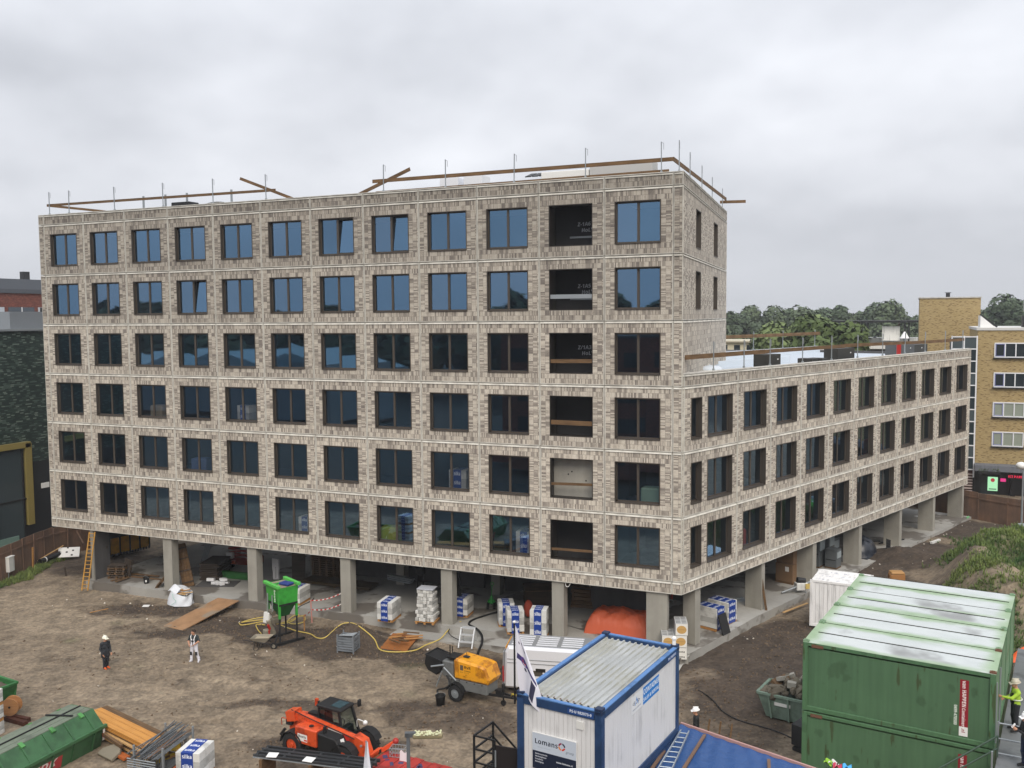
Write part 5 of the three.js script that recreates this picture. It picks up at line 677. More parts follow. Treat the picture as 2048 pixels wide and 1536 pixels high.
{ // green containers, four side by side and two high
  T.moss = dataTex(512, 512, 6.1, (u, v) => { const w = (v * 512 / 2.44 * 6.1 / 512) % 1, e = Math.min(w, 1 - w, 0.5), n = fbm(u * 4, v * 8, 4, 8, 111, 6, 0.6), n2 = fbm(u * 3, v * 3, 3, 3, 117, 5), n3 = fbm(u * 14, v * 20, 14, 20, 119, 4); const wet = sstep(-0.02, 0.2, e + (n - 0.5) * 0.42), ends = Math.min(u, 1 - u); const base = mixc([138, 164, 128], [172, 190, 162], n3), wh = mixc([184, 190, 190], [214, 218, 218], n), c = mixc(base, wh, wet * sstep(0.01, 0.1, ends + (n - 0.5) * 0.1)); return mixc(c, [132, 132, 132], sstep(0.55, 0.72, n2) * wet * 0.75); });
  const gm = mat(0x557a58, 0.6, 0, { map: T.paint }), gl = mat(0x84a482, 0.6, 0, { map: T.paint }), rail = mat(0x57805a, 0.55, 0, { map: T.paint }), rm = mat(0xf2f4f4, 0.6, 0, { map: T.moss, keep: true }), rust = mat(0x6b4a38, 0.8), black = mat(0x23281f, 0.8);
  const L = 6.06, W = 2.42, Hc = 2.46, banner = canvasTex(96, 768, (c) => { c.fillStyle = '#8f1f2c'; c.fillRect(0, 0, 96, 640); c.fillStyle = '#e9e9e6'; c.fillRect(0, 640, 96, 128); c.save(); c.rotate(Math.PI / 2); c.fillStyle = '#f2efec'; c.font = 'bold 61px sans-serif'; c.fillText('van HAPPEN', 14, -26); c.font = 'bold 52px sans-serif'; c.fillText('Containers', 384, -28); c.fillStyle = '#8f1f2c'; c.fillText('.nl', 658, -28); c.restore(); }), phone = canvasTex(64, 512, (c) => { c.fillStyle = '#4e7050'; c.fillRect(0, 0, 64, 512); c.save(); c.rotate(Math.PI / 2); c.fillStyle = '#e8ece4'; c.font = 'bold 62px sans-serif'; c.fillText('0499-470500', 30, -10); c.restore(); });
  const bm = mat(0xffffff, 0.4, 0, { map: banner, keep: true }), pm = mat(0xffffff, 0.45, 0, { map: phone, keep: true }), U = [0.989, -0.149], place = (k, y) => [7.163 + 0.1494 * 2.4355 * k, y, 12.78 - 0.9888 * 2.4355 * k], ord = ['nearest', 'second', 'third', 'farthest'];
  for (let lv = 1; lv >= 0; lv--) for (let k = 0; k < 4; k++) {
    const o = thing('green_container', `${lv ? 'upper' : 'lower'} green storage container, ${ord[k]} of the four side by side`, 'container', place(k, lv ? 3.56 : 1.06), -0.15, 'green storage containers stacked two high');
    mesh('side_wall', bx(L - 0.3, Hc - 0.34, 0.03, L / 2, Hc / 2 - 0.02, -0.06), gm, o); if (k === 3 || !lv) mesh('side_wall', bx(L - 0.3, Hc - 0.3, 0.03, L / 2, Hc / 2, -W + 0.05), gm, o);
    for (const z of [-0.07, -W + 0.07]) { mesh('top_rail', rb(L - 0.3, 0.13, 0.13, 0.02, L / 2, Hc - 0.07, z, 0, 0, 0, 1), rail, o); mesh('bottom_rail', rb(L - 0.3, 0.17, 0.13, 0.02, L / 2, 0.09, z, 0, 0, 0, 1), rail, o); for (const x of [0.09, L - 0.09]) mesh('corner_post', rb(0.18, Hc, 0.16, 0.02, x, Hc / 2, z, 0, 0, 0, 1), rail, o); }
    for (const x of [0.06, L - 0.06]) { mesh('end_rail', bx(0.12, 0.15, W - 0.3, x, Hc - 0.08, -W / 2), rail, o); const e = []; for (let j = 0; j < 9; j++) e.push(bx(j % 2 ? 0.03 : 0.08, Hc - 0.2, 0.235, x, Hc / 2, -0.21 - j * 0.25)); mesh('end_wall', e, gl, o); }
    if (lv) {
      const v0 = k * 2.44; mesh('roof', [quad([0, Hc + 0.004, -0.0], [L, Hc + 0.004, -0.0], [L, Hc + 0.014, -W / 2], [0, Hc + 0.014, -W / 2], [0, v0, L, v0, L, v0 + 1.21, 0, v0 + 1.21]), quad([0, Hc + 0.014, -W / 2], [L, Hc + 0.014, -W / 2], [L, Hc + 0.004, -W], [0, Hc + 0.004, -W], [0, v0 + 1.21, L, v0 + 1.21, L, v0 + 2.42, 0, v0 + 2.42])], rm, o);
      mesh('roof_seam', [bx(L - 0.4, 0.03, 0.03, L / 2 + 0.05, Hc + 0.022, -W / 2)], black, o); mesh('roof_seam', [bx(L - 0.1, 0.02, 0.015, L / 2, Hc + 0.008, -W)], black, o);
      for (const x of [0.1, L - 0.1]) for (const z of [-0.1, -W + 0.06]) mesh('corner_casting', [bx(0.2, 0.06, 0.14, x, Hc + 0.03, z), bx(0.1, 0.03, 0.05, x, Hc + 0.07, z)], k || x < 1 ? gl : rust, o);
    }
    if (k === 0) { mesh('name_banner', quad([5.02, lv ? 0.22 : 0.22, -0.04], [5.28, 0.22, -0.04], [5.28, 2.1, -0.04], [5.02, 2.1, -0.04]), bm, o); mesh('phone_number', quad([4.84, 0.33, -0.04], [4.97, 0.33, -0.04], [4.97, 1.28, -0.04], [4.84, 1.28, -0.04]), pm, o); mesh('corner_number', bx(0.4, 0.11, 0.01, 0.5, Hc - 0.1, 0.0), rust, o); }
  }
  for (const x of [0.1, 5.9]) for (let k = 0; k < 5; k++) solo('support_block', bx(0.4, 1.1, 0.4, 7.163 + 0.989 * x + 0.149 * 2.42 * k, 0.52, 12.6 + 0.15 * x * -1 + 0.15 * x * 0 - 2.38 * k + 0.3 * x * 0.5), M.concrete, 'concrete block carrying the lower green containers', 'support block', 'blocks under the green containers');
}
{ // white ribbed container behind
  const y0 = 0.15, Hc = 2.63, o = thing('white_container', 'white ribbed steel container partly hidden behind the green ones', 'container', [5.66, y0, -7.03], -0.1), L = 3.0, W = 2.5, wm = mat(0xf2f2f2, 0.45, 0, { map: T.streak });
  const end = []; for (let k = 0; k < 13; k++) end.push(bx(0.2, Hc - 0.3, k % 2 ? 0.03 : 0.09, 0.2 + k * 0.215, Hc / 2, -0.06)); mesh('front_wall', end, wm, o).userData.kind = 'stuff'; mesh('front_wall', bx(L - 0.2, Hc - 0.3, 0.02, L / 2, Hc / 2, -0.1), wm, o); mesh('side_wall', [bx(0.05, Hc - 0.2, W - 0.2, 0.05, Hc / 2, -W / 2), bx(0.05, Hc - 0.2, W - 0.2, L - 0.05, Hc / 2, -W / 2), bx(L, Hc - 0.2, 0.05, L / 2, Hc / 2, -W + 0.05)], wm, o);
  for (const x of [0.07, L - 0.07]) for (const z of [-0.07, -W + 0.07]) mesh('corner_post', rb(0.15, Hc, 0.15, 0.02, x, Hc / 2, z, 0, 0, 0, 1), wm, o); for (const z of [-0.06, -W + 0.06]) mesh('top_rail', bx(L, 0.12, 0.12, L / 2, Hc - 0.06, z), wm, o); mesh('bottom_rail', bx(L, 0.14, 0.12, L / 2, 0.08, -0.06), wm, o);
  for (let k = 0; k < 6; k++) mesh('roof_rib', bx(L - 0.15, k % 2 ? 0.03 : 0.06, (W - 0.2) / 6 - 0.01, L / 2, Hc - 0.02, -0.3 - k * (W - 0.2) / 6), wm, o); for (let k = 0; k < 12; k++) mesh('dent', bx(rr(0.06, 0.2), 0.006, 0.05, rr(0.4, 1.8), Hc + 0.012, -0.3 - [0, 2, 4][k % 3] * (W - 0.2) / 6 + rr(-0.1, 0.1), 0.5), mat(0x8a90a8, 0.6), o);
}
// ---- blue tarpaulin roof beside the cabin
{
  const a = [4.12, 4.95, 18.6], b = [8.25, 4.6, 19.4], na = [3.9, 5.05, 25.5], nb = [9.6, 4.75, 26], q = (u, v) => [lerp(lerp(a[0], b[0], u), lerp(na[0], nb[0], u), v), lerp(lerp(a[1], b[1], u), lerp(na[1], nb[1], u), v), lerp(lerp(a[2], b[2], u), lerp(na[2], nb[2], u), v)];
  const roofAt = (u, v) => { const p = q(u, v); p[1] += 0.05 * gn(p[0], p[2] * 0.5, 1.2, 81, 3) + 0.025 * Math.sin(u * 60 + 5 * gn(p[0], p[2], 0.8, 83)) * sstep(0.85, 0.2, Math.abs(v - 0.3)) * (0.4 + gn(p[0], p[2], 0.5, 86)) - 0.04 * Math.sin(u * 3.14); return p; };
  solo('blue_tarpaulin', [grid(110, 70, roofAt), grid(110, 4, (u, v) => { const p = roofAt(u, 0); return [p[0], p[1] - v * 0.35, p[2] - 0.03 * Math.sin(u * 50) * v]; })], mat(0x1b4880, 0.45, 0, { side: THREE.DoubleSide, bumpMap: T.bumpy, bumpScale: 0.03 }), 'wrinkled blue tarpaulin roof beside the white and blue cabin', 'tarpaulin');
  const c = thing('tarp_shed', 'low shed carrying the blue tarpaulin roof', 'shed'); mesh('wall', bx(4.6, 4.5, 6.5, 6.3, 2.2, 22.6), mat(0x6f6a64, 0.9), c); mesh('edge_board', beam([a[0], a[1] - 0.01, a[2] - 0.06], [b[0], b[1] - 0.01, b[2] - 0.06], 0.06, 0.1), mat(0xb08a84, 0.7), c);
  for (const [u0, v0, u1, v1, n] of [[0.2, 0.03, 0.15, 0.7, 'left long'], [0.66, 0.06, 0.68, 0.6, 'right'], [0.015, 0.3, -0.0, 0.9, 'cabin side']]) { const p = roofAt(u0, v0), r = roofAt(Math.max(0.001, u1), v1); solo('roof_batten', beam([p[0], p[1] + 0.05, p[2]], [r[0], r[1] + 0.05, r[2]], 0.09, 0.05), M.rust, `${n} brown batten holding down the blue tarpaulin`, 'batten', 'battens on the blue tarpaulin'); }
  const l = thing('aluminium_ladder', 'aluminium ladder lying on the blue tarpaulin against the cabin', 'ladder'), P = [4.333,5.15,19.46], P2 = [4.545,5.1,19.329], Q = [4.286,5.2,22.783], Q2 = [4.651,5.15,22.617], alu = mat(0xb9c2c8, 0.35, 0.7), lp = (m, n, t) => [lerp(m[0], n[0], t), lerp(m[1], n[1], t), lerp(m[2], n[2], t)];
  mesh('rail', beam(P, Q, 0.03, 0.07), alu, l); mesh('rail', beam(P2, Q2, 0.03, 0.07), alu, l); for (let k = 0; k < 10; k++) mesh('rung', rod(lp(P, Q, (k + 0.5) / 10), lp(P2, Q2, (k + 0.5) / 10), 0.018), alu, l);
  for (let k = 0; k < 3; k++) { const p = [4.884,4.9,18.466]; solo('stub_post', beam([p[0] + 0.35 * k, 4.6, p[2] - 0.3 + 0.05 * k], [p[0] + 0.05 + 0.35 * k, 5.05, p[2] - 0.34 + 0.05 * k], 0.05, 0.05), M.oldwood, 'short wooden stub behind the tarpaulin edge', 'stub', 'stubs behind the tarpaulin edge'); }
  const s = [8.469,4.7,19.122]; for (const [dx, c, n] of [[0, 0x8fbf3a, 'lime green'], [0.25, 0xb23a52, 'crimson'], [0.5, 0x4aa3d8, 'sky blue'], [0.12, 0xd9d9d6, 'white']]) solo('rag', put(grid(6, 6, (u, v) => [u * 0.24, 0.06 * Math.sin(u * 7 + v * 5) + 0.04, v * 0.22]), s[0] + dx - 0.1, s[1] + 0.05, s[2] + 0.1 - dx * 0.2, R() * 3), mat(c, 0.8, 0, D), `${n} rag heaped at the right end of the blue tarpaulin`, 'rag');
}
// =====================================================================  machines
const tyre = (r, w, lug = 0) => { const g = [lathe([[r * 0.55, -w / 2], [r * 0.9, -w / 2], [r, -w * 0.32], [r, w * 0.32], [r * 0.9, w / 2], [r * 0.55, w / 2]], 24)]; if (lug) for (let k = 0; k < lug; k++) for (const s of [-1, 1]) { const a = (k + (s > 0 ? 0.5 : 0)) / lug * 6.283, b = bx(0.05, w * 0.5, 0.05, r, s * w * 0.22, 0, 0, s * 0.6); b.rotateY(a); g.push(b); } return g.map((q) => { q.rotateX(Math.PI / 2); return q; }); };
function wheel(parent, x, y, z, r, w, rimM, lug, name = 'wheel') { const t = mesh(name, tyre(r, w, lug), M.rubber, parent); t.position.set(x, y, z); const h = mesh('rim', [cy(r * 0.56, r * 0.56, w * 0.7, 0, 0, 0, Math.PI / 2, 0, 18), cy(r * 0.2, r * 0.24, w + 0.02, 0, 0, 0, Math.PI / 2, 0, 10)], rimM, t); return t; }
{ // telehandler
  const o = thing('telehandler', 'orange telehandler with black cab and lowered boom', 'telehandler', [-11.45, gh(-11.45, 14.7), 14.62], -0.08), or = M.orange, bk = M.black;
  for (const [x, z] of [[-1.3, 0.78], [-1.3, -0.78], [1.35, 0.78], [1.35, -0.78]]) wheel(o, x, 0.48, z, 0.5, 0.36, or, 12);
  for (const [x, z] of [[-1.3, 0.78], [-1.3, -0.78], [1.35, -0.78], [1.35, 0.78]]) mesh('mudguard', (() => { const g = []; for (let k = 0; k < 7; k++) { const a = 0.35 + k * 0.38; g.push(beam([x + Math.cos(a) * 0.58, 0.48 + Math.sin(a) * 0.58, z], [x + Math.cos(a + 0.4) * 0.58, 0.48 + Math.sin(a + 0.4) * 0.58, z], 0.42, 0.03)); } return g; })(), bk, o);
  mesh('chassis', rb(3.2, 0.42, 0.85, 0.04, 0, 0.6, 0), bk, o); mesh('engine_cover', rb(1.15, 0.72, 0.62, 0.06, -0.55, 0.98, 0.62, 0, 0, -0.04), or, o); mesh('rear_body', rb(0.75, 0.5, 0.9, 0.06, -1.55, 1.05, -0.1, 0, 0, 0.05), or, o); mesh('filler_cap', cy(0.1, 0.1, 0.03, -0.45, 1.36, 0.65), bk, o); mesh('toolbox', ext([[-0.55, 0.35], [0.6, 0.35], [0.6, 0.7], [0.35, 1.06], [-0.55, 1.16]], 0.6, 0.03).translate(0.65, 0.12, 0.66), bk, o);
  mesh('brand_sticker', quad([-0.95, 0.78, 0.937], [-0.45, 0.76, 0.937], [-0.45, 1.06, 0.937], [-0.95, 1.08, 0.937]), mat(0xffffff, 0.4, 0, { keep: true, map: canvasTex(128, 80, (c) => { c.fillStyle = '#e8e6e2'; c.fillRect(0, 0, 128, 80); c.fillStyle = '#1c1c1c'; c.font = 'bold 40px sans-serif'; c.fillText('Boels', 8, 42); c.fillStyle = '#c9352a'; c.fillRect(84, 54, 40, 18); }) }), o);
  const boom = mesh('boom', [beam([-1.75, 1.5, 0.28], [1.75, 0.98, 0.28], 0.26, 0.32), beam([-1.9, 1.42, 0.28], [-1.45, 1.52, 0.28], 0.5, 0.42)], or, o); mesh('boom_sticker', put(quad([-0.55, -0.1, 0.135], [0.55, -0.1, 0.135], [0.55, 0.1, 0.135], [-0.55, 0.1, 0.135]), 0.75, 1.13, 0.28, 0, 0, -0.148), mat(0xffffff, 0.4, 0, { keep: true, map: canvasTex(256, 48, (c) => { c.fillStyle = '#e8e6e2'; c.fillRect(0, 0, 170, 48); c.fillStyle = '#c9352a'; c.fillRect(170, 0, 86, 48); c.fillStyle = '#1c1c1c'; c.font = 'bold 44px sans-serif'; c.fillText('Boels', 20, 40); }) }), boom); mesh('boom_head', [ext([[0, 0.35], [0.45, 0.2], [0.75, -0.55], [0.45, -0.75], [0.2, -0.5], [0, -0.1]], 0.42, 0.02).translate(1.6, 0.95, 0.28)], or, boom); mesh('boom_pin', [cy(0.05, 0.05, 0.5, 1.95, 0.95, 0.28, Math.PI / 2), cy(0.05, 0.05, 0.5, 2.1, 0.5, 0.28, Math.PI / 2)], M.galv, boom);
  mesh('lift_frame', [bx(0.1, 0.65, 0.95, 2.35, 0.35, 0.28), bx(0.08, 0.1, 1.1, 2.4, 0.62, 0.28)], or, o); for (const z of [-0.1, 0.62]) mesh('fork', [bx(1.1, 0.05, 0.12, 2.95, 0.08, z), bx(0.06, 0.6, 0.12, 2.43, 0.35, z)], M.darksteel, o);
  mesh('hydraulic_hose', [tb([[-1.7, 1.72, 0.42], [-0.5, 1.5, 0.44], [0.8, 1.28, 0.44], [1.7, 1.1, 0.44]], 0.02), tb([[-1.75, 1.6, 0.12], [-0.4, 1.46, 0.12], [1.2, 1.22, 0.12], [1.9, 0.8, 0.1]], 0.02)], bk, o); mesh('lift_cylinder', rod([-0.6, 0.95, 0.28], [0.9, 1.02, 0.28], 0.05), M.galv, o); mesh('side_step', bx(0.5, 0.04, 0.2, 0.15, 0.42, 0.92), bk, o); mesh('warning_stripe', bx(0.03, 0.3, 0.5, -1.93, 1.0, -0.1), M.white, o);
  // cab on the far side
  const cab = mesh('cab_frame', [beam([-0.65, 0.75, -0.02], [-0.62, 1.86, -0.05], 0.07, 0.07), beam([0.62, 0.8, -0.02], [0.42, 1.86, -0.05], 0.09, 0.09), beam([-0.65, 0.75, -0.82], [-0.62, 1.86, -0.78], 0.07, 0.07), beam([0.85, 0.8, -0.82], [0.52, 1.86, -0.78], 0.09, 0.09), bx(1.5, 0.08, 0.85, 0.05, 0.78, -0.42), beam([0.62, 0.85, -0.02], [0.85, 0.85, -0.82], 0.07, 0.07)], bk, o);
  mesh('cab_roof', rb(1.3, 0.14, 0.95, 0.06, -0.05, 1.92, -0.42, 0, 0, -0.03), bk, cab); mesh('roof_window', bx(0.5, 0.02, 0.6, 0.2, 1.99, -0.42, 0, 0, -0.03), mat(0x35474a, 0.1), cab); const gl = M.glassDark;
  mesh('side_window', quad([-0.62, 0.85, -0.025], [0.6, 0.85, -0.025], [0.42, 1.84, -0.05], [-0.6, 1.84, -0.05]), gl, cab); mesh('windscreen', quad([0.63, 0.88, -0.03], [0.84, 0.88, -0.8], [0.52, 1.84, -0.78], [0.43, 1.84, -0.06]), gl, cab); mesh('rear_window', quad([-0.65, 0.9, -0.8], [-0.65, 0.9, -0.05], [-0.62, 1.84, -0.06], [-0.62, 1.84, -0.78]), gl, cab);
  mesh('seat', [rb(0.45, 0.14, 0.45, 0.05, -0.2, 0.98, -0.42), rb(0.13, 0.65, 0.45, 0.05, -0.42, 1.3, -0.42, 0, 0, 0.12), rb(0.1, 0.22, 0.28, 0.04, -0.47, 1.66, -0.42)], mat(0x5e2c28, 0.8), o); mesh('dashboard', rb(0.3, 0.35, 0.7, 0.05, 0.5, 0.95, -0.42), bk, o); mesh('steering_wheel', put(new THREE.TorusGeometry(0.17, 0.02, 6, 16), 0.28, 1.2, -0.42, Math.PI / 2, 0, 0), bk, o);
  mesh('mirror', [rod([0.5, 1.86, -0.85], [0.62, 1.88, -1.12], 0.018), rb(0.1, 0.3, 0.18, 0.03, 0.64, 1.85, -1.16)], bk, o); mesh('mirror', [rod([0.3, 1.2, 0.7], [0.32, 1.45, 0.72], 0.018), rb(0.08, 0.3, 0.17, 0.03, 0.33, 1.4, 0.75)], bk, o); for (const [x, y, z] of [[1.35, 1.35, -0.6], [-1.85, 1.2, 0.4]]) mesh('headlight', [tb([[x - 0.5, y - 0.3, z - 0.1], [x - 0.4, y + 0.05, z], [x - 0.1, y + 0.05, z]], 0.02), sph(0.1, x, y, z)], x > 0 ? M.white : M.orange, o); for (const z of [-0.1, -0.75]) mesh('work_light', sph(0.06, 0.5, 1.9, z), M.white, o); mesh('tail_bracket', [beam([-1.95, 0.9, 0.55], [-2.15, 0.62, 0.6], 0.1, 0.12), bx(0.3, 0.22, 0.3, -1.8, 1.18, 0.35)], bk, o); mesh('exhaust', [cy(0.05, 0.05, 0.5, -1.0, 1.62, -0.5), bx(0.55, 0.1, 0.3, -1.1, 1.36, -0.4)], bk, o); mesh('exhaust_guard', bx(0.12, 0.3, 0.12, -1.2, 1.75, -0.62), or, o); mesh('paper_note', bx(0.18, 0.3, 0.01, 1.2, 1.02, 0.72, 0, -0.3, 0.5), M.white, o);
}
{ // screed pump trailer
  const w = [-8.885,-0.5,7.952], o = thing('pump_trailer', 'yellow and grey screed pump trailer with black hopper', 'pump trailer', [w[0] + 0.3, gh(w[0], w[2]), w[2] - 0.62], -0.12), gr = mat(0x6b6d6c, 0.6, 0, { map: T.dirty });
  for (const z of [-0.62, 0.62]) wheel(o, -0.3, 0.4, z, 0.4, 0.24, M.galv, 0); for (const z of [0.62, -0.62]) mesh('mudguard', [0, 1, 2, 3, 4].map((k) => { const a = 0.25 + k * 0.54; return beam([-0.3 + Math.cos(a) * 0.48, 0.42 + Math.sin(a) * 0.48, z], [-0.3 + Math.cos(a + 0.56) * 0.48, 0.42 + Math.sin(a + 0.56) * 0.48, z], 0.28, 0.03); }), M.black, o);
  mesh('chassis', rb(2.2, 0.5, 1.0, 0.05, 0.25, 0.78, 0), gr, o); mesh('hood', (() => { const g = ext([[-0.75, 0], [1.1, 0], [1.22, 0.25], [1.0, 0.78], [0.75, 0.86], [-0.65, 0.98], [-0.78, 0.85]], 1.14, 0.09); g.translate(0.3, 1.05, 0); return g; })(), mat(0xeba41c, 0.4, 0, { clearcoat: 0.25, map: T.grime }), o); for (let k = 0; k < 4; k++) mesh('hood_louvre', beam([1.02 + k * 0.09, 1.72 - k * 0.14, 0.45], [1.06 + k * 0.09, 1.72 - k * 0.14, -0.45], 0.03, 0.03), mat(0xb06c0c, 0.5), o);
  mesh('hood_print', quad([-0.15, 1.3, 0.575], [0.75, 1.3, 0.575], [0.75, 1.85, 0.575], [-0.15, 1.85, 0.575]), mat(0xffffff, 0.35, 0, { keep: true, map: canvasTex(192, 128, (c) => { c.fillStyle = '#e49e1c'; c.fillRect(0, 0, 192, 128); c.fillStyle = '#5c5348'; c.fillRect(14, 14, 38, 58); c.fillStyle = '#1c1712'; c.font = 'bold 44px sans-serif'; c.fillText('RvR', 62, 48); c.font = 'bold 17px sans-serif'; c.fillText('VLOEREN', 64, 78); c.font = '15px sans-serif'; c.fillText('0620 - 515 1 10', 14, 98); c.font = 'italic 20px sans-serif'; c.fillText('07', 76, 124); }) }), o);
  mesh('mixer_head', rb(0.65, 0.75, 0.95, 0.06, -0.85, 1.4, 0), gr, o); mesh('mixer_lid', bx(0.55, 0.08, 0.7, -0.75, 1.92, 0), M.black, o); mesh('hopper', [ext([[-0.85, 0.55], [0.05, 0.35], [0.05, 0.05], [-0.25, -0.35], [-0.75, -0.2], [-0.95, 0.1]], 1.0, 0.03).translate(-1.25, 1.35, 0)], M.black, o); mesh('hopper_rim', [beam([-2.1, 1.92, 0.5], [-1.2, 1.74, 0.5], 0.05, 0.06), beam([-2.1, 1.92, -0.5], [-1.2, 1.74, -0.5], 0.05, 0.06), beam([-2.1, 1.92, -0.5], [-2.1, 1.92, 0.5], 0.05, 0.06)], M.darksteel, o); mesh('lift_arm', [rod([-1.75, 1.4, 0.55], [-1.0, 1.62, 0.58], 0.045), rod([-1.0, 1.5, 0.58], [-0.3, 1.0, 0.6], 0.04), rod([-1.1, 1.3, 0.58], [-1.5, 0.45, 0.5], 0.035)], M.galv, o); mesh('exhaust', [cy(0.03, 0.03, 0.7, -0.95, 2.1, 0.1), cy(0.025, 0.025, 0.4, -1.15, 2.0, -0.4)], M.black, o); mesh('hood_catch', [rb(0.3, 0.05, 0.2, 0.02, 0.0, 2.05, 0.1), rod([0, 2.05, 0.1], [0, 2.25, 0.1], 0.015)], M.darksteel, o);
  mesh('delivery_hose', tb([[-0.9, 1.1, 0.5], [-0.6, 0.8, 0.62], [-0.95, 0.5, 0.6], [-1.4, 0.3, 0.55], [-1.2, 0.1, 0.7]], 0.045), M.black, o); mesh('chassis_bolt', [0, 1, 2, 3, 4].map((k) => cy(0.03, 0.03, 0.03, -0.6 + k * 0.42, 0.98, 0.505, Math.PI / 2)), M.black, o); mesh('drawbar', [beam([1.3, 0.55, 0.3], [2.7, 0.5, 0], 0.08, 0.1), beam([1.3, 0.55, -0.3], [2.7, 0.5, 0], 0.08, 0.1), bx(0.3, 0.3, 0.3, 1.75, 0.62, 0)], M.black, o); mesh('jockey_wheel', [cy(0.04, 0.04, 0.7, 2.0, 0.7, 0.1), cy(0.13, 0.13, 0.08, 2.0, 0.2, 0.1, Math.PI / 2)], M.black, o); mesh('coiled_cable', tb([[2.4, 0.6, 0.05], [2.5, 0.75, 0.15], [2.6, 0.62, 0.05], [2.48, 0.55, -0.05], [2.55, 0.74, 0.1], [2.8, 0.6, 0]], 0.02), mat(0xc8b43a, 0.6), o); mesh('red_lamp', [rod([1.32, 1.25, 0.1], [1.45, 1.4, 0.2], 0.04)], mat(0xe8553a, 0.4), o); mesh('tail_lamp', cy(0.05, 0.05, 0.04, -0.75, 0.62, 0.56, Math.PI / 2), M.white, o);
}
{ const p = at([-9.453,-0.5,8.546]), o = thing('rubber_bucket', 'black rubber bucket on the soil beside the pump trailer', 'bucket', p); mesh('tub', lathe([[0.001, 0.01], [0.19, 0.01], [0.235, 0.46], [0.25, 0.46], [0.25, 0.49], [0.215, 0.48], [0.175, 0.04], [0.001, 0.04]]), M.black, o); mesh('handle', put(new THREE.TorusGeometry(0.235, 0.008, 5, 14, Math.PI), 0, 0.46, 0, 0.3, -1.2), M.galv, o); }
{ // delivery van
  const o = thing('van', 'white and silver van with roof ribs parked behind the white cabin', 'van', [-7.15, gh(-5, 5) - 0.1, 6.45], 0.21), wm = mat(0xd9dbe0, 0.3, 0, { clearcoat: 0.6 }), sl = mat(0x9c9fa3, 0.35, 0.4);
  mesh('body', [(() => { const g = ext([[0, 0.45], [5.3, 0.35], [5.75, 0.9], [5.6, 1.2], [4.9, 1.35], [4.3, 2.3], [4.0, 2.48], [0.22, 2.5], [0.08, 2.2]], 1.95, 0.12); g.translate(0, 0, -0.98); return g; })()], wm, o); mesh('rear_door', [rb(0.08, 1.75, 0.9, 0.02, -0.01, 1.35, -0.5, 0, 0, -0.04), rb(0.08, 1.75, 0.9, 0.02, -0.01, 1.35, -1.45, 0, 0, -0.04)], sl, o); mesh('orange_stripe', bx(0.03, 0.12, 1.5, 0.1, 2.36, -0.98), mat(0xe0a030, 0.5), o); mesh('bumper', rb(0.2, 0.28, 1.9, 0.05, 0.0, 0.5, -0.98), M.darksteel, o); for (const z of [-0.05, -1.9]) mesh('tail_light', bx(0.05, 0.75, 0.14, 0.0, 1.15, z), mat(0xb01f22, 0.3), o);
  for (let k = 0; k < 5; k++) for (let j = 0; j < 3; j++) mesh('roof_rib', rb(1.0, 0.035, 0.11, 0.012, 0.85 + j * 1.2, 2.515, -0.4 - k * 0.28, 0, 0, 0, 1), wm, o); mesh('roof_panel', [bx(3.9, 0.03, 1.55, 2.15, 2.498, -0.98)], sl, o); for (const y of [1.9, 1.72]) mesh('side_moulding', bx(3.8, 0.03, 0.03, 2.1, y, 0.0), sl, o); for (const x of [1.0, 4.6]) for (const z of [-0.1, -1.86]) wheel(o, x, 0.34, z, 0.35, 0.24, M.galv, 0);
  mesh('side_print', quad([0.9, 0.95, 0.006], [2.2, 0.95, 0.006], [2.2, 1.6, 0.006], [0.9, 1.6, 0.006]), mat(0xffffff, 0.35, 0, { keep: true, map: canvasTex(192, 96, (c) => { c.fillStyle = '#d9dbe0'; c.fillRect(0, 0, 192, 96); c.fillStyle = '#e3920f'; c.beginPath(); c.moveTo(10, 50); c.lineTo(20, 14); c.lineTo(70, 8); c.lineTo(84, 44); c.lineTo(40, 58); c.fill(); c.fillStyle = '#4a463e'; c.fillRect(60, 30, 90, 40); c.fillStyle = '#1f1d1a'; c.fillRect(100, 14, 70, 26); c.beginPath(); c.arc(62, 74, 16, 0, 7); c.fill(); c.fillStyle = '#1c1712'; c.font = 'bold 18px sans-serif'; c.fillText('RvR', 30, 40); }) }), o); mesh('windscreen', quad([4.95, 1.42, -0.2], [4.95, 1.42, -1.76], [4.42, 2.24, -1.66], [4.42, 2.24, -0.3]), darkPane, o);
}
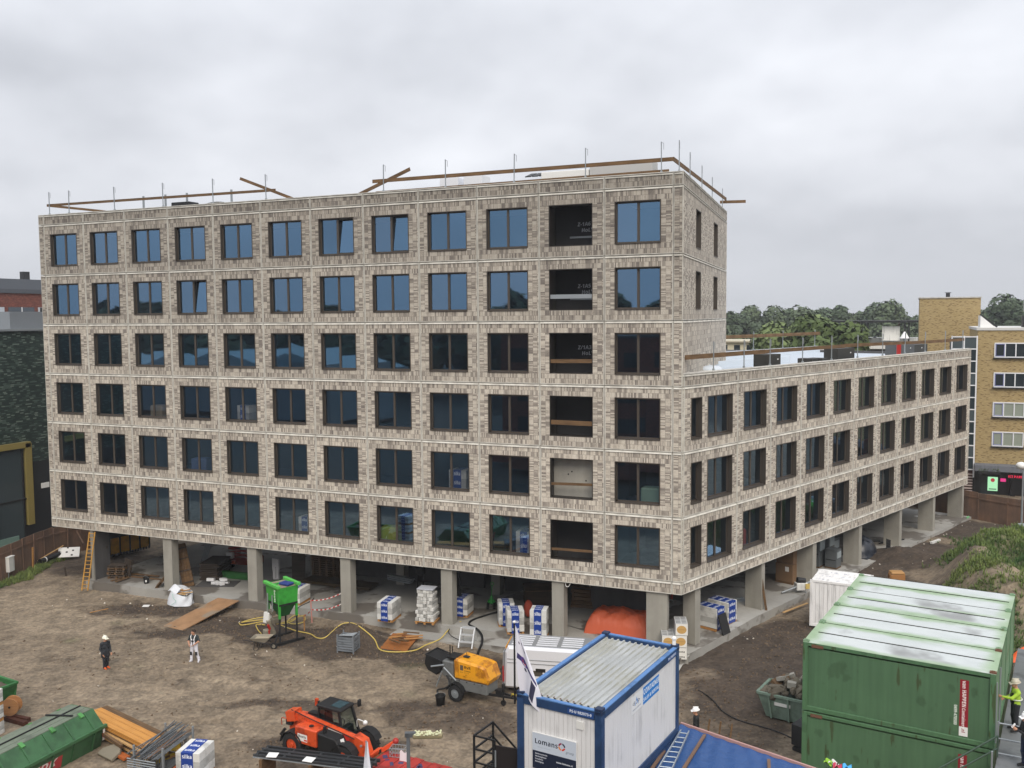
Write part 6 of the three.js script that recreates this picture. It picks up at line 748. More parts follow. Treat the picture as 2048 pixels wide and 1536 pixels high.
{ // green mixing silo
  const p = at([-21.772,-0.6,4.317]), o = thing('mixing_silo', 'bright green mortar silo on a frame with a small mixer', 'silo', [p[0], p[1], p[2] - 0.3], -0.45), g = mat(0x3da53f, 0.45, 0, { map: T.dirty });
  const box = (w0, w1, y0, y1, d0, d1) => { const q = (w, y, d) => [[-w, y, d], [w, y, d], [w, y, -d], [-w, y, -d]], a = q(w0, y0, d0), b = q(w1, y1, d1); return [0, 1, 2, 3].map((k) => quad(a[k], a[(k + 1) % 4], b[(k + 1) % 4], b[k])); };
  mesh('hopper', box(0.72, 0.78, 2.3, 3.25, 0.55, 0.6), g, o); mesh('hopper_cone', box(0.3, 0.7, 1.5, 2.3, 0.25, 0.52), mat(0x1d5a2a, 0.6), o); mesh('hopper_shadow_gap', box(0.74, 0.74, 2.22, 2.32, 0.57, 0.57), M.black, o); for (const z of [-0.62, 0.62]) mesh('fork_pocket', rb(1.75, 0.16, 0.2, 0.02, 0, 3.32, z, 0, 0, 0, 1), mat(0x57b951, 0.5), o); mesh('cross_bar', [bx(0.14, 0.1, 1.2, -0.1, 3.28, 0)], g, o); mesh('sack_fill', [bx(1.4, 0.1, 1.0, 0, 3.2, 0)], mat(0x8e8374, 0.95), o); mesh('blue_bag', rb(0.7, 0.14, 0.5, 0.05, 0.35, 3.34, -0.1, 0.3), mat(0x24397e, 0.5), o);
  for (const x of [-0.66, 0.66]) for (const z of [-0.52, 0.52]) { mesh('leg', rb(0.12, 1.0, 0.12, 0.01, x * (x > 0 ? 1 : 1), 2.0, z, 0, 0, 0, 1), g, o); mesh('leg_tube', cy(0.05, 0.05, 1.5, x, 0.78, z), M.darksteel, o); } for (const x of [-0.66, 0.66]) { mesh('skid', bx(0.18, 0.16, 1.9, x, 0.08, 0), M.black, o); mesh('skid_brace', beam([x, 0.9, 0.52], [x, 0.1, 0.9], 0.06, 0.06), M.darksteel, o); }
  mesh('name_print', quad([0.18, 2.34, 0.6], [0.42, 2.34, 0.6], [0.42, 3.14, 0.605], [0.18, 3.14, 0.605]), mat(0xffffff, 0.45, 0, { keep: true, map: canvasTex(64, 192, (c) => { c.fillStyle = '#3da53f'; c.fillRect(0, 0, 64, 192); c.save(); c.rotate(Math.PI / 2); c.fillStyle = '#eef4ea'; c.font = 'bold 66px sans-serif'; c.fillText('bouit', 12, -10); c.restore(); }) }), o); for (const x of [-0.45, 0.1]) mesh('grey_pipe', cy(0.035, 0.035, 1.1, x, 2.2, 0.66), M.galv, o); mesh('control_box', rb(0.45, 0.6, 0.25, 0.03, -0.35, 1.4, 0.75, 0.2, -0.15), M.dirtyWhite, o); mesh('motor', [rb(0.4, 0.3, 0.5, 0.05, 0.15, 1.3, 0.5), cy(0.14, 0.14, 0.5, -0.1, 1.72, 0.6, 0, 1.57)], mat(0x6a6456, 0.7, 0, { map: T.dirty }), o); mesh('pump_barrel', [cy(0.16, 0.12, 0.9, -0.1, 0.9, 0.65, 0.35, 0), rb(0.4, 0.35, 0.4, 0.06, -0.2, 0.62, 0.85)], mat(0x8a8474, 0.7, 0, { map: T.dirty }), o); mesh('red_valve', [cy(0.07, 0.07, 0.3, 0.1, 1.0, 0.9, 0.4), cy(0.05, 0.05, 0.2, 0.22, 0.75, 0.95)], M.red, o);
}
{ const p = at([-22.038,-0.6,5.609]), o = thing('wheelbarrow', 'mud caked wheelbarrow standing before the green silo', 'wheelbarrow', p, 0.25), c = mat(0x8d8678, 0.8, 0, { map: T.dirty }); mesh('tray', [0, 1, 2, 3].map((k) => { const a = [[-0.3, 0.42, 0.22], [0.3, 0.42, 0.22], [0.3, 0.42, -0.22], [-0.3, 0.42, -0.22]], b = [[-0.5, 0.68, 0.38], [0.62, 0.74, 0.34], [0.62, 0.74, -0.34], [-0.5, 0.68, -0.38]]; return quad(a[k], a[(k + 1) % 4], b[(k + 1) % 4], b[k]); }).concat([quad([-0.3, 0.42, 0.22], [0.3, 0.42, 0.22], [0.3, 0.42, -0.22], [-0.3, 0.42, -0.22])]), mat(0x8d8678, 0.8, 0, { side: THREE.DoubleSide }), o); mesh('mortar', bx(0.75, 0.03, 0.5, 0.05, 0.6, 0), mat(0xa59a86, 0.95), o); for (const z of [-0.24, 0.24]) { mesh('handle', tb([[0.7, 0.25, z * 0.4], [0.3, 0.4, z], [-0.5, 0.5, z * 1.1], [-0.95, 0.55, z * 1.2]], 0.02), M.darksteel, o); mesh('leg', tb([[-0.25, 0.42, z], [-0.35, 0.02, z], [-0.12, 0.02, z], [0.05, 0.4, z]], 0.018), M.darksteel, o); } wheel(o, 0.72, 0.19, 0, 0.19, 0.09, c, 0); }
{ const p = at([-17.285,-0.55,4.606]), o = thing('stillage_crate', 'grey ribbed steel stillage crate on the soil', 'crate', [p[0], p[1], p[2] - 0.35], 0.12), m = mat(0x868d94, 0.5, 0.3, { map: T.dirty }); for (let k = 0; k < 6; k++) { mesh('front_slat', bx(0.95, 0.1, 0.03, 0, 0.16 + k * 0.135, 0.38), m, o); mesh('rear_slat', bx(0.95, 0.1, 0.03, 0, 0.16 + k * 0.135, -0.38), m, o); mesh('side_slat', [bx(0.03, 0.1, 0.72, 0.47, 0.16 + k * 0.135, 0)], m, o); mesh('side_slat', [bx(0.03, 0.1, 0.72, -0.47, 0.16 + k * 0.135, 0)], m, o); } for (const x of [-0.47, 0.47]) for (const z of [-0.38, 0.38]) mesh('corner_post', bx(0.06, 1.05, 0.06, x, 0.5, z), m, o); for (let k = 0; k < 5; k++) mesh('tube_inside', rod([-0.42, 0.93 - k * 0.03, 0.25 - k * 0.12], [0.42, 0.96, 0.2 - k * 0.12], 0.03), M.galv, o); }
// hoses and cables
const hose = (name, label, cat, pts, r, m, lift = 0) => solo(name, tb(pts.map((p) => [p[0], (p[3] ? p[1] : Math.max(p[1], gh(p[0], p[2]) + r * 0.9)) + lift, p[2]]), r, pts.length * 8), m, label, cat);
const yh = mat(0xc9b25c, 0.5);
hose('yellow_hose', 'long yellow hose snaking from the silo to the slab', 'hose', [[-23.423,-0.55,2.119], [-21.955,-0.55,2.667], [-20.84,-0.55,2.774], [-19.932,-0.55,3.393], [-19.272,-0.55,3.478], [-18.997,-0.55,2.494], [-18.511,-0.55,2.213], [-17.624,-0.55,2.567], [-16.635,-0.55,2.692], [-15.795,-0.55,3.447], [-14.839,-0.55,3.475], [-13.99,-0.55,2.895], [-13.718,-0.5,2.025], [-13.308,-0.4,1.14], [-13.276,-0.2,0.148], [-12.971,0.02,-0.848]], 0.034, yh);
hose('yellow_hose', 'loops of yellow hose lying left of the silo', 'hose', [[-25.934,-0.55,2.723], [-25.473,-0.55,2.928], [-24.797,-0.55,1.982], [-24.454,-0.5,1.713], [-25.114,-0.55,1.812], [-25.666,-0.55,2.325], [-25.882,-0.55,2.605], [-25.657,-0.55,1.827], [-24.645,-0.3,1.741]], 0.03, yh); hose('yellow_hose', 'coil of yellow hose lying right of the silo', 'hose', [[-23.924,-0.55,2.028], [-23.136,-0.5,1.78], [-22.82,-0.3,1.222], [-22.915,-0.2,0.987], [-23.212,-0.3,1.178], [-23.247,-0.5,1.63], [-22.61,-0.5,1.766], [-22.201,-0.4,1.441], [-22.355,-0.2,1.167], [-22.662,-0.2,1.287], [-23.275,-0.5,1.347], [-23.634,-0.5,2.169]], 0.03, yh); hose('yellow_hose', 'short yellow hose end by the wheelbarrow', 'hose', [[-24.158,-0.5,2.568], [-24.782,-0.55,2.559], [-24.214,-0.55,3.188], [-23.353,-0.5,3.921]], 0.03, yh);
hose('black_hose', 'thick black delivery hose curving over the slab edge', 'hose', [[-11.49,0.1,-3.217], [-11.994,0.05,-2.388], [-12.401,0.05,-1.26], [-12.303,0.03,-0.518], [-11.642,0.03,-0.048], [-10.941,0,0.731], [-10.538,-0.1,1.542], [-10.422,-0.25,2.117], [-10.282,-0.4,2.736], [-10.074,-0.5,3.368]], 0.07, M.black); hose('thin_cable', 'thin dark cable looping beside the white steps', 'cable', [[-13.238,-0.1,-0.284], [-13.2,-0.2,0.299], [-12.8,-0.3,0.721], [-12.186,-0.35,1.02]], 0.025, M.black); hose('black_cable', 'black cable from the block pack down to the soil', 'cable', [[-23.777,-0.1,-1.84], [-23.588,-0.1,-1.249], [-23.605,-0.12,-0.125], [-23.422,-0.15,0.434], [-23.59,-0.5,0.268]], 0.025, M.black); hose('ground_cable', 'dark cable lying across the soil towards the green containers', 'cable', [[1.478,-0.2,3.393], [1.988,-0.2,3.816], [2.567,-0.2,4.672], [3.139,-0.2,5.594], [3.94,-0.2,6.207], [4.862,-0.2,6.42], [5.726,-0.2,6.692], [6.594,-0.2,7.238]], 0.03, M.black); hose('soffit_wire', 'white loop of wire hanging below the facade edge', 'wire', [[...[-6.307,3.244,-0.1], 1], [...[-6.279,3.028,-0.1], 1], [...[-6.137,3.016,-0.1], 1], [...[-6.022,3.22,-0.1], 1]], 0.02, M.white);
{ // barrier tape
  const a = at([-21.953,-0.6,0.995]), tp = mat(0xffffff, 0.5, 0, { keep: true, side: THREE.DoubleSide, map: (() => { const t = canvasTex(64, 8, (c) => { c.fillStyle = '#d8d4d0'; c.fillRect(0, 0, 64, 8); c.fillStyle = '#b9302c'; c.fillRect(0, 0, 32, 8); }); t.wrapS = THREE.RepeatWrapping; return t; })() });
  solo('barrier_post', rod(a, [a[0] - 0.05, a[1] + 1.35, a[2]], 0.04), mat(0xc88a80, 0.6), 'red and white post carrying the barrier tape', 'post'); const c = at([-21.528,-0.6,2.343]); solo('barrier_post', beam(c, [c[0], c[1] + 0.95, c[2]], 0.06, 0.06), M.wood, 'wooden post in front of the red and white barrier post', 'post');
  const strip = (p, q, n, sag) => grid(20, 1, (u, v) => [lerp(p[0], q[0], u), lerp(p[1], q[1], u) - sag * Math.sin(u * 3.14) + v * 0.07, lerp(p[2], q[2], u)]), st = (g, n) => { const uv = g.attributes.uv; for (let i = 0; i < uv.count; i++) uv.setX(i, uv.getX(i) * n); return g; }; const f = [-20.6, 1.0, -0.1];
  solo('barrier_tape', [st(strip([a[0], a[1] + 1.3, a[2]], f, 0, 0.12), 7), st(strip([a[0], a[1] + 0.75, a[2]], [-20.6, 0.35, -0.1], 0, 0.15), 7), st(strip([c[0], c[1] + 0.85, c[2]], [a[0], a[1] + 0.75, a[2]], 0, 0.05), 2)], tp, 'red and white barrier tape strung from the post to the third column', 'barrier tape');
}
{ const p = at([-15.261,-0.5,2.636]), o = thing('plywood_sheet', 'brown plywood sheet lying on the soil before the slab', 'board', [p[0], p[1] + 0.12, p[2] - 0.4], 0.12); mesh('sheet', bx(1.6, 0.04, 1.9, 0, 0, 0, 0, 0.12), mat(0xb07f4e, 0.8, 0, { map: T.wood }), o); for (let k = 0; k < 9; k++) { const a = rr(-0.5, 0.3), z = rr(-0.7, 0.5); solo('timber_scrap', beam([p[0] + a, p[1] + 0.26 + k * 0.03, p[2] - 0.4 + z], [p[0] + a + rr(0.5, 1.0), p[1] + 0.3 + k * 0.03, p[2] - 0.4 + z + rr(-0.5, 0.6)], 0.09, 0.05), k % 2 ? M.wood : M.oldwood, 'timber scrap in the pile on the plywood sheet', 'timber scrap', 'timber scraps on the plywood sheet'); } }
{ const p = at([-11.537,-0.45,1.476]), o = thing('white_steps', 'small white metal steps up to the slab', 'steps', [p[0], Math.max(p[1], -0.5), p[2] - 0.2], 0.15), m = mat(0xcfd1d2, 0.4, 0.3); for (const x of [-0.38, 0.38]) { mesh('stringer', beam([x, 0, 0.45], [x, 0.95, -0.15], 0.06, 0.12), m, o); mesh('rear_leg', beam([x, 0.95, -0.15], [x, 0.1, -0.5], 0.05, 0.06), m, o); } for (let k = 0; k < 3; k++) mesh('tread', bx(0.75, 0.04, k === 2 ? 0.35 : 0.22, 0, 0.3 + k * 0.32, 0.28 - k * 0.24), m, o); }
// ---- rubble skip, dark tipper and the orange things beyond
function skip(label, name, pos, turn, L, W, Hs, m, slope = 0.35) {
  const o = thing(name, label, 'skip', pos, turn), b = [[-L / 2 + slope, 0.1, W / 2 - 0.15], [L / 2 - slope, 0.1, W / 2 - 0.15], [L / 2 - slope, 0.1, -W / 2 + 0.15], [-L / 2 + slope, 0.1, -W / 2 + 0.15]], t = [[-L / 2, Hs, W / 2], [L / 2, Hs, W / 2], [L / 2, Hs, -W / 2], [-L / 2, Hs, -W / 2]];
  mesh('tub', [0, 1, 2, 3].map((k) => quad(b[k], b[(k + 1) % 4], t[(k + 1) % 4], t[k])).concat([quad(...b)]), m, o); mesh('rim', [0, 1, 2, 3].map((k) => beam(t[k], t[(k + 1) % 4], 0.12, 0.1)), m, o); for (let k = 0; k < Math.round(L / 0.9); k++) { const x = -L / 2 + 0.5 + k * 0.85; mesh('rib', beam([x * 0.9, 0.1, W / 2 - 0.1], [x, Hs, W / 2 + 0.04], 0.1, 0.08), m, o); mesh('rib', beam([x * 0.9, 0.1, -W / 2 + 0.1], [x, Hs, -W / 2 - 0.04], 0.1, 0.08), m, o); } return o;
}
{ const gs = mat(0x74887a, 0.7, 0, { map: T.dirty, side: THREE.DoubleSide }), o = skip('weathered green skip heaped with broken concrete', 'rubble_skip', [6.35, gh(6, 5) - 0.02, 5.0], -0.2, 3.2, 1.7, 1.15, gs); mesh('label_plate', bx(0.7, 0.14, 0.02, -0.5, 0.8, 0.84), M.dirtyWhite, o);
  const rub = []; for (let k = 0; k < 150; k++) { const x = rr(-1.5, 1.5), z = rr(-0.75, 0.75), hh = 1.0 + 0.75 * Math.max(0, 1 - (x / 1.5) ** 2) * (1 - (z / 0.9) ** 2), s = rr(0.08, 0.3); const g = new THREE.IcosahedronGeometry(s, 0); g.scale(rr(0.8, 1.6), rr(0.3, 0.8), rr(0.7, 1.2)); const q = put(g, x, hh * rr(0.85, 1.02), z, R() * 6, R() * 2, R()); rub.push(q); }
  const m = solo('concrete_rubble', rub, mat(0x8f8678, 0.95, 0, { map: T.concrete }), 'heap of broken concrete and bricks filling the weathered skip', 'rubble'); m.userData.kind = 'stuff'; m.position.set(6.35, gh(6, 5), 5.0); m.rotation.y = -0.2; for (let k = 0; k < 14; k++) solo('concrete_lump', put(bx(rr(0.25, 0.6), rr(0.12, 0.25), rr(0.2, 0.4)), 6.35 + rr(-1.1, 0.9), gh(6, 5) + rr(1.45, 1.75), 5.0 + rr(-0.4, 0.5), R() * 3, rr(-0.6, 0.6), rr(-0.6, 0.6)), k % 3 ? M.concrete : M.oldwood, 'broken concrete lump on top of the rubble heap', 'lump', 'lumps on top of the rubble heap'); }
{ const p = [6.771,-0.2,7.838], o = thing('dark_tipper', 'dark tipping bin half hidden behind the green containers', 'bin', [p[0] + 0.35, p[1], p[2] - 0.2], 1.1); mesh('tub', ext([[-0.7, 0.25], [0.6, 0.25], [0.95, 1.25], [-0.7, 1.1]], 1.1, 0.02), M.darksteel, o); mesh('chassis', bx(1.5, 0.14, 0.9, 0, 0.12, 0), M.black, o); mesh('lock', sph(0.12, -0.65, 0.5, 0.58), M.galv, o); }
{ const p = at([10.079,0.3,-17.473]), o = thing('orange_cover', 'orange plastic cover standing behind the green containers', 'cover', [p[0], p[1], p[2]], 0.3); mesh('shell', rb(1.0, 0.7, 0.6, 0.18, 0, 0.3, 0), mat(0xa87848, 0.5), o); mesh('fold', rb(0.85, 0.18, 0.65, 0.08, 0, 0.62, 0), mat(0xb08550, 0.6), o); }
for (const [g, n, s] of [[[15.71,0.7,-3.147], 'upper', 0.9], [[15.413,0.8,-0.043], 'lower', 1.0]]) solo('orange_cloth', put(grid(16, 12, (u, v) => [(u - 0.3) * 1.8 * s, 0.5 * Math.sin(u * 3.14) * (0.6 + 0.6 * Math.sin(v * 5 + u * 4)) + 0.25, (v - 0.5) * 0.9]), ...at(g, 0.5)), mat(0xdb5a20, 0.5, 0, D), `${n} orange cloth on the dark heap at the right edge`, 'cloth');
{ const p = at([15.651,0.6,-1.93]); solo('black_foil', put(grid(24, 18, (u, v) => [(u - 0.4) * 2.4, 0.9 * Math.sin(u * 3.14) * Math.sin(v * 3.14) * (0.7 + 0.9 * gn(u * 3, v * 3, 1.4, 91)), (v - 0.5) * 2.4]), p[0], p[1] - 0.05, p[2]), mat(0x1b1c20, 0.3, 0, D), 'crumpled black foil heap at the right edge', 'foil heap'); }
{ const p = at([18.411,0.3,-27.82]), o = thing('green_waste_bin', 'bright green waste container with grey lid near the right hoarding', 'waste bin', [p[0] + 0.35, p[1], p[2]], 0.25); mesh('bin_body', rb(1.3, 1.15, 1.0, 0.04, 0, 0.75, 0), mat(0x4cc03a, 0.4), o); mesh('lid', rb(1.4, 0.3, 1.1, 0.05, 0, 1.48, -0.05, 0, 0.1), mat(0x8a9298, 0.5), o); mesh('print_strip', bx(0.9, 0.1, 0.01, 0.05, 1.2, 0.505), M.white, o); mesh('end_panel', bx(0.05, 1.35, 1.02, -0.66, 0.8, 0), M.steel, o); for (const x of [-0.45, 0.45]) mesh('castor', cy(0.1, 0.1, 0.06, x, 0.1, 0.4, 0, Math.PI / 2), M.rubber, o); }
{ const p = at([18.664,0.3,-31.836]); const o = thing('lamp_post', 'slim grey lamp post with white globe before the shop hoarding', 'lamp post', [p[0] + 0.25, p[1], p[2] - 3]); mesh('pole', cy(0.05, 0.08, 5.4, 0, 2.7, 0), M.galv, o); mesh('globe', sph(0.38, -0.15, 5.4, 0, 1, 0.75, 1), M.white, o); }

// =====================================================================  the near edge of the yard
{ // stack of planks
  const o = thing('plank_stack', 'stack of long yellow shuttering planks on bearers', 'plank stack', [-22.5, gh(-21, 16.6), 15.9], -0.26), y = mat(0xecc07a, 0.55, 0, { map: T.wood }), L = 5.75;
  for (let r = 0; r < 7; r++) for (let k = 0; k < 4; k++) { const top = r === 6; mesh('plank', bx(L + (top ? 0 : rr(-0.35, 0.15)), 0.075, 0.27, L / 2 + (top ? 0 : rr(-0.1, 0.15)), 0.16 + r * 0.095 + (top ? 0.02 : 0), 0.12 + k * 0.285 + (top ? 0 : rr(-0.05, 0.1))), top ? (k === 0 ? M.oldwood : y) : r > 4 ? y : [M.palewood, M.oldwood, M.wood][(r + k) % 3], o); }
  for (const x of [0.5, 2.8, 5]) mesh('bearer', bx(0.1, 0.11, 1.4, x, 0.06, 0.55), M.oldwood, o); mesh('loose_plank', beam([1.0, 0.62, 1.28], [3.6, 0.42, 1.34], 0.12, 0.14), M.oldwood, o); mesh('yellow_end', bx(0.04, 0.6, 1.1, L + 0.02, 0.46, 0.55), mat(0xc9a932, 0.6), o); mesh('orange_chock', [...Array(5)].map((_, k) => bx(0.12, 0.1, 0.3, 3.6 + k * 0.13, 0.12, 1.45, 0.2)), mat(0xc87a3c, 0.8, 0, { map: T.wood }), o);
}
{ // scaffold frames in a rack
  const o = thing('scaffold_rack', 'steel rack packed with grey scaffold frames and tubes', 'scaffold rack', [-17.05, gh(-17, 18.2), 18.2], 0.15), g = mat(0x7c8083, 0.45, 0.5, { map: T.dirty });
  for (const x of [-0.65, 0.65]) for (const z of [-1.1, 0.95]) mesh('rack_post', bx(0.07, 1.35, 0.07, x, 0.68, z), M.galv, o); for (const z of [-1.1, 0.95]) mesh('rack_bar', bx(1.3, 0.08, 0.08, 0, 0.15, z), M.galv, o); for (const x of [-0.65, 0.65]) mesh('rack_rail', bx(0.07, 0.09, 2.1, x, 0.2, -0.08), x > 0 ? mat(0xc0643a, 0.6) : M.galv, o);
  for (let k = 0; k < 17; k++) { const x = -0.56 + k * 0.07, t = rr(-0.12, 0.12); mesh('scaffold_frame', [rod([x, 0.28, -1.25 + t], [x, 0.28, 1.2 + t], 0.024, 6), rod([x + t * 0.3, 1.0, -1.25 + t], [x + t * 0.3, 1.0, 1.2 + t], 0.024, 6), rod([x, 0.28, -0.9], [x + t * 0.3, 1.0, -0.9], 0.02, 6), rod([x, 0.28, 0.7], [x + t * 0.3, 1.0, 0.7], 0.02, 6), rod([x, 0.28, -0.8], [x + t * 0.3, 1.0, 0.4], 0.015, 6)], g, o); }
  for (let k = 0; k < 12; k++) { const x = rr(-0.55, 0.55), z = rr(-0.2, 0.1); mesh('tube', rod([x, 1.05 + k * 0.02, -1.5 + z], [x + rr(-0.35, 0.35), 1.05 + k * 0.02, 1.3 + z], 0.024, 6), k % 4 ? g : M.rust, o); } for (let k = 0; k < 7; k++) mesh('end_tube', rod([-0.75, 0.35 + k * 0.1, 1.25], [0.55, 0.33 + k * 0.1, 1.3], 0.028, 6), M.galv, o);
}
limePack('white block pack with blue band in the near foreground beside the scaffold rack', [-15.35, gh(-15, 18), 18.25], 0.22, 1.02, 1.22, 1.2, 3, 0.5, 1).userData.group = undefined;
{ const p = [-14.05, gh(-14, 18.6), 18.75]; solo('plastic_foil', put(grid(24, 18, (u, v) => [(u - 0.5) * 1.7, 0.75 * Math.pow(Math.sin(u * 3.14) * Math.sin(v * 3.14), 0.5) * (0.8 + 0.7 * gn(u * 3, v * 3, 1.3, 93)), (v - 0.5) * 1.4]), ...p), mat(0xdfe3ea, 0.3, 0, D), 'crumpled white plastic foil beside the foreground block pack', 'foil'); }
{ // closed green skip
  const o = thing('closed_skip', 'large dark green closed skip with hinged lids at the lower left', 'skip', [-21.98, gh(-20.7, 20), 17.7], 0.02), g = mat(0x3b6641, 0.5, 0, { map: T.dirty }), lg = mat(0x4f8f4c, 0.5, 0, { map: T.dirty }), lid = mat(0x6e7868, 0.55, 0, { map: T.dirty }), L = 6.2, W = 1.22;
  const prof = [[-0.95, 0], [0.95, 0], [W, 0.95], [0.62, 1.62], [-0.62, 1.62], [-W, 0.95]]; mesh('tub', ext(prof, L, 0.01).translate(0, 0, L / 2), g, o); for (const s of [-1, 1]) mesh('rim_rail', beam([s * W, 0.95, -0.1], [s * W, 0.95, L + 0.1], 0.12, 0.12), g, o);
  for (const s of [-1, 1]) for (const x of [0.17, 0.5]) mesh('lid', bx(0.3, 0.035, L * 0.96, s * (x === 0.17 ? 0.16 : 0.47), 1.645 - (x === 0.5 ? 0.01 : 0), L / 2), lid, o); mesh('lid_ridge', bx(0.05, 0.06, L * 0.97, 0, 1.68, L / 2), M.black, o); mesh('lid_strap', [beam([-0.6, 1.7, 1.35], [0.55, 1.7, 1.0], 0.06, 0.05)], M.darksteel, o);
  for (let k = 0; k < 6; k++) { mesh('rib', beam([W + 0.01, 0.95, 0.5 + k * 1.05], [0.64, 1.62, 0.5 + k * 1.05], 0.07, 0.05), g, o); mesh('rib', beam([0.96, 0.02, 0.5 + k * 1.05], [W + 0.01, 0.92, 0.5 + k * 1.05], 0.09, 0.06), g, o); } for (let k = 0; k < 4; k++) for (const s of [-1, 1]) mesh('hinge', bx(0.26, 0.07, 0.18, s * 0.66, 1.6, 0.7 + k * 1.45, 0, 0, -s * 0.5), lg, o); mesh('lifting_bar', [bx(2.5, 0.14, 0.16, 0, 1.55, L + 0.05), bx(1.5, 0.1, 0.1, 0, 1.72, L - 0.3)], lg, o); mesh('side_flap', quad([-W - 0.5, 0.85, 0.9], [-W, 0.95, 0.9], [-W, 0.95, 2.2], [-W - 0.5, 0.85, 2.2]), g, o);
  const rw = mat(0xffffff, 0.5, 0, { keep: true, map: canvasTex(32, 64, (c) => { c.fillStyle = '#e6e2de'; c.fillRect(0, 0, 32, 64); c.fillStyle = '#b02c2a'; c.beginPath(); c.moveTo(0, 20); c.lineTo(32, 34); c.lineTo(32, 56); c.lineTo(0, 42); c.fill(); }) }); mesh('warning_plate', quad([W - 0.03, 0.35, 0.12], [W - 0.03, 0.35, -0.0], [W + 0.03, 0.85, -0.0], [W + 0.03, 0.85, 0.12]), rw, o); mesh('warning_plate', quad([0.98, 0.3, -0.015], [0.8, 0.3, -0.015], [0.8, 0.85, -0.015], [0.98, 0.85, -0.015]), rw, o);
  mesh('owner_print', quad([1.0, 0.1, 4.0], [1.0, 0.1, 2.1], [1.17, 0.8, 2.1], [1.17, 0.8, 4.0]), mat(0xffffff, 0.5, 0, { keep: true, map: canvasTex(192, 96, (c) => { c.fillStyle = '#b5383c'; c.fillRect(0, 0, 192, 96); c.fillStyle = '#e8dcd8'; c.font = 'italic bold 62px sans-serif'; c.fillText('MDK', 20, 68); }) }), o);
}
{ const g = mat(0x33713c, 0.5, 0, { map: T.dirty, side: THREE.DoubleSide }), o = skip('open green skip cut by the left edge of the view', 'open_skip', [-29.4, gh(-29, 17), 17.0], -0.12, 3.2, 1.9, 1.32, g, 0.5); mesh('waste_heap', grid(14, 10, (u, v) => [(u - 0.5) * 3, 1.12 + 0.4 * gn(u * 4, v * 4, 1, 95), (v - 0.5) * 1.75]), mat(0x7a6d60, 0.95, 0, { map: T.concrete }), o); mesh('warning_plate', bx(0.02, 0.45, 0.18, 1.48, 0.85, 0.85), mat(0xcfc4c0, 0.5), o); mesh('warning_band', bx(0.025, 0.15, 0.18, 1.485, 0.9, 0.85), M.red, o); }
{ for (let k = 0; k < 3; k++) { const o = limePack(`grey block pack at the left edge of the view, ${['bottom', 'middle', 'top'][k]} of its stack`, [-26.45, gh(-26, 19) + k * 0.72, 18.95], 0.2, 1.1, 0.7, 1.1, 3, 0.35); o.userData.group = 'grey block packs at the left edge'; } }
{ const p = at([-27.097,-0.6,17.079]), o = thing('cable_drum', 'pale wooden cable drum lying on rusty beams', 'cable drum', [p[0], p[1] + 0.2, p[2]], 0.5), w = mat(0xc9a688, 0.8, 0, { map: T.wood }); for (const z of [-0.2, 0.2]) mesh('flange', put(cy(0.4, 0.4, 0.05, 0, 0, 0, Math.PI / 2, 0, 22), 0, 0.4, z), w, o); mesh('core', put(cy(0.2, 0.2, 0.4, 0, 0, 0, Math.PI / 2), 0, 0.4, 0), w, o); mesh('hub_hole', put(cy(0.05, 0.05, 0.08, 0, 0, 0, Math.PI / 2), 0, 0.4, 0.2), M.black, o); }
[[[-27.165,-0.6,17.334], [-25.671,-0.6,17.517]], [[-27.183,-0.6,17.114], [-25.951,-0.6,17.13]]].forEach(([a, b], k) => solo('rusty_beam', beam(at(a, 0.1), at(b, 0.1), 0.2, 0.18), mat(0x9a5f36, 0.8, 0, { map: T.rust }), `${k ? 'rear' : 'front'} rusty beam beneath the cable drum`, 'beam'));
solo('stone_slab', put(ext([[-0.55, 0], [0.55, 0.05], [0.5, 0.5], [0.2, 0.72], [-0.25, 0.66], [-0.6, 0.3]], 0.14, 0.02), ...at([-19.882,-0.6,18.582], 0.05), -0.3, -1.15), mat(0xb3aa98, 0.9, 0, { map: T.concrete }), 'broken pale stone slab lying behind the closed green skip', 'stone slab');
// dark window frames laid flat, with paper sheets
const FRT = (() => { const a = [-13.082,0.3,16.813], b = [-9.23,0.3,16.26]; return Math.atan2(-(b[2] - a[2]), b[0] - a[0]); })();
for (let k = 0; k < 3; k++) {
  const o = thing('window_frame_bundle', `${['rear', 'middle', 'front'][k]} long dark window frame lying in the foreground`, 'window frame', (() => { const a = [-13.082,0.3,16.813], b = [-13.162,0.3,17.305]; return [lerp(a[0], b[0], k / 2), 0.3, lerp(a[2], b[2], k / 2)]; })(), FRT, 'dark frames lying in the foreground'), m = mat(0x37393c, 0.4, 0.3); mesh('rail', bx(4.9, 0.12, 0.07, 2.45, 0, -0.15), m, o); mesh('rail', bx(4.9, 0.12, 0.07, 2.45, 0, 0.15), m, o); for (let j = 0; j < 5; j++) mesh('cross_bar', bx(0.09, 0.1, 0.26, 0.1 + j * 1.17, 0, 0), m, o); mesh('infill', bx(4.7, 0.03, 0.3, 2.45, -0.04, 0), mat(0x2a2c2f, 0.3), o); if (k === 2) mesh('pale_edge', bx(4.9, 0.04, 0.03, 2.45, -0.05, 0.2), M.galv, o); }
[[...[-12.347,0.38,17.291], 0.3], [...[-10.788,0.38,17.063], 0.1]].forEach(([x, , z, a], k) => solo('paper_sheet', put(rb(0.42, 0.02, 0.36, 0.005, 0, 0, 0, 0, 0, 0, 1), x, 0.38, z, a, 0.05), M.white, `${k ? 'right' : 'left'} white paper sheet lying on the dark window frames`, 'paper')); for (const t of [0.3, 2.4, 4.4]) solo('frame_bearer', bx(0.12, 0.8, 1.1, [-13.113,0.3,17.057][0] + Math.cos(FRT) * t, -0.18, [-13.113,0.3,17.057][2] - Math.sin(FRT) * t, FRT), M.oldwood, 'wooden bearer carrying the dark window frames', 'bearer', 'bearers under the dark frames');
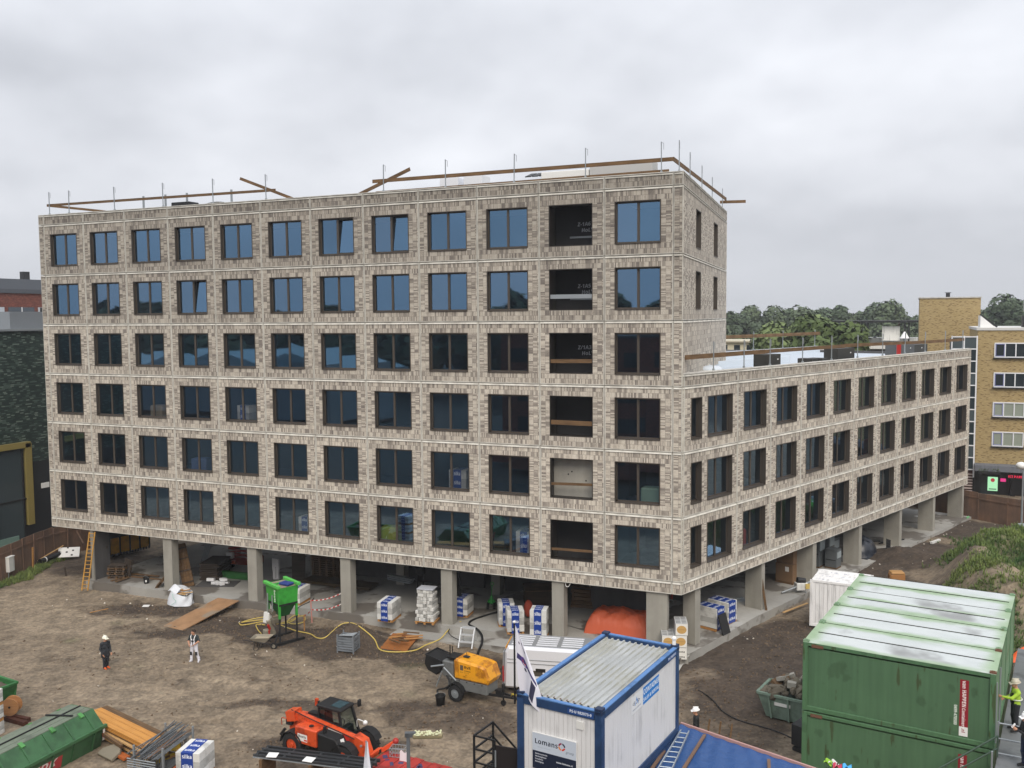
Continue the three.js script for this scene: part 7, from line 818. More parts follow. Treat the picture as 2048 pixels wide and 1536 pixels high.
solo('yellow_beam', beam([-13.2, -0.35, 18.0], [-9, -0.35, 18.9], 0.16, 0.2), mat(0xb88a3a, 0.7, 0, { map: T.wood }), 'yellow timber beam at the very bottom of the view', 'beam');
{ // red painted formwork panels
  const p = [-8.95, gh(-8.9, 15.2), 15.1], m = mat(0xa8332c, 0.55, 0, { map: T.dirty }), b = mat(0x3d3a5e, 0.7); const o = thing('red_panel_stack', 'stack of worn red and blue formwork panels in the foreground', 'panel stack', p, -0.12); for (let r = 0; r < 3; r++) for (let k = 0; k < 9; k++) mesh('panel', bx(0.42, 0.16, 1.5, 0.22 + k * 0.45, 0.1 + r * 0.18, rr(-0.04, 0.04), 0, rr(-0.02, 0.02)), m, o); for (let k = 0; k < 20; k++) mesh('worn_patch', bx(rr(0.08, 0.2), 0.006, rr(0.1, 0.35), rr(0.1, 4), 0.545, rr(-0.6, 0.6), R()), b, o); mesh('end_board', bx(0.06, 0.5, 1.5, -0.04, 0.3, 0), M.oldwood, o); mesh('red_arm', beam([-0.5, 0.3, -0.3], [0.35, 0.95, -0.8], 0.14, 0.14), mat(0xe0532a, 0.5), o); mesh('red_arm_tip', sph(0.13, 0.36, 0.97, -0.81), M.red, o);
  const c = thing('wire_basket', 'small grey wire basket on the red panels', 'basket', [p[0] + 0.75, p[1] + 0.56, p[2] - 0.45], 0.2); for (let k = 0; k < 6; k++) { mesh('wire', [rod([-0.3 + k * 0.12, 0, 0.2], [-0.3 + k * 0.12, 0.35, 0.2], 0.012, 5), rod([-0.3 + k * 0.12, 0, -0.2], [-0.3 + k * 0.12, 0.35, -0.2], 0.012, 5)], M.galv, c); } for (const y of [0.02, 0.18, 0.35]) mesh('hoop', [rod([-0.3, y, 0.2], [0.3, y, 0.2], 0.014, 5), rod([-0.3, y, -0.2], [0.3, y, -0.2], 0.014, 5), rod([-0.3, y, -0.2], [-0.3, y, 0.2], 0.014, 5), rod([0.3, y, -0.2], [0.3, y, 0.2], 0.014, 5)], M.galv, c); solo('white_cloth', put(grid(8, 8, (u, v) => [(u - 0.5) * 0.35, -v * 0.55 + 0.05 * Math.sin(u * 8), 0.08 * v]), p[0] + 1.15, p[1] + 0.9, p[2] - 0.2), mat(0xe0d8dc, 0.8, 0, D), 'white cloth hanging over the red panels', 'cloth');
}
{ // street lamp with lichen
  const p = [-2.352,5.958,24.078], h = p[1] + 0.3, o = thing('street_lamp', 'grey street lamp with a long lantern overgrown with lichen', 'street lamp', [p[0], -0.4, p[2]], 0.42); mesh('pole', cy(0.05, 0.075, h, 0, h / 2, 0), mat(0x7d8288, 0.5, 0.4), o); mesh('bracket', bx(0.3, 0.12, 0.14, 0.06, h, 0), M.steel, o); const l = mesh('lantern', rb(0.85, 0.13, 0.22, 0.05, 0.55, h - 0.04, 0), mat(0x8c8264, 0.6, 0, { map: T.dirty }), o); const g = []; for (let k = 0; k < 90; k++) g.push(sph(rr(0.015, 0.04), rr(0.17, 0.95), h + 0.03 + rr(-0.02, 0.02), rr(-0.11, 0.12), 1, 0.7, 1, 5)); mesh('lichen', g, mat(0xc9cba8, 0.9), l).userData.kind = 'stuff';
}
{ // black landing with railings beside the cabin
  const o = thing('steel_landing', 'black steel stair landing with railings beside the white cabin', 'stair landing'), m = M.black, FL = [-0.243,6.25,24.208], BK = [-0.108,6.25,23.254], FR = [0.391,6.25,24.272], BR = [BK[0] + FR[0] - FL[0], 6.25, BK[2] + FR[2] - FL[2]], dn = (p, h) => [p[0], p[1] - h, p[2]];
  for (const p of [FL, BK, FR]) mesh('post', beam(p, dn(p, 1.15), 0.05, 0.05), m, o); for (const h of [0, 0.37, 0.74, 1.1]) { mesh('rail', beam(dn(FL, h), dn(BK, h), 0.045, 0.045), m, o); mesh('rail', beam(dn(FL, h), dn(FR, h), 0.04, 0.04), m, o); } const E2 = [0.516,5.5,23.063]; mesh('stair_rail', beam(BK, E2, 0.045, 0.045), m, o); mesh('stair_rail', beam(dn(BK, 0.42), dn(E2, 0.42), 0.045, 0.045), m, o);
  mesh('deck', [quad(dn(FL, 1.15), dn(FR, 1.15), dn(BR, 1.15), dn(BK, 1.15)), quad(dn(FL, 1.25), dn(FR, 1.25), dn(FR, 1.15), dn(FL, 1.15))], M.darksteel, o); const G2 = [FR[0] + 0.62, 6.1, FR[2] - 0.12]; mesh('gate_panel', beam([FR[0], 5.65, FR[2]], [G2[0], 5.6, G2[2]], 0.04, 0.95), mat(0x201a1a, 0.6), o); mesh('bright_handle', rod([FR[0] + 0.05, 5.55, FR[2] + 0.06], [FR[0] + 0.05, 6.0, FR[2] + 0.06], 0.022), M.galv, o); for (const p of [FL, BK, FR, BR]) mesh('leg', beam(dn(p, 1.15), [p[0], -0.4, p[2]], 0.07, 0.07), m, o);
  solo('timber_post', beam([0.98, 4.6, 23.6], [0.98, 6.15, 23.6], 0.12, 0.12), mat(0x9a6a48, 0.8, 0, { map: T.oldwood }), 'upright timber post between the landing and the cabin', 'post');
  const q = thing('pallet_wood_heap', 'pale sawn timber stacked under the black landing', 'timber stack', [-0.95, 2.2, 22.4], 0.95); for (let r = 0; r < 4; r++) for (let k = 0; k < 5; k++) mesh('board', bx(1.9, 0.06, 0.16, rr(-0.12, 0.12), r * 0.14, -0.5 + k * 0.25), k % 2 ? M.palewood : M.wood, q); mesh('stand', bx(1.6, 2.6, 1.2, 0, -1.3, 0), M.oldwood, q);
}
{ const p = [-2.359,6.237,26.237], o = thing('furled_flag', 'furled white flag on its pole at the bottom edge of the view', 'flag', [p[0], -0.5, p[2]]); const h = p[1] + 0.5 + 0.35; mesh('pole', cy(0.02, 0.03, h + 0.05, 0, h / 2, 0), M.galv, o); mesh('cloth', grid(12, 12, (u, v) => { const w = 0.03 + 0.2 * v; return [Math.sin(u * 6.28) * w * 0.8 + 0.02, h - v * 1.3, Math.cos(u * 6.28) * w * 0.35 + 0.02 * Math.sin(u * 25)]; }), mat(0xdfe1ea, 0.8, 0, D), o); }
{ // gallery and stair at the end of the green containers
  const o = thing('access_gallery', 'grey steel gallery with railings at the end of the green containers', 'gallery', [13.2, 3.45, 13.75], -0.15), fl = mat(0x6d7072, 0.8, 0, { map: T.dirty });
  mesh('floor', bx(2.6, 0.08, 13.5, 1.35, -0.02, -4.2), fl, o); const P = (x, h, z) => [x, h, z]; for (const z of [0.15, 2.5]) { mesh('post', beam(P(0.05, 0, z), P(0.05, 1.15, z), 0.05, 0.05), M.galv, o); } for (const h of [0.12, 0.6, 1.1]) { mesh('rail', rod(P(0.05, h, 0.15), P(2.6, h, 0.05), 0.028), M.galv, o); } mesh('post', beam(P(1.9, 0, 0.08), P(1.9, 1.1, 0.08), 0.05, 0.05), M.galv, o);
  for (const h of [0.3, 0.7]) mesh('stair_rail', rod(P(0.05, h, 0.2), P(-4.2, h - 3.3, 1.6), 0.03), mat(0x4b5f52, 0.5, 0.3), o); for (let k = 0; k < 3; k++) { const t = k / 3; mesh('stair_post', beam([0.05 - 4.25 * t, 0.7 - 3.3 * t, 0.2 + 1.4 * t], [0.05 - 4.25 * t, -0.3 - 3.3 * t, 0.2 + 1.4 * t], 0.05, 0.05), mat(0x4b5f52, 0.5, 0.3), o); } for (const x of [0.2, 2.4]) for (const z of [2.2, -4, -10]) mesh('support', bx(0.1, 3.6, 0.1, x, -1.85, z), M.galv, o); mesh('door_lock', [rod(P(-0.05, 0.2, -0.4), P(-0.05, 2.2, -0.4), 0.03), rod(P(-0.05, 0.2, -1.9), P(-0.05, 2.2, -1.9), 0.03)], M.galv, o);
}
// =====================================================================  on the roofs
const rail = (name, p, q, h, label, group) => solo(name, beam(p, q, 0.045, h), M.oldwood, label, 'plank', group);
const guardPost = (() => { const o = thing('guard_post', 'slim galvanised guard post on the tower parapet', 'guard post'); mesh('tube', beam([0, 0, 0], [0, 1.55, 0], 0.045, 0.045), M.galv, o); mesh('bracket', [beam([0.02, 1.5, 0], [0.12, 1.47, 0], 0.02, 0.02), beam([0.12, 1.47, 0], [0.12, 1.15, 0], 0.02, 0.02)], M.galv, o); mesh('foot', bx(0.1, 0.12, 0.1, 0, 0.05, 0), M.galv, o); return o; })();
{ const px = [[99, 390, 430], [138, 387, 427], [229, 379, 420], [326, 371, 412], [426, 362, 402], [532, 354, 397], [767, 336, 384], [891, 325, 374], [1028, 314, 366], [1171, 301, 359], [1323, 288, 349]];
  const X = [[-43.366,24.993,-0.25][0], [-41.568,24.966,-0.25][0], [-37.52,25.013,-0.25][0], [-33.425,25.044,-0.25][0], [-29.424,25.037,-0.25][0], [-25.407,25.046,-0.25][0], [-17.24,24.877,-0.25][0], [-13.291,24.909,-0.25][0], [-9.187,24.889,-0.25][0], [-5.168,24.808,-0.25][0], [-1.163,24.667,-0.25][0]];
  X.forEach((x, i) => { const l = `guard post on the main parapet, ${['first', 'second', 'third', 'fourth', 'fifth', 'sixth', 'seventh', 'eighth', 'ninth', 'tenth', 'eleventh'][i]} from the left`; if (!i) { guardPost.position.set(x, 24.64, -0.25); guardPost.userData = { label: l, category: 'guard post', group: 'guard posts on the main parapet' }; } else dup(guardPost, [x, 24.64, -0.25], 0, l, 'guard posts on the main parapet').rotation.z = rr(-0.02, 0.02); });
  ['at the roof corner', 'second on the gable', 'third on the gable', 'fourth on the gable', 'fifth on the gable'].forEach((n, i) => { const d = [0.25, 3.9, 8.6, 13.4, 19][i]; dup(guardPost, [-0.0657 * d - 0.25, 24.64, -0.998 * d], 1.6, `guard post on the tower gable, ${n}`, 'guard posts on the tower gable'); });
  const zr = -0.32, T0 = (x, y, z = zr) => [-46.827,39.256,0];
  rail('guard_plank', [-43.662,25.318,-0.32], [-24.757,25.224,-0.32], 0.16, 'long upper plank on the left half of the roof edge', 'guard planks on the tower'); rail('guard_plank', [-43.708,25.324,-0.36], [[-43.708,25.324,-0.36][0] + 1.4, [-43.708,25.324,-0.36][1] - 0.1, -4.5], 0.16, 'plank running back from the left roof corner', 'guard planks on the tower');
  rail('guard_plank', [-27.45,26.093,-0.42], [[-24.256,24.782,-1.4][0], [-24.256,24.782,-1.4][1], -1.4], 0.18, 'loose plank sticking up at the middle of the roof edge', 'guard planks on the tower'); rail('guard_plank', [[-19.538,24.727,-1.2][0], [-19.538,24.727,-1.2][1], -1.2], [-15.6,25.854,-0.42], 0.2, 'loose plank sloping up beside the gap in the guard rail', 'guard planks on the tower');
  rail('guard_plank', [-17.999,25.299,-0.32], [-0.573,25.302,-0.32], 0.2, 'long upper plank on the right half of the roof edge', 'guard planks on the tower'); rail('guard_plank', [-17.842,24.651,-0.42], [-0.822,24.741,-0.42], 0.18, 'long lower plank on the right half of the roof edge', 'guard planks on the tower'); rail('guard_plank', [-0.569,25.298,-0.3], [-1.35, 25.5, -19.6], 0.22, 'long plank along the tower gable', 'guard planks on the tower'); rail('guard_plank', [-1.8, 25.35, -19.7], [-0.1, 25.35, -20.1], 0.2, 'short plank projecting beyond the gable end', 'guard planks on the tower');
  const ins = mat(0xdfe2e8, 0.7); for (const [p, q, h, n, m] of [[[-8.193,25.122,-2.3][0], [-5.48,25.159,-2.3][0], 0.8, 'long low white pack', M.white], [[-5.424,25.155,-2.3][0], [-2.015,25.135,-2.3][0], 1.05, 'large pale grey pack', mat(0xb9b9b8, 0.7)], [[-12.896,25.033,-2.3][0], [-11.766,25.075,-2.3][0], 0.95, 'lilac foil pack', ins], [[-14.398,25.069,-2.3][0], [-13.244,25.055,-2.3][0], 0.9, 'small lilac foil pack', ins]]) { solo('roof_pack', rb(q - p, h, 1.2, 0.03, (p + q) / 2, 24.55 + h / 2, -2.3), m, `${n} standing on the tower roof behind the planks`, 'roof pack'); } for (let k = 0; k < 6; k++) solo('roof_panel', put(bx(0.34, 0.05, 1.0), ([-9.142,25.333,-2.6][0]) + k * 0.42 + (k > 2 ? 2.6 : 0), 25.42 + (k > 2 ? 0.24 : -0.05), -2.6, 0, 0.3), M.darksteel, 'dark tilted panel on the tower roof', 'roof panel', 'dark panels on the tower roof');
  solo('roof_bundle', rb(1.5, 0.42, 0.9, 0.05, ([-32.865,25.066,-1.6][0]), 24.85, -1.6), M.darksteel, 'dark bundle on the roof left of the loose plank', 'bundle'); solo('roof_sheeting', grid(14, 6, (u, v) => [([-31.391,24.982,-1][0]) + u * 3, 24.62 + 0.45 * Math.sin(u * 3.1) * (0.6 + 0.3 * v), -1 - v * 1.2]), mat(0xb9bdc4, 0.6, 0, D), 'grey sheeting heaped on the roof edge', 'sheeting'); for (const x of [[-36.257,25.404,-1.5][0], [-34.388,25.3,-1.5][0], [-32.601,25.264,-1.5][0], [-29.025,25.311,-1.5][0]]) solo('roof_stud', bx(0.1, 1.1, 0.1, x, 25.1, -1.5), M.galv, 'grey stud standing behind the roof edge', 'stud', 'grey studs behind the roof edge');
}
{ // guard posts and planks along the wing roof
  const S = [[1427, 684, 735], [1488, 662, 736], [1540, 680, 731], [1605, 677, 728], [1663, 660, 722], [1715, 658, 716], [1765, 660, 710], [1810, 663, 706], [1850, 665, 701], [1890, 670, 698], [1925, 664, 697]];
  const ss = [[3.279,14.878][0], [6.395,14.799][0], [9.283,14.734][0], [13.238,14.691][0], [17.138,14.662][0], [20.978,14.648][0], [25.023,14.638][0], [29.001,14.642][0], [32.844,14.626][0], [37.013,14.608][0], [40.962,14.606][0]];
  ss.forEach((s, i) => dup(guardPost, wing(s, 14.58, -0.25), ANG, `guard post on the wing parapet, ${['first', 'second', 'third', 'fourth', 'fifth', 'sixth', 'seventh', 'eighth', 'ninth', 'tenth', 'eleventh'][i]} from the tower`, 'guard posts on the wing parapet'));
  const W2 = (q, u) => wing(q[0], q[1], u); rail('guard_plank', W2([0.675,15.371], -0.3), W2([8.785,15.411], -0.3), 0.24, 'nearest plank of the wing guard rail, starting by the tower', 'guard planks on the wing'); rail('guard_plank', W2([8.785,15.411], -0.3), W2([19.166,15.43], -0.3), 0.22, 'second plank of the wing guard rail', 'guard planks on the wing'); rail('guard_plank', W2([19.165,15.463], -0.3), W2([32.934,15.342], -0.3), 0.22, 'third plank of the wing guard rail', 'guard planks on the wing'); rail('guard_plank', W2([32.934,15.342], -0.3), W2([41.41,15.332], -0.3), 0.22, 'farthest plank of the wing guard rail', 'guard planks on the wing');
  rail('guard_plank', wing(9, 15.75, -13.1), wing(42, 15.75, -13.1), 0.28, 'plank along the far edge of the wing roof', 'guard planks on the wing'); for (const s of [10, 15, 20, 25, 30, 35, 41]) dup(guardPost, wing(s, 14.58, -13.1), ANG, `guard post on the far edge of the wing roof, ${['first', 'second', 'third', 'fourth', 'fifth', 'sixth', 'seventh'][[10, 15, 20, 25, 30, 35, 41].indexOf(s)]} from the tower`, 'guard posts on the far edge');
  const u = (s) => wing(s, 14.0, -1.6); const dk = mat(0x34332f, 0.7); [[11.4, 1.5, 0.75, 'large black', -1.6], [16.6, 0.8, 0.3, 'small flat black', -1.6], [18.4, 0.7, 0.25, 'second small black', -1.8], [21.6, 2.6, 0.8, 'long black', -1.8], [33, 3.2, 0.75, 'grey far', -2.2], [37, 5, 0.6, 'dark far', -3]].forEach(([s, w, h, n, uu]) => { const o = thing('roof_unit', `${n} box standing on the wing roof`, 'roof unit', wing(s, 14.0, uu), ANG); mesh('housing', rb(w, h + 0.4, 1.0, 0.03, 0, (h + 0.4) / 2, 0, 0, 0, 0, 1), n.startsWith('grey') ? mat(0x55585a, 0.7) : dk, o); mesh('label_plate', bx(0.14, 0.08, 0.01, w * 0.25, h * 0.85 + 0.2, 0.505), M.white, o); });
  solo('red_cylinder', cy(0.16, 0.16, 0.9, ...(() => { const p = wing(29.5, 14.95, -0.9); return p; })()), mat(0xc02a24, 0.4), 'red gas cylinder standing on the wing roof', 'gas cylinder'); { const p = wing(31.3, 15.9, -1.2); solo('white_cone', cy(0.05, 0.34, 0.5, ...p), M.white, 'white cone hood over the wing guard rail', 'hood'); solo('hood_mast', cy(0.03, 0.03, 2, p[0], p[1] - 1.2, p[2]), M.galv, 'mast carrying the white cone hood on the wing roof', 'mast'); }
  for (const [s, uu, n] of [[7.5, -3, 'first'], [9.5, -5, 'second']]) { const o = thing('roof_light', `${n} clear roof dome near the tower`, 'roof light', wing(s, 14.0, uu), ANG); mesh('curb', bx(1.4, 0.35, 1.4, 0, 0.17, 0), M.white, o); mesh('dome', sph(0.68, 0, 0.34, 0, 1, 0.4, 1), mat(0xc9d2dc, 0.2), o); } solo('black_chimney', [cy(0.35, 0.38, 1.5, ...wing(19, 15.4, -14.5)), cy(0.02, 0.3, 0.5, ...wing(19, 16.5, -14.5))], M.black, 'black chimney behind the wing roof', 'chimney'); solo('white_dome', sph(0.75, ...wing(21.5, 14.7, -14.2), 1, 0.8, 1), M.dirtyWhite, 'white roof dome behind the wing roof', 'roof dome');
  { const o = thing('rear_roof', 'flat grey roof behind the wing with white edge', 'roof'); mesh('deck', put(bx(44, 0.4, 14), ...wing(26, 13.6, -21), ANG), M.darkconcrete, o); mesh('white_edge', put(bx(44, 0.5, 0.3), ...wing(26, 14.0, -15), ANG), M.dirtyWhite, o); mesh('wall', put(bx(44, 13.4, 13.6), ...wing(26, 6.7, -21.1), ANG), mat(0x4a4d52, 0.8), o); }
}

// =====================================================================  people
function meshField(sdf, c, half, res) {      // marching cubes over a distance field; returns positions, normals
  const mc = new MarchingCubes(res, new THREE.MeshBasicMaterial(), false, false, 120000), f = mc.field, n = mc.size, h = n / 2;
  for (let k = 0, i = 0; k < n; k++) for (let j = 0; j < n; j++) for (let q = 0; q < n; q++, i++) f[i] = -sdf(c[0] + ((q - h) / h) * half, c[1] + ((j - h) / h) * half, c[2] + ((k - h) / h) * half);
  mc.isolation = 0; mc.update();
  const P = Float32Array.from(mc.positionArray.subarray(0, mc.count * 3)), N = Float32Array.from(mc.normalArray.subarray(0, mc.count * 3));
  for (let i = 0; i < P.length; i += 3) for (let k = 0; k < 3; k++) P[i + k] = c[k] + P[i + k] * half;
  return [P, N];
}
function capsule(b, x, y, z) { const [p, q, r0, r1] = b, dx = q[0] - p[0], dy = q[1] - p[1], dz = q[2] - p[2], L = dx * dx + dy * dy + dz * dz, t = L ? clamp(((x - p[0]) * dx + (y - p[1]) * dy + (z - p[2]) * dz) / L) : 0; return Math.hypot(x - p[0] - dx * t, y - p[1] - dy * t, z - p[2] - dz * t) - r0 - (r1 - r0) * t; }
function fleshOut(bones, c, half, res, k) {
  const sdf = (x, y, z) => { let d = 9; for (const b of bones) { const e = capsule(b, x, y, z), w = Math.max(0, k - Math.abs(d - e)) / k; d = Math.min(d, e) - w * w * k * 0.25; } return d; };
  const [P, N] = meshField(sdf, c, half, res), C = new Float32Array(P.length), col = new THREE.Color();
  for (let i = 0; i < P.length; i += 3) { let best = 9, hue = 0; for (const b of bones) { const e = capsule(b, P[i], P[i + 1], P[i + 2]); if (e < best) { best = e; hue = b[4]; } } col.set(hue); C.set([col.r, col.g, col.b], i); }
  const g = new THREE.BufferGeometry(); g.setAttribute('position', new THREE.BufferAttribute(P, 3)); g.setAttribute('normal', new THREE.BufferAttribute(N, 3)); g.setAttribute('color', new THREE.BufferAttribute(C, 3)); return g;
}
const SKIN = 0xb98a70, flesh = new THREE.MeshStandardMaterial({ color: 0xffffff, vertexColors: true, roughness: 0.8 });
const HAND = (() => { // a slightly curled hand reaching along +y, palm towards +z, thumb at +x
  const b = [[[-0.022, 0.03, 0], [-0.018, 0.085, 0], 0.016, 0.015, SKIN], [[0.0, 0.02, 0], [0.003, 0.09, 0], 0.018, 0.015, SKIN], [[0.022, 0.03, 0], [0.024, 0.085, 0], 0.016, 0.014, SKIN], [[0, -0.02, 0], [0, 0.03, 0], 0.024, 0.022, SKIN]];
  [[-0.032, 0.085, 0.055], [-0.011, 0.094, 0.072], [0.011, 0.094, 0.07], [0.031, 0.086, 0.06]].forEach(([x, y, l]) => { b.push([[x * 0.9, y - 0.01, 0], [x, y + l * 0.45, 0.012], 0.0095, 0.0085, SKIN], [[x, y + l * 0.45, 0.012], [x, y + l * 0.8, 0.038], 0.0085, 0.0075, SKIN]); });
  b.push([[0.028, 0.025, 0.004], [0.056, 0.06, 0.016], 0.011, 0.0095, SKIN], [[0.056, 0.06, 0.016], [0.06, 0.09, 0.03], 0.0095, 0.008, SKIN]); return fleshOut(b, [0.005, 0.065, 0.015], 0.105, 56, 0.006);
})();
function person(label, pos, turn, o) {
  const t = thing('person', label, 'person', pos, turn), C = o.colors, B = [], both = (f) => { for (const s of [-1, 1]) f(s); };
  both((s) => { B.push([[s * 0.07, 0.96, -0.01], [s * 0.085, 1.2, 0], 0.115, 0.105, C.torso], [[s * 0.085, 1.2, 0], [s * 0.1, 1.37, -0.01], 0.11, 0.095, C.torso]); const L = o.legs[s > 0 ? 1 : 0]; B.push([[s * 0.09, 0.92, 0], L[0], 0.115, 0.08, C.leg], [L[0], L[1], 0.08, 0.06, C.shin ?? C.leg], [[L[1][0], L[1][1] + 0.12, L[1][2]], L[1], 0.062, 0.055, C.boot], [L[1], [L[1][0] + (L[2] ?? 0), L[1][1] - 0.045, L[1][2] + 0.17], 0.052, 0.042, C.boot]); const A = o.arms[s > 0 ? 1 : 0]; B.push([[s * 0.15, 1.39, -0.01], [s * 0.2, 1.38, -0.01], 0.075, 0.07, C.torso], [[s * 0.205, 1.37, -0.01], A[0], 0.064, 0.05, C.torso], [A[0], A[1], 0.05, 0.036, C.fore ?? C.torso]); });
  if (o.coat) both((s) => B.push([[s * 0.07, 0.98, 0], [s * 0.1, 0.72, 0], 0.125, 0.135, C.torso]));
  B.push([[0, 0.98, 0], [0, 1.36, 0], 0.12, 0.12, C.torso], [[0, 1.4, -0.01], [0, 1.52, 0.015], 0.062, 0.056, C.neck ?? SKIN]);
  const hd = o.head ?? 0, hs = Math.sin(hd), hc = Math.cos(hd), hp = (x, y, z) => [x * hc + z * hs, y - (o.nod ?? 0) * z * 0.6, 0.02 + (o.nod ?? 0) * 0.03 - x * hs + z * hc];
  B.push([hp(0, 1.585, 0.03), hp(0, 1.66, -0.005), 0.074, 0.09, SKIN], [hp(0, 1.55, 0.055), hp(0, 1.57, 0.05), 0.042, 0.05, SKIN], [hp(0, 1.6, 0.1), hp(0, 1.625, 0.092), 0.017, 0.011, SKIN]); both((s) => B.push([hp(s * 0.085, 1.6, 0), hp(s * 0.088, 1.63, -0.005), 0.014, 0.018, SKIN]));
  if (o.extra) B.push(...o.extra);
  const body = new THREE.Mesh(fleshOut(B, [0, 0.88, 0.05], 0.95, 104, 0.045), flesh); body.name = 'body'; t.add(body);
  both((s) => { const A = o.arms[s > 0 ? 1 : 0], d = new THREE.Vector3(A[1][0] - A[0][0], A[1][1] - A[0][1], A[1][2] - A[0][2]).normalize(), inw = new THREE.Vector3(-s, 0.1, 0.35); inw.addScaledVector(d, -inw.dot(d)).normalize(); const x = d.clone().cross(inw), m = new THREE.Mesh(HAND, flesh); m.name = 'hand'; m.matrixAutoUpdate = true; const M4 = new THREE.Matrix4().makeBasis(x, d, inw); m.quaternion.setFromRotationMatrix(M4); m.position.set(A[1][0] + d.x * 0.02, A[1][1] + d.y * 0.02, A[1][2] + d.z * 0.02); if ((s > 0 ? 1 : -1) * x.z < 0) m.scale.x = 1; t.add(m); });
  both((s) => mesh('eye', sph(0.012, ...hp(s * 0.034, 1.645, 0.08), 1, 0.7, 1, 8), M.black, t)); mesh('mouth', bx(0.045, 0.008, 0.012, ...hp(0, 1.562, 0.1), hd), mat(0x8a4f45, 0.7), t);
  if (o.helmet) { const g = new THREE.SphereGeometry(0.125, 22, 12, 0, 6.2832, 0, 1.55); g.scale(0.98, 1.02, 1.15); const q = hp(0, 1.67, -0.01), br = new THREE.CylinderGeometry(0.126, 0.138, 0.025, 22); br.scale(1, 1, 1.2); const pk = rb(0.2, 0.02, 0.09, 0.01, 0, 0.0, 0.16); mesh('safety_helmet', [put(g, ...q, hd, 0.05 + (o.nod ?? 0) * 0.5), put(br, ...q, hd, 0.05 + (o.nod ?? 0) * 0.5), put(pk, ...q, hd, 0.12 + (o.nod ?? 0) * 0.5), put(rb(0.035, 0.03, 0.22, 0.01, 0, 0.122, 0), ...q, hd)], mat(o.helmet, 0.35), t); }
  else { const g = new THREE.SphereGeometry(0.104, 18, 10, 0, 6.2832, 0, 1.75); g.scale(1, 1.0, 1.1); mesh('hair', put(g, ...hp(0, 1.668, -0.022), hd, -0.35), mat(0x2c211a, 0.9), t); }
  return t;
}
const legs0 = [[[-0.11, 0.5, 0.02], [-0.12, 0.09, -0.02], -0.03], [[0.11, 0.5, 0.02], [0.12, 0.09, -0.02], 0.03]];
{ // the man in the dark rain coat
  const p = at([-27.86,-0.6,10.91]); person('man in dark raincoat, white helmet and orange boots standing on the soil', p, 1.35, { colors: { torso: 0x262a30, leg: 0x1f242c, boot: 0xcc5a22 }, coat: true, helmet: 0xe9e8d8, head: 0.1, nod: 0.2, legs: [[[-0.09, 0.5, 0.03], [-0.09, 0.09, 0.0], -0.01], [[0.1, 0.5, 0.0], [0.1, 0.09, -0.06], 0.02]], arms: [[[-0.27, 1.12, -0.02], [-0.24, 0.87, 0.14]], [[0.27, 1.12, -0.02], [0.24, 0.87, 0.14]]] });
}
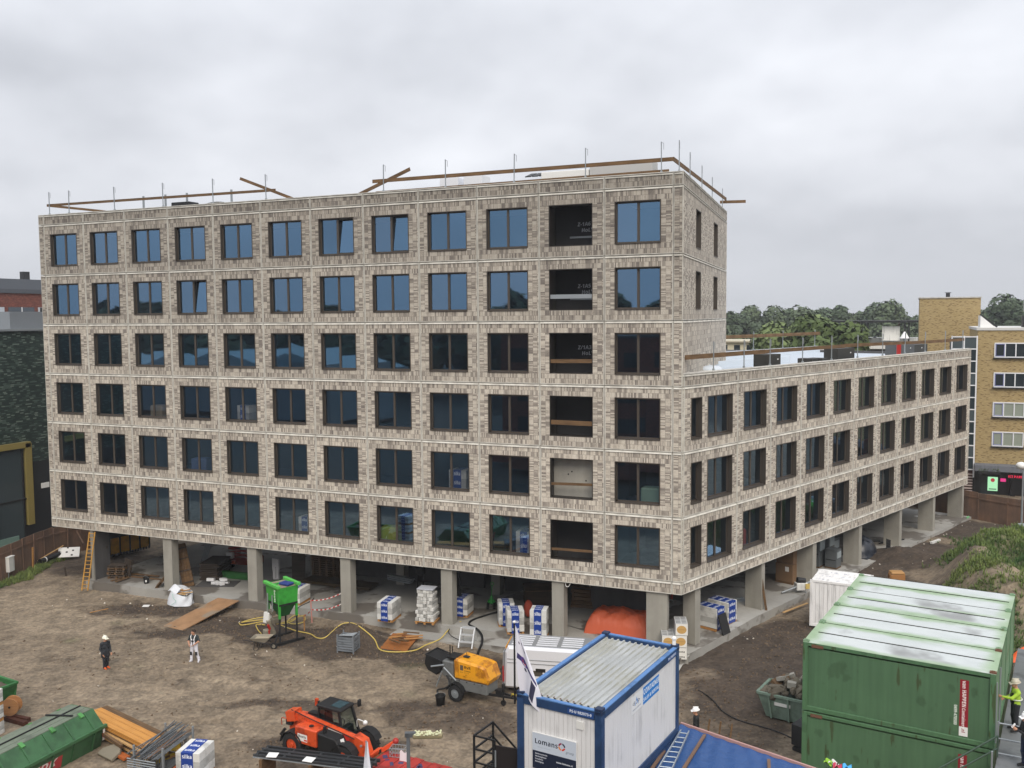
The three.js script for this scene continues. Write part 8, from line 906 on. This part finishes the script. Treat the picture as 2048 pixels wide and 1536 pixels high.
{ // the man in white bib overalls
  const p = at([-24.33,-0.6,8.288]), t = person('man in white bib overalls with black knee pads and dark shirt', p, 0.2, { colors: { torso: 0x2b3436, leg: 0xdcdce6, boot: 0xc9c9d0, fore: SKIN }, head: -0.95, legs: [[[-0.13, 0.5, 0.03], [-0.15, 0.09, 0.06], -0.02], [[0.16, 0.5, 0.02], [0.24, 0.09, -0.04], 0.05]], arms: [[[-0.31, 1.13, 0.02], [-0.16, 0.98, 0.2]], [[0.31, 1.15, 0.0], [0.15, 1.02, 0.2]]], extra: [[[-0.06, 0.95, 0.05], [-0.06, 1.24, 0.05], 0.075, 0.07, 0xdcdce6], [[0.06, 0.95, 0.05], [0.06, 1.24, 0.05], 0.075, 0.07, 0xdcdce6], [[-0.08, 0.94, -0.01], [0.08, 0.94, -0.01], 0.125, 0.125, 0xdcdce6]] });
  for (const s of [-1, 1]) mesh('brace', tb([[s * 0.07, 1.2, 0.13], [s * 0.11, 1.36, 0.11], [s * 0.12, 1.46, 0.0], [s * 0.08, 1.4, -0.13]], 0.024, 16, 6), M.white, t); mesh('chest_pocket', rb(0.15, 0.07, 0.02, 0.008, 0, 1.17, 0.148), mat(0x23262c, 0.8), t); for (const [x, z] of [[-0.135, 0.1], [0.165, 0.09]]) mesh('knee_pad', rb(0.13, 0.2, 0.05, 0.02, x, 0.48, z), mat(0x26282c, 0.8), t);
}
person('man in dark jacket and white helmet walking behind the blue tarpaulin', at([2.729,-0.2,9.418]), -1.25, { colors: { torso: 0x1c1f20, leg: 0x20242b, boot: 0x2a2622 }, helmet: 0xf0f0f0, nod: 0.3, legs: [[[-0.1, 0.52, 0.16], [-0.1, 0.09, 0.2]], [[0.1, 0.5, -0.02], [0.1, 0.1, -0.24]]], arms: [[[-0.26, 1.12, -0.1], [-0.25, 0.9, 0.05]], [[0.26, 1.12, 0.02], [0.25, 0.93, 0.2]]] });
{ const b = [13.92, 3.5, 11.75]; const t = person('man in lime and black jacket and dusty helmet reaching out to the green container', b, -1.35, { colors: { torso: 0x9fc23a, leg: 0x22252a, boot: 0x222222 }, helmet: 0xb9b3a0, nod: 0.3, legs: legs0, arms: [[[-0.26, 1.12, 0.05], [-0.18, 1.05, 0.27]], [[0.3, 1.22, 0.22], [0.24, 1.25, 0.48]]], extra: [[[-0.06, 1.0, 0.06], [-0.06, 1.28, 0.06], 0.085, 0.07, 0x1d1f20], [[0.06, 1.0, 0.06], [0.06, 1.28, 0.06], 0.085, 0.07, 0x1d1f20]] }); mesh('reflective_stripe', put(new THREE.TorusGeometry(0.2, 0.022, 6, 20), 0, 1.12, 0.01, 0, Math.PI / 2), mat(0xcfd2c8, 0.3), t); }
{ const b = [13.95, 3.5, 14.55], t = person('man in dark jacket and white helmet looking at a phone on the gallery', b, -1.2, { colors: { torso: 0x1b1d22, leg: 0x1f2a44, boot: 0x1c1c1e }, helmet: 0xf2f2f2, nod: 0.5, legs: legs0, arms: [[[-0.27, 1.12, 0.06], [-0.1, 1.28, 0.32]], [[0.27, 1.12, 0.06], [0.1, 1.26, 0.32]]] }); mesh('phone', rb(0.08, 0.16, 0.012, 0.005, 0.0, 1.36, 0.41, 0, -0.7), M.white, t); }

scene.traverse((o) => { if (o.isMesh) { o.castShadow = o.receiveShadow = true; } });
renderer.render(scene, camera);
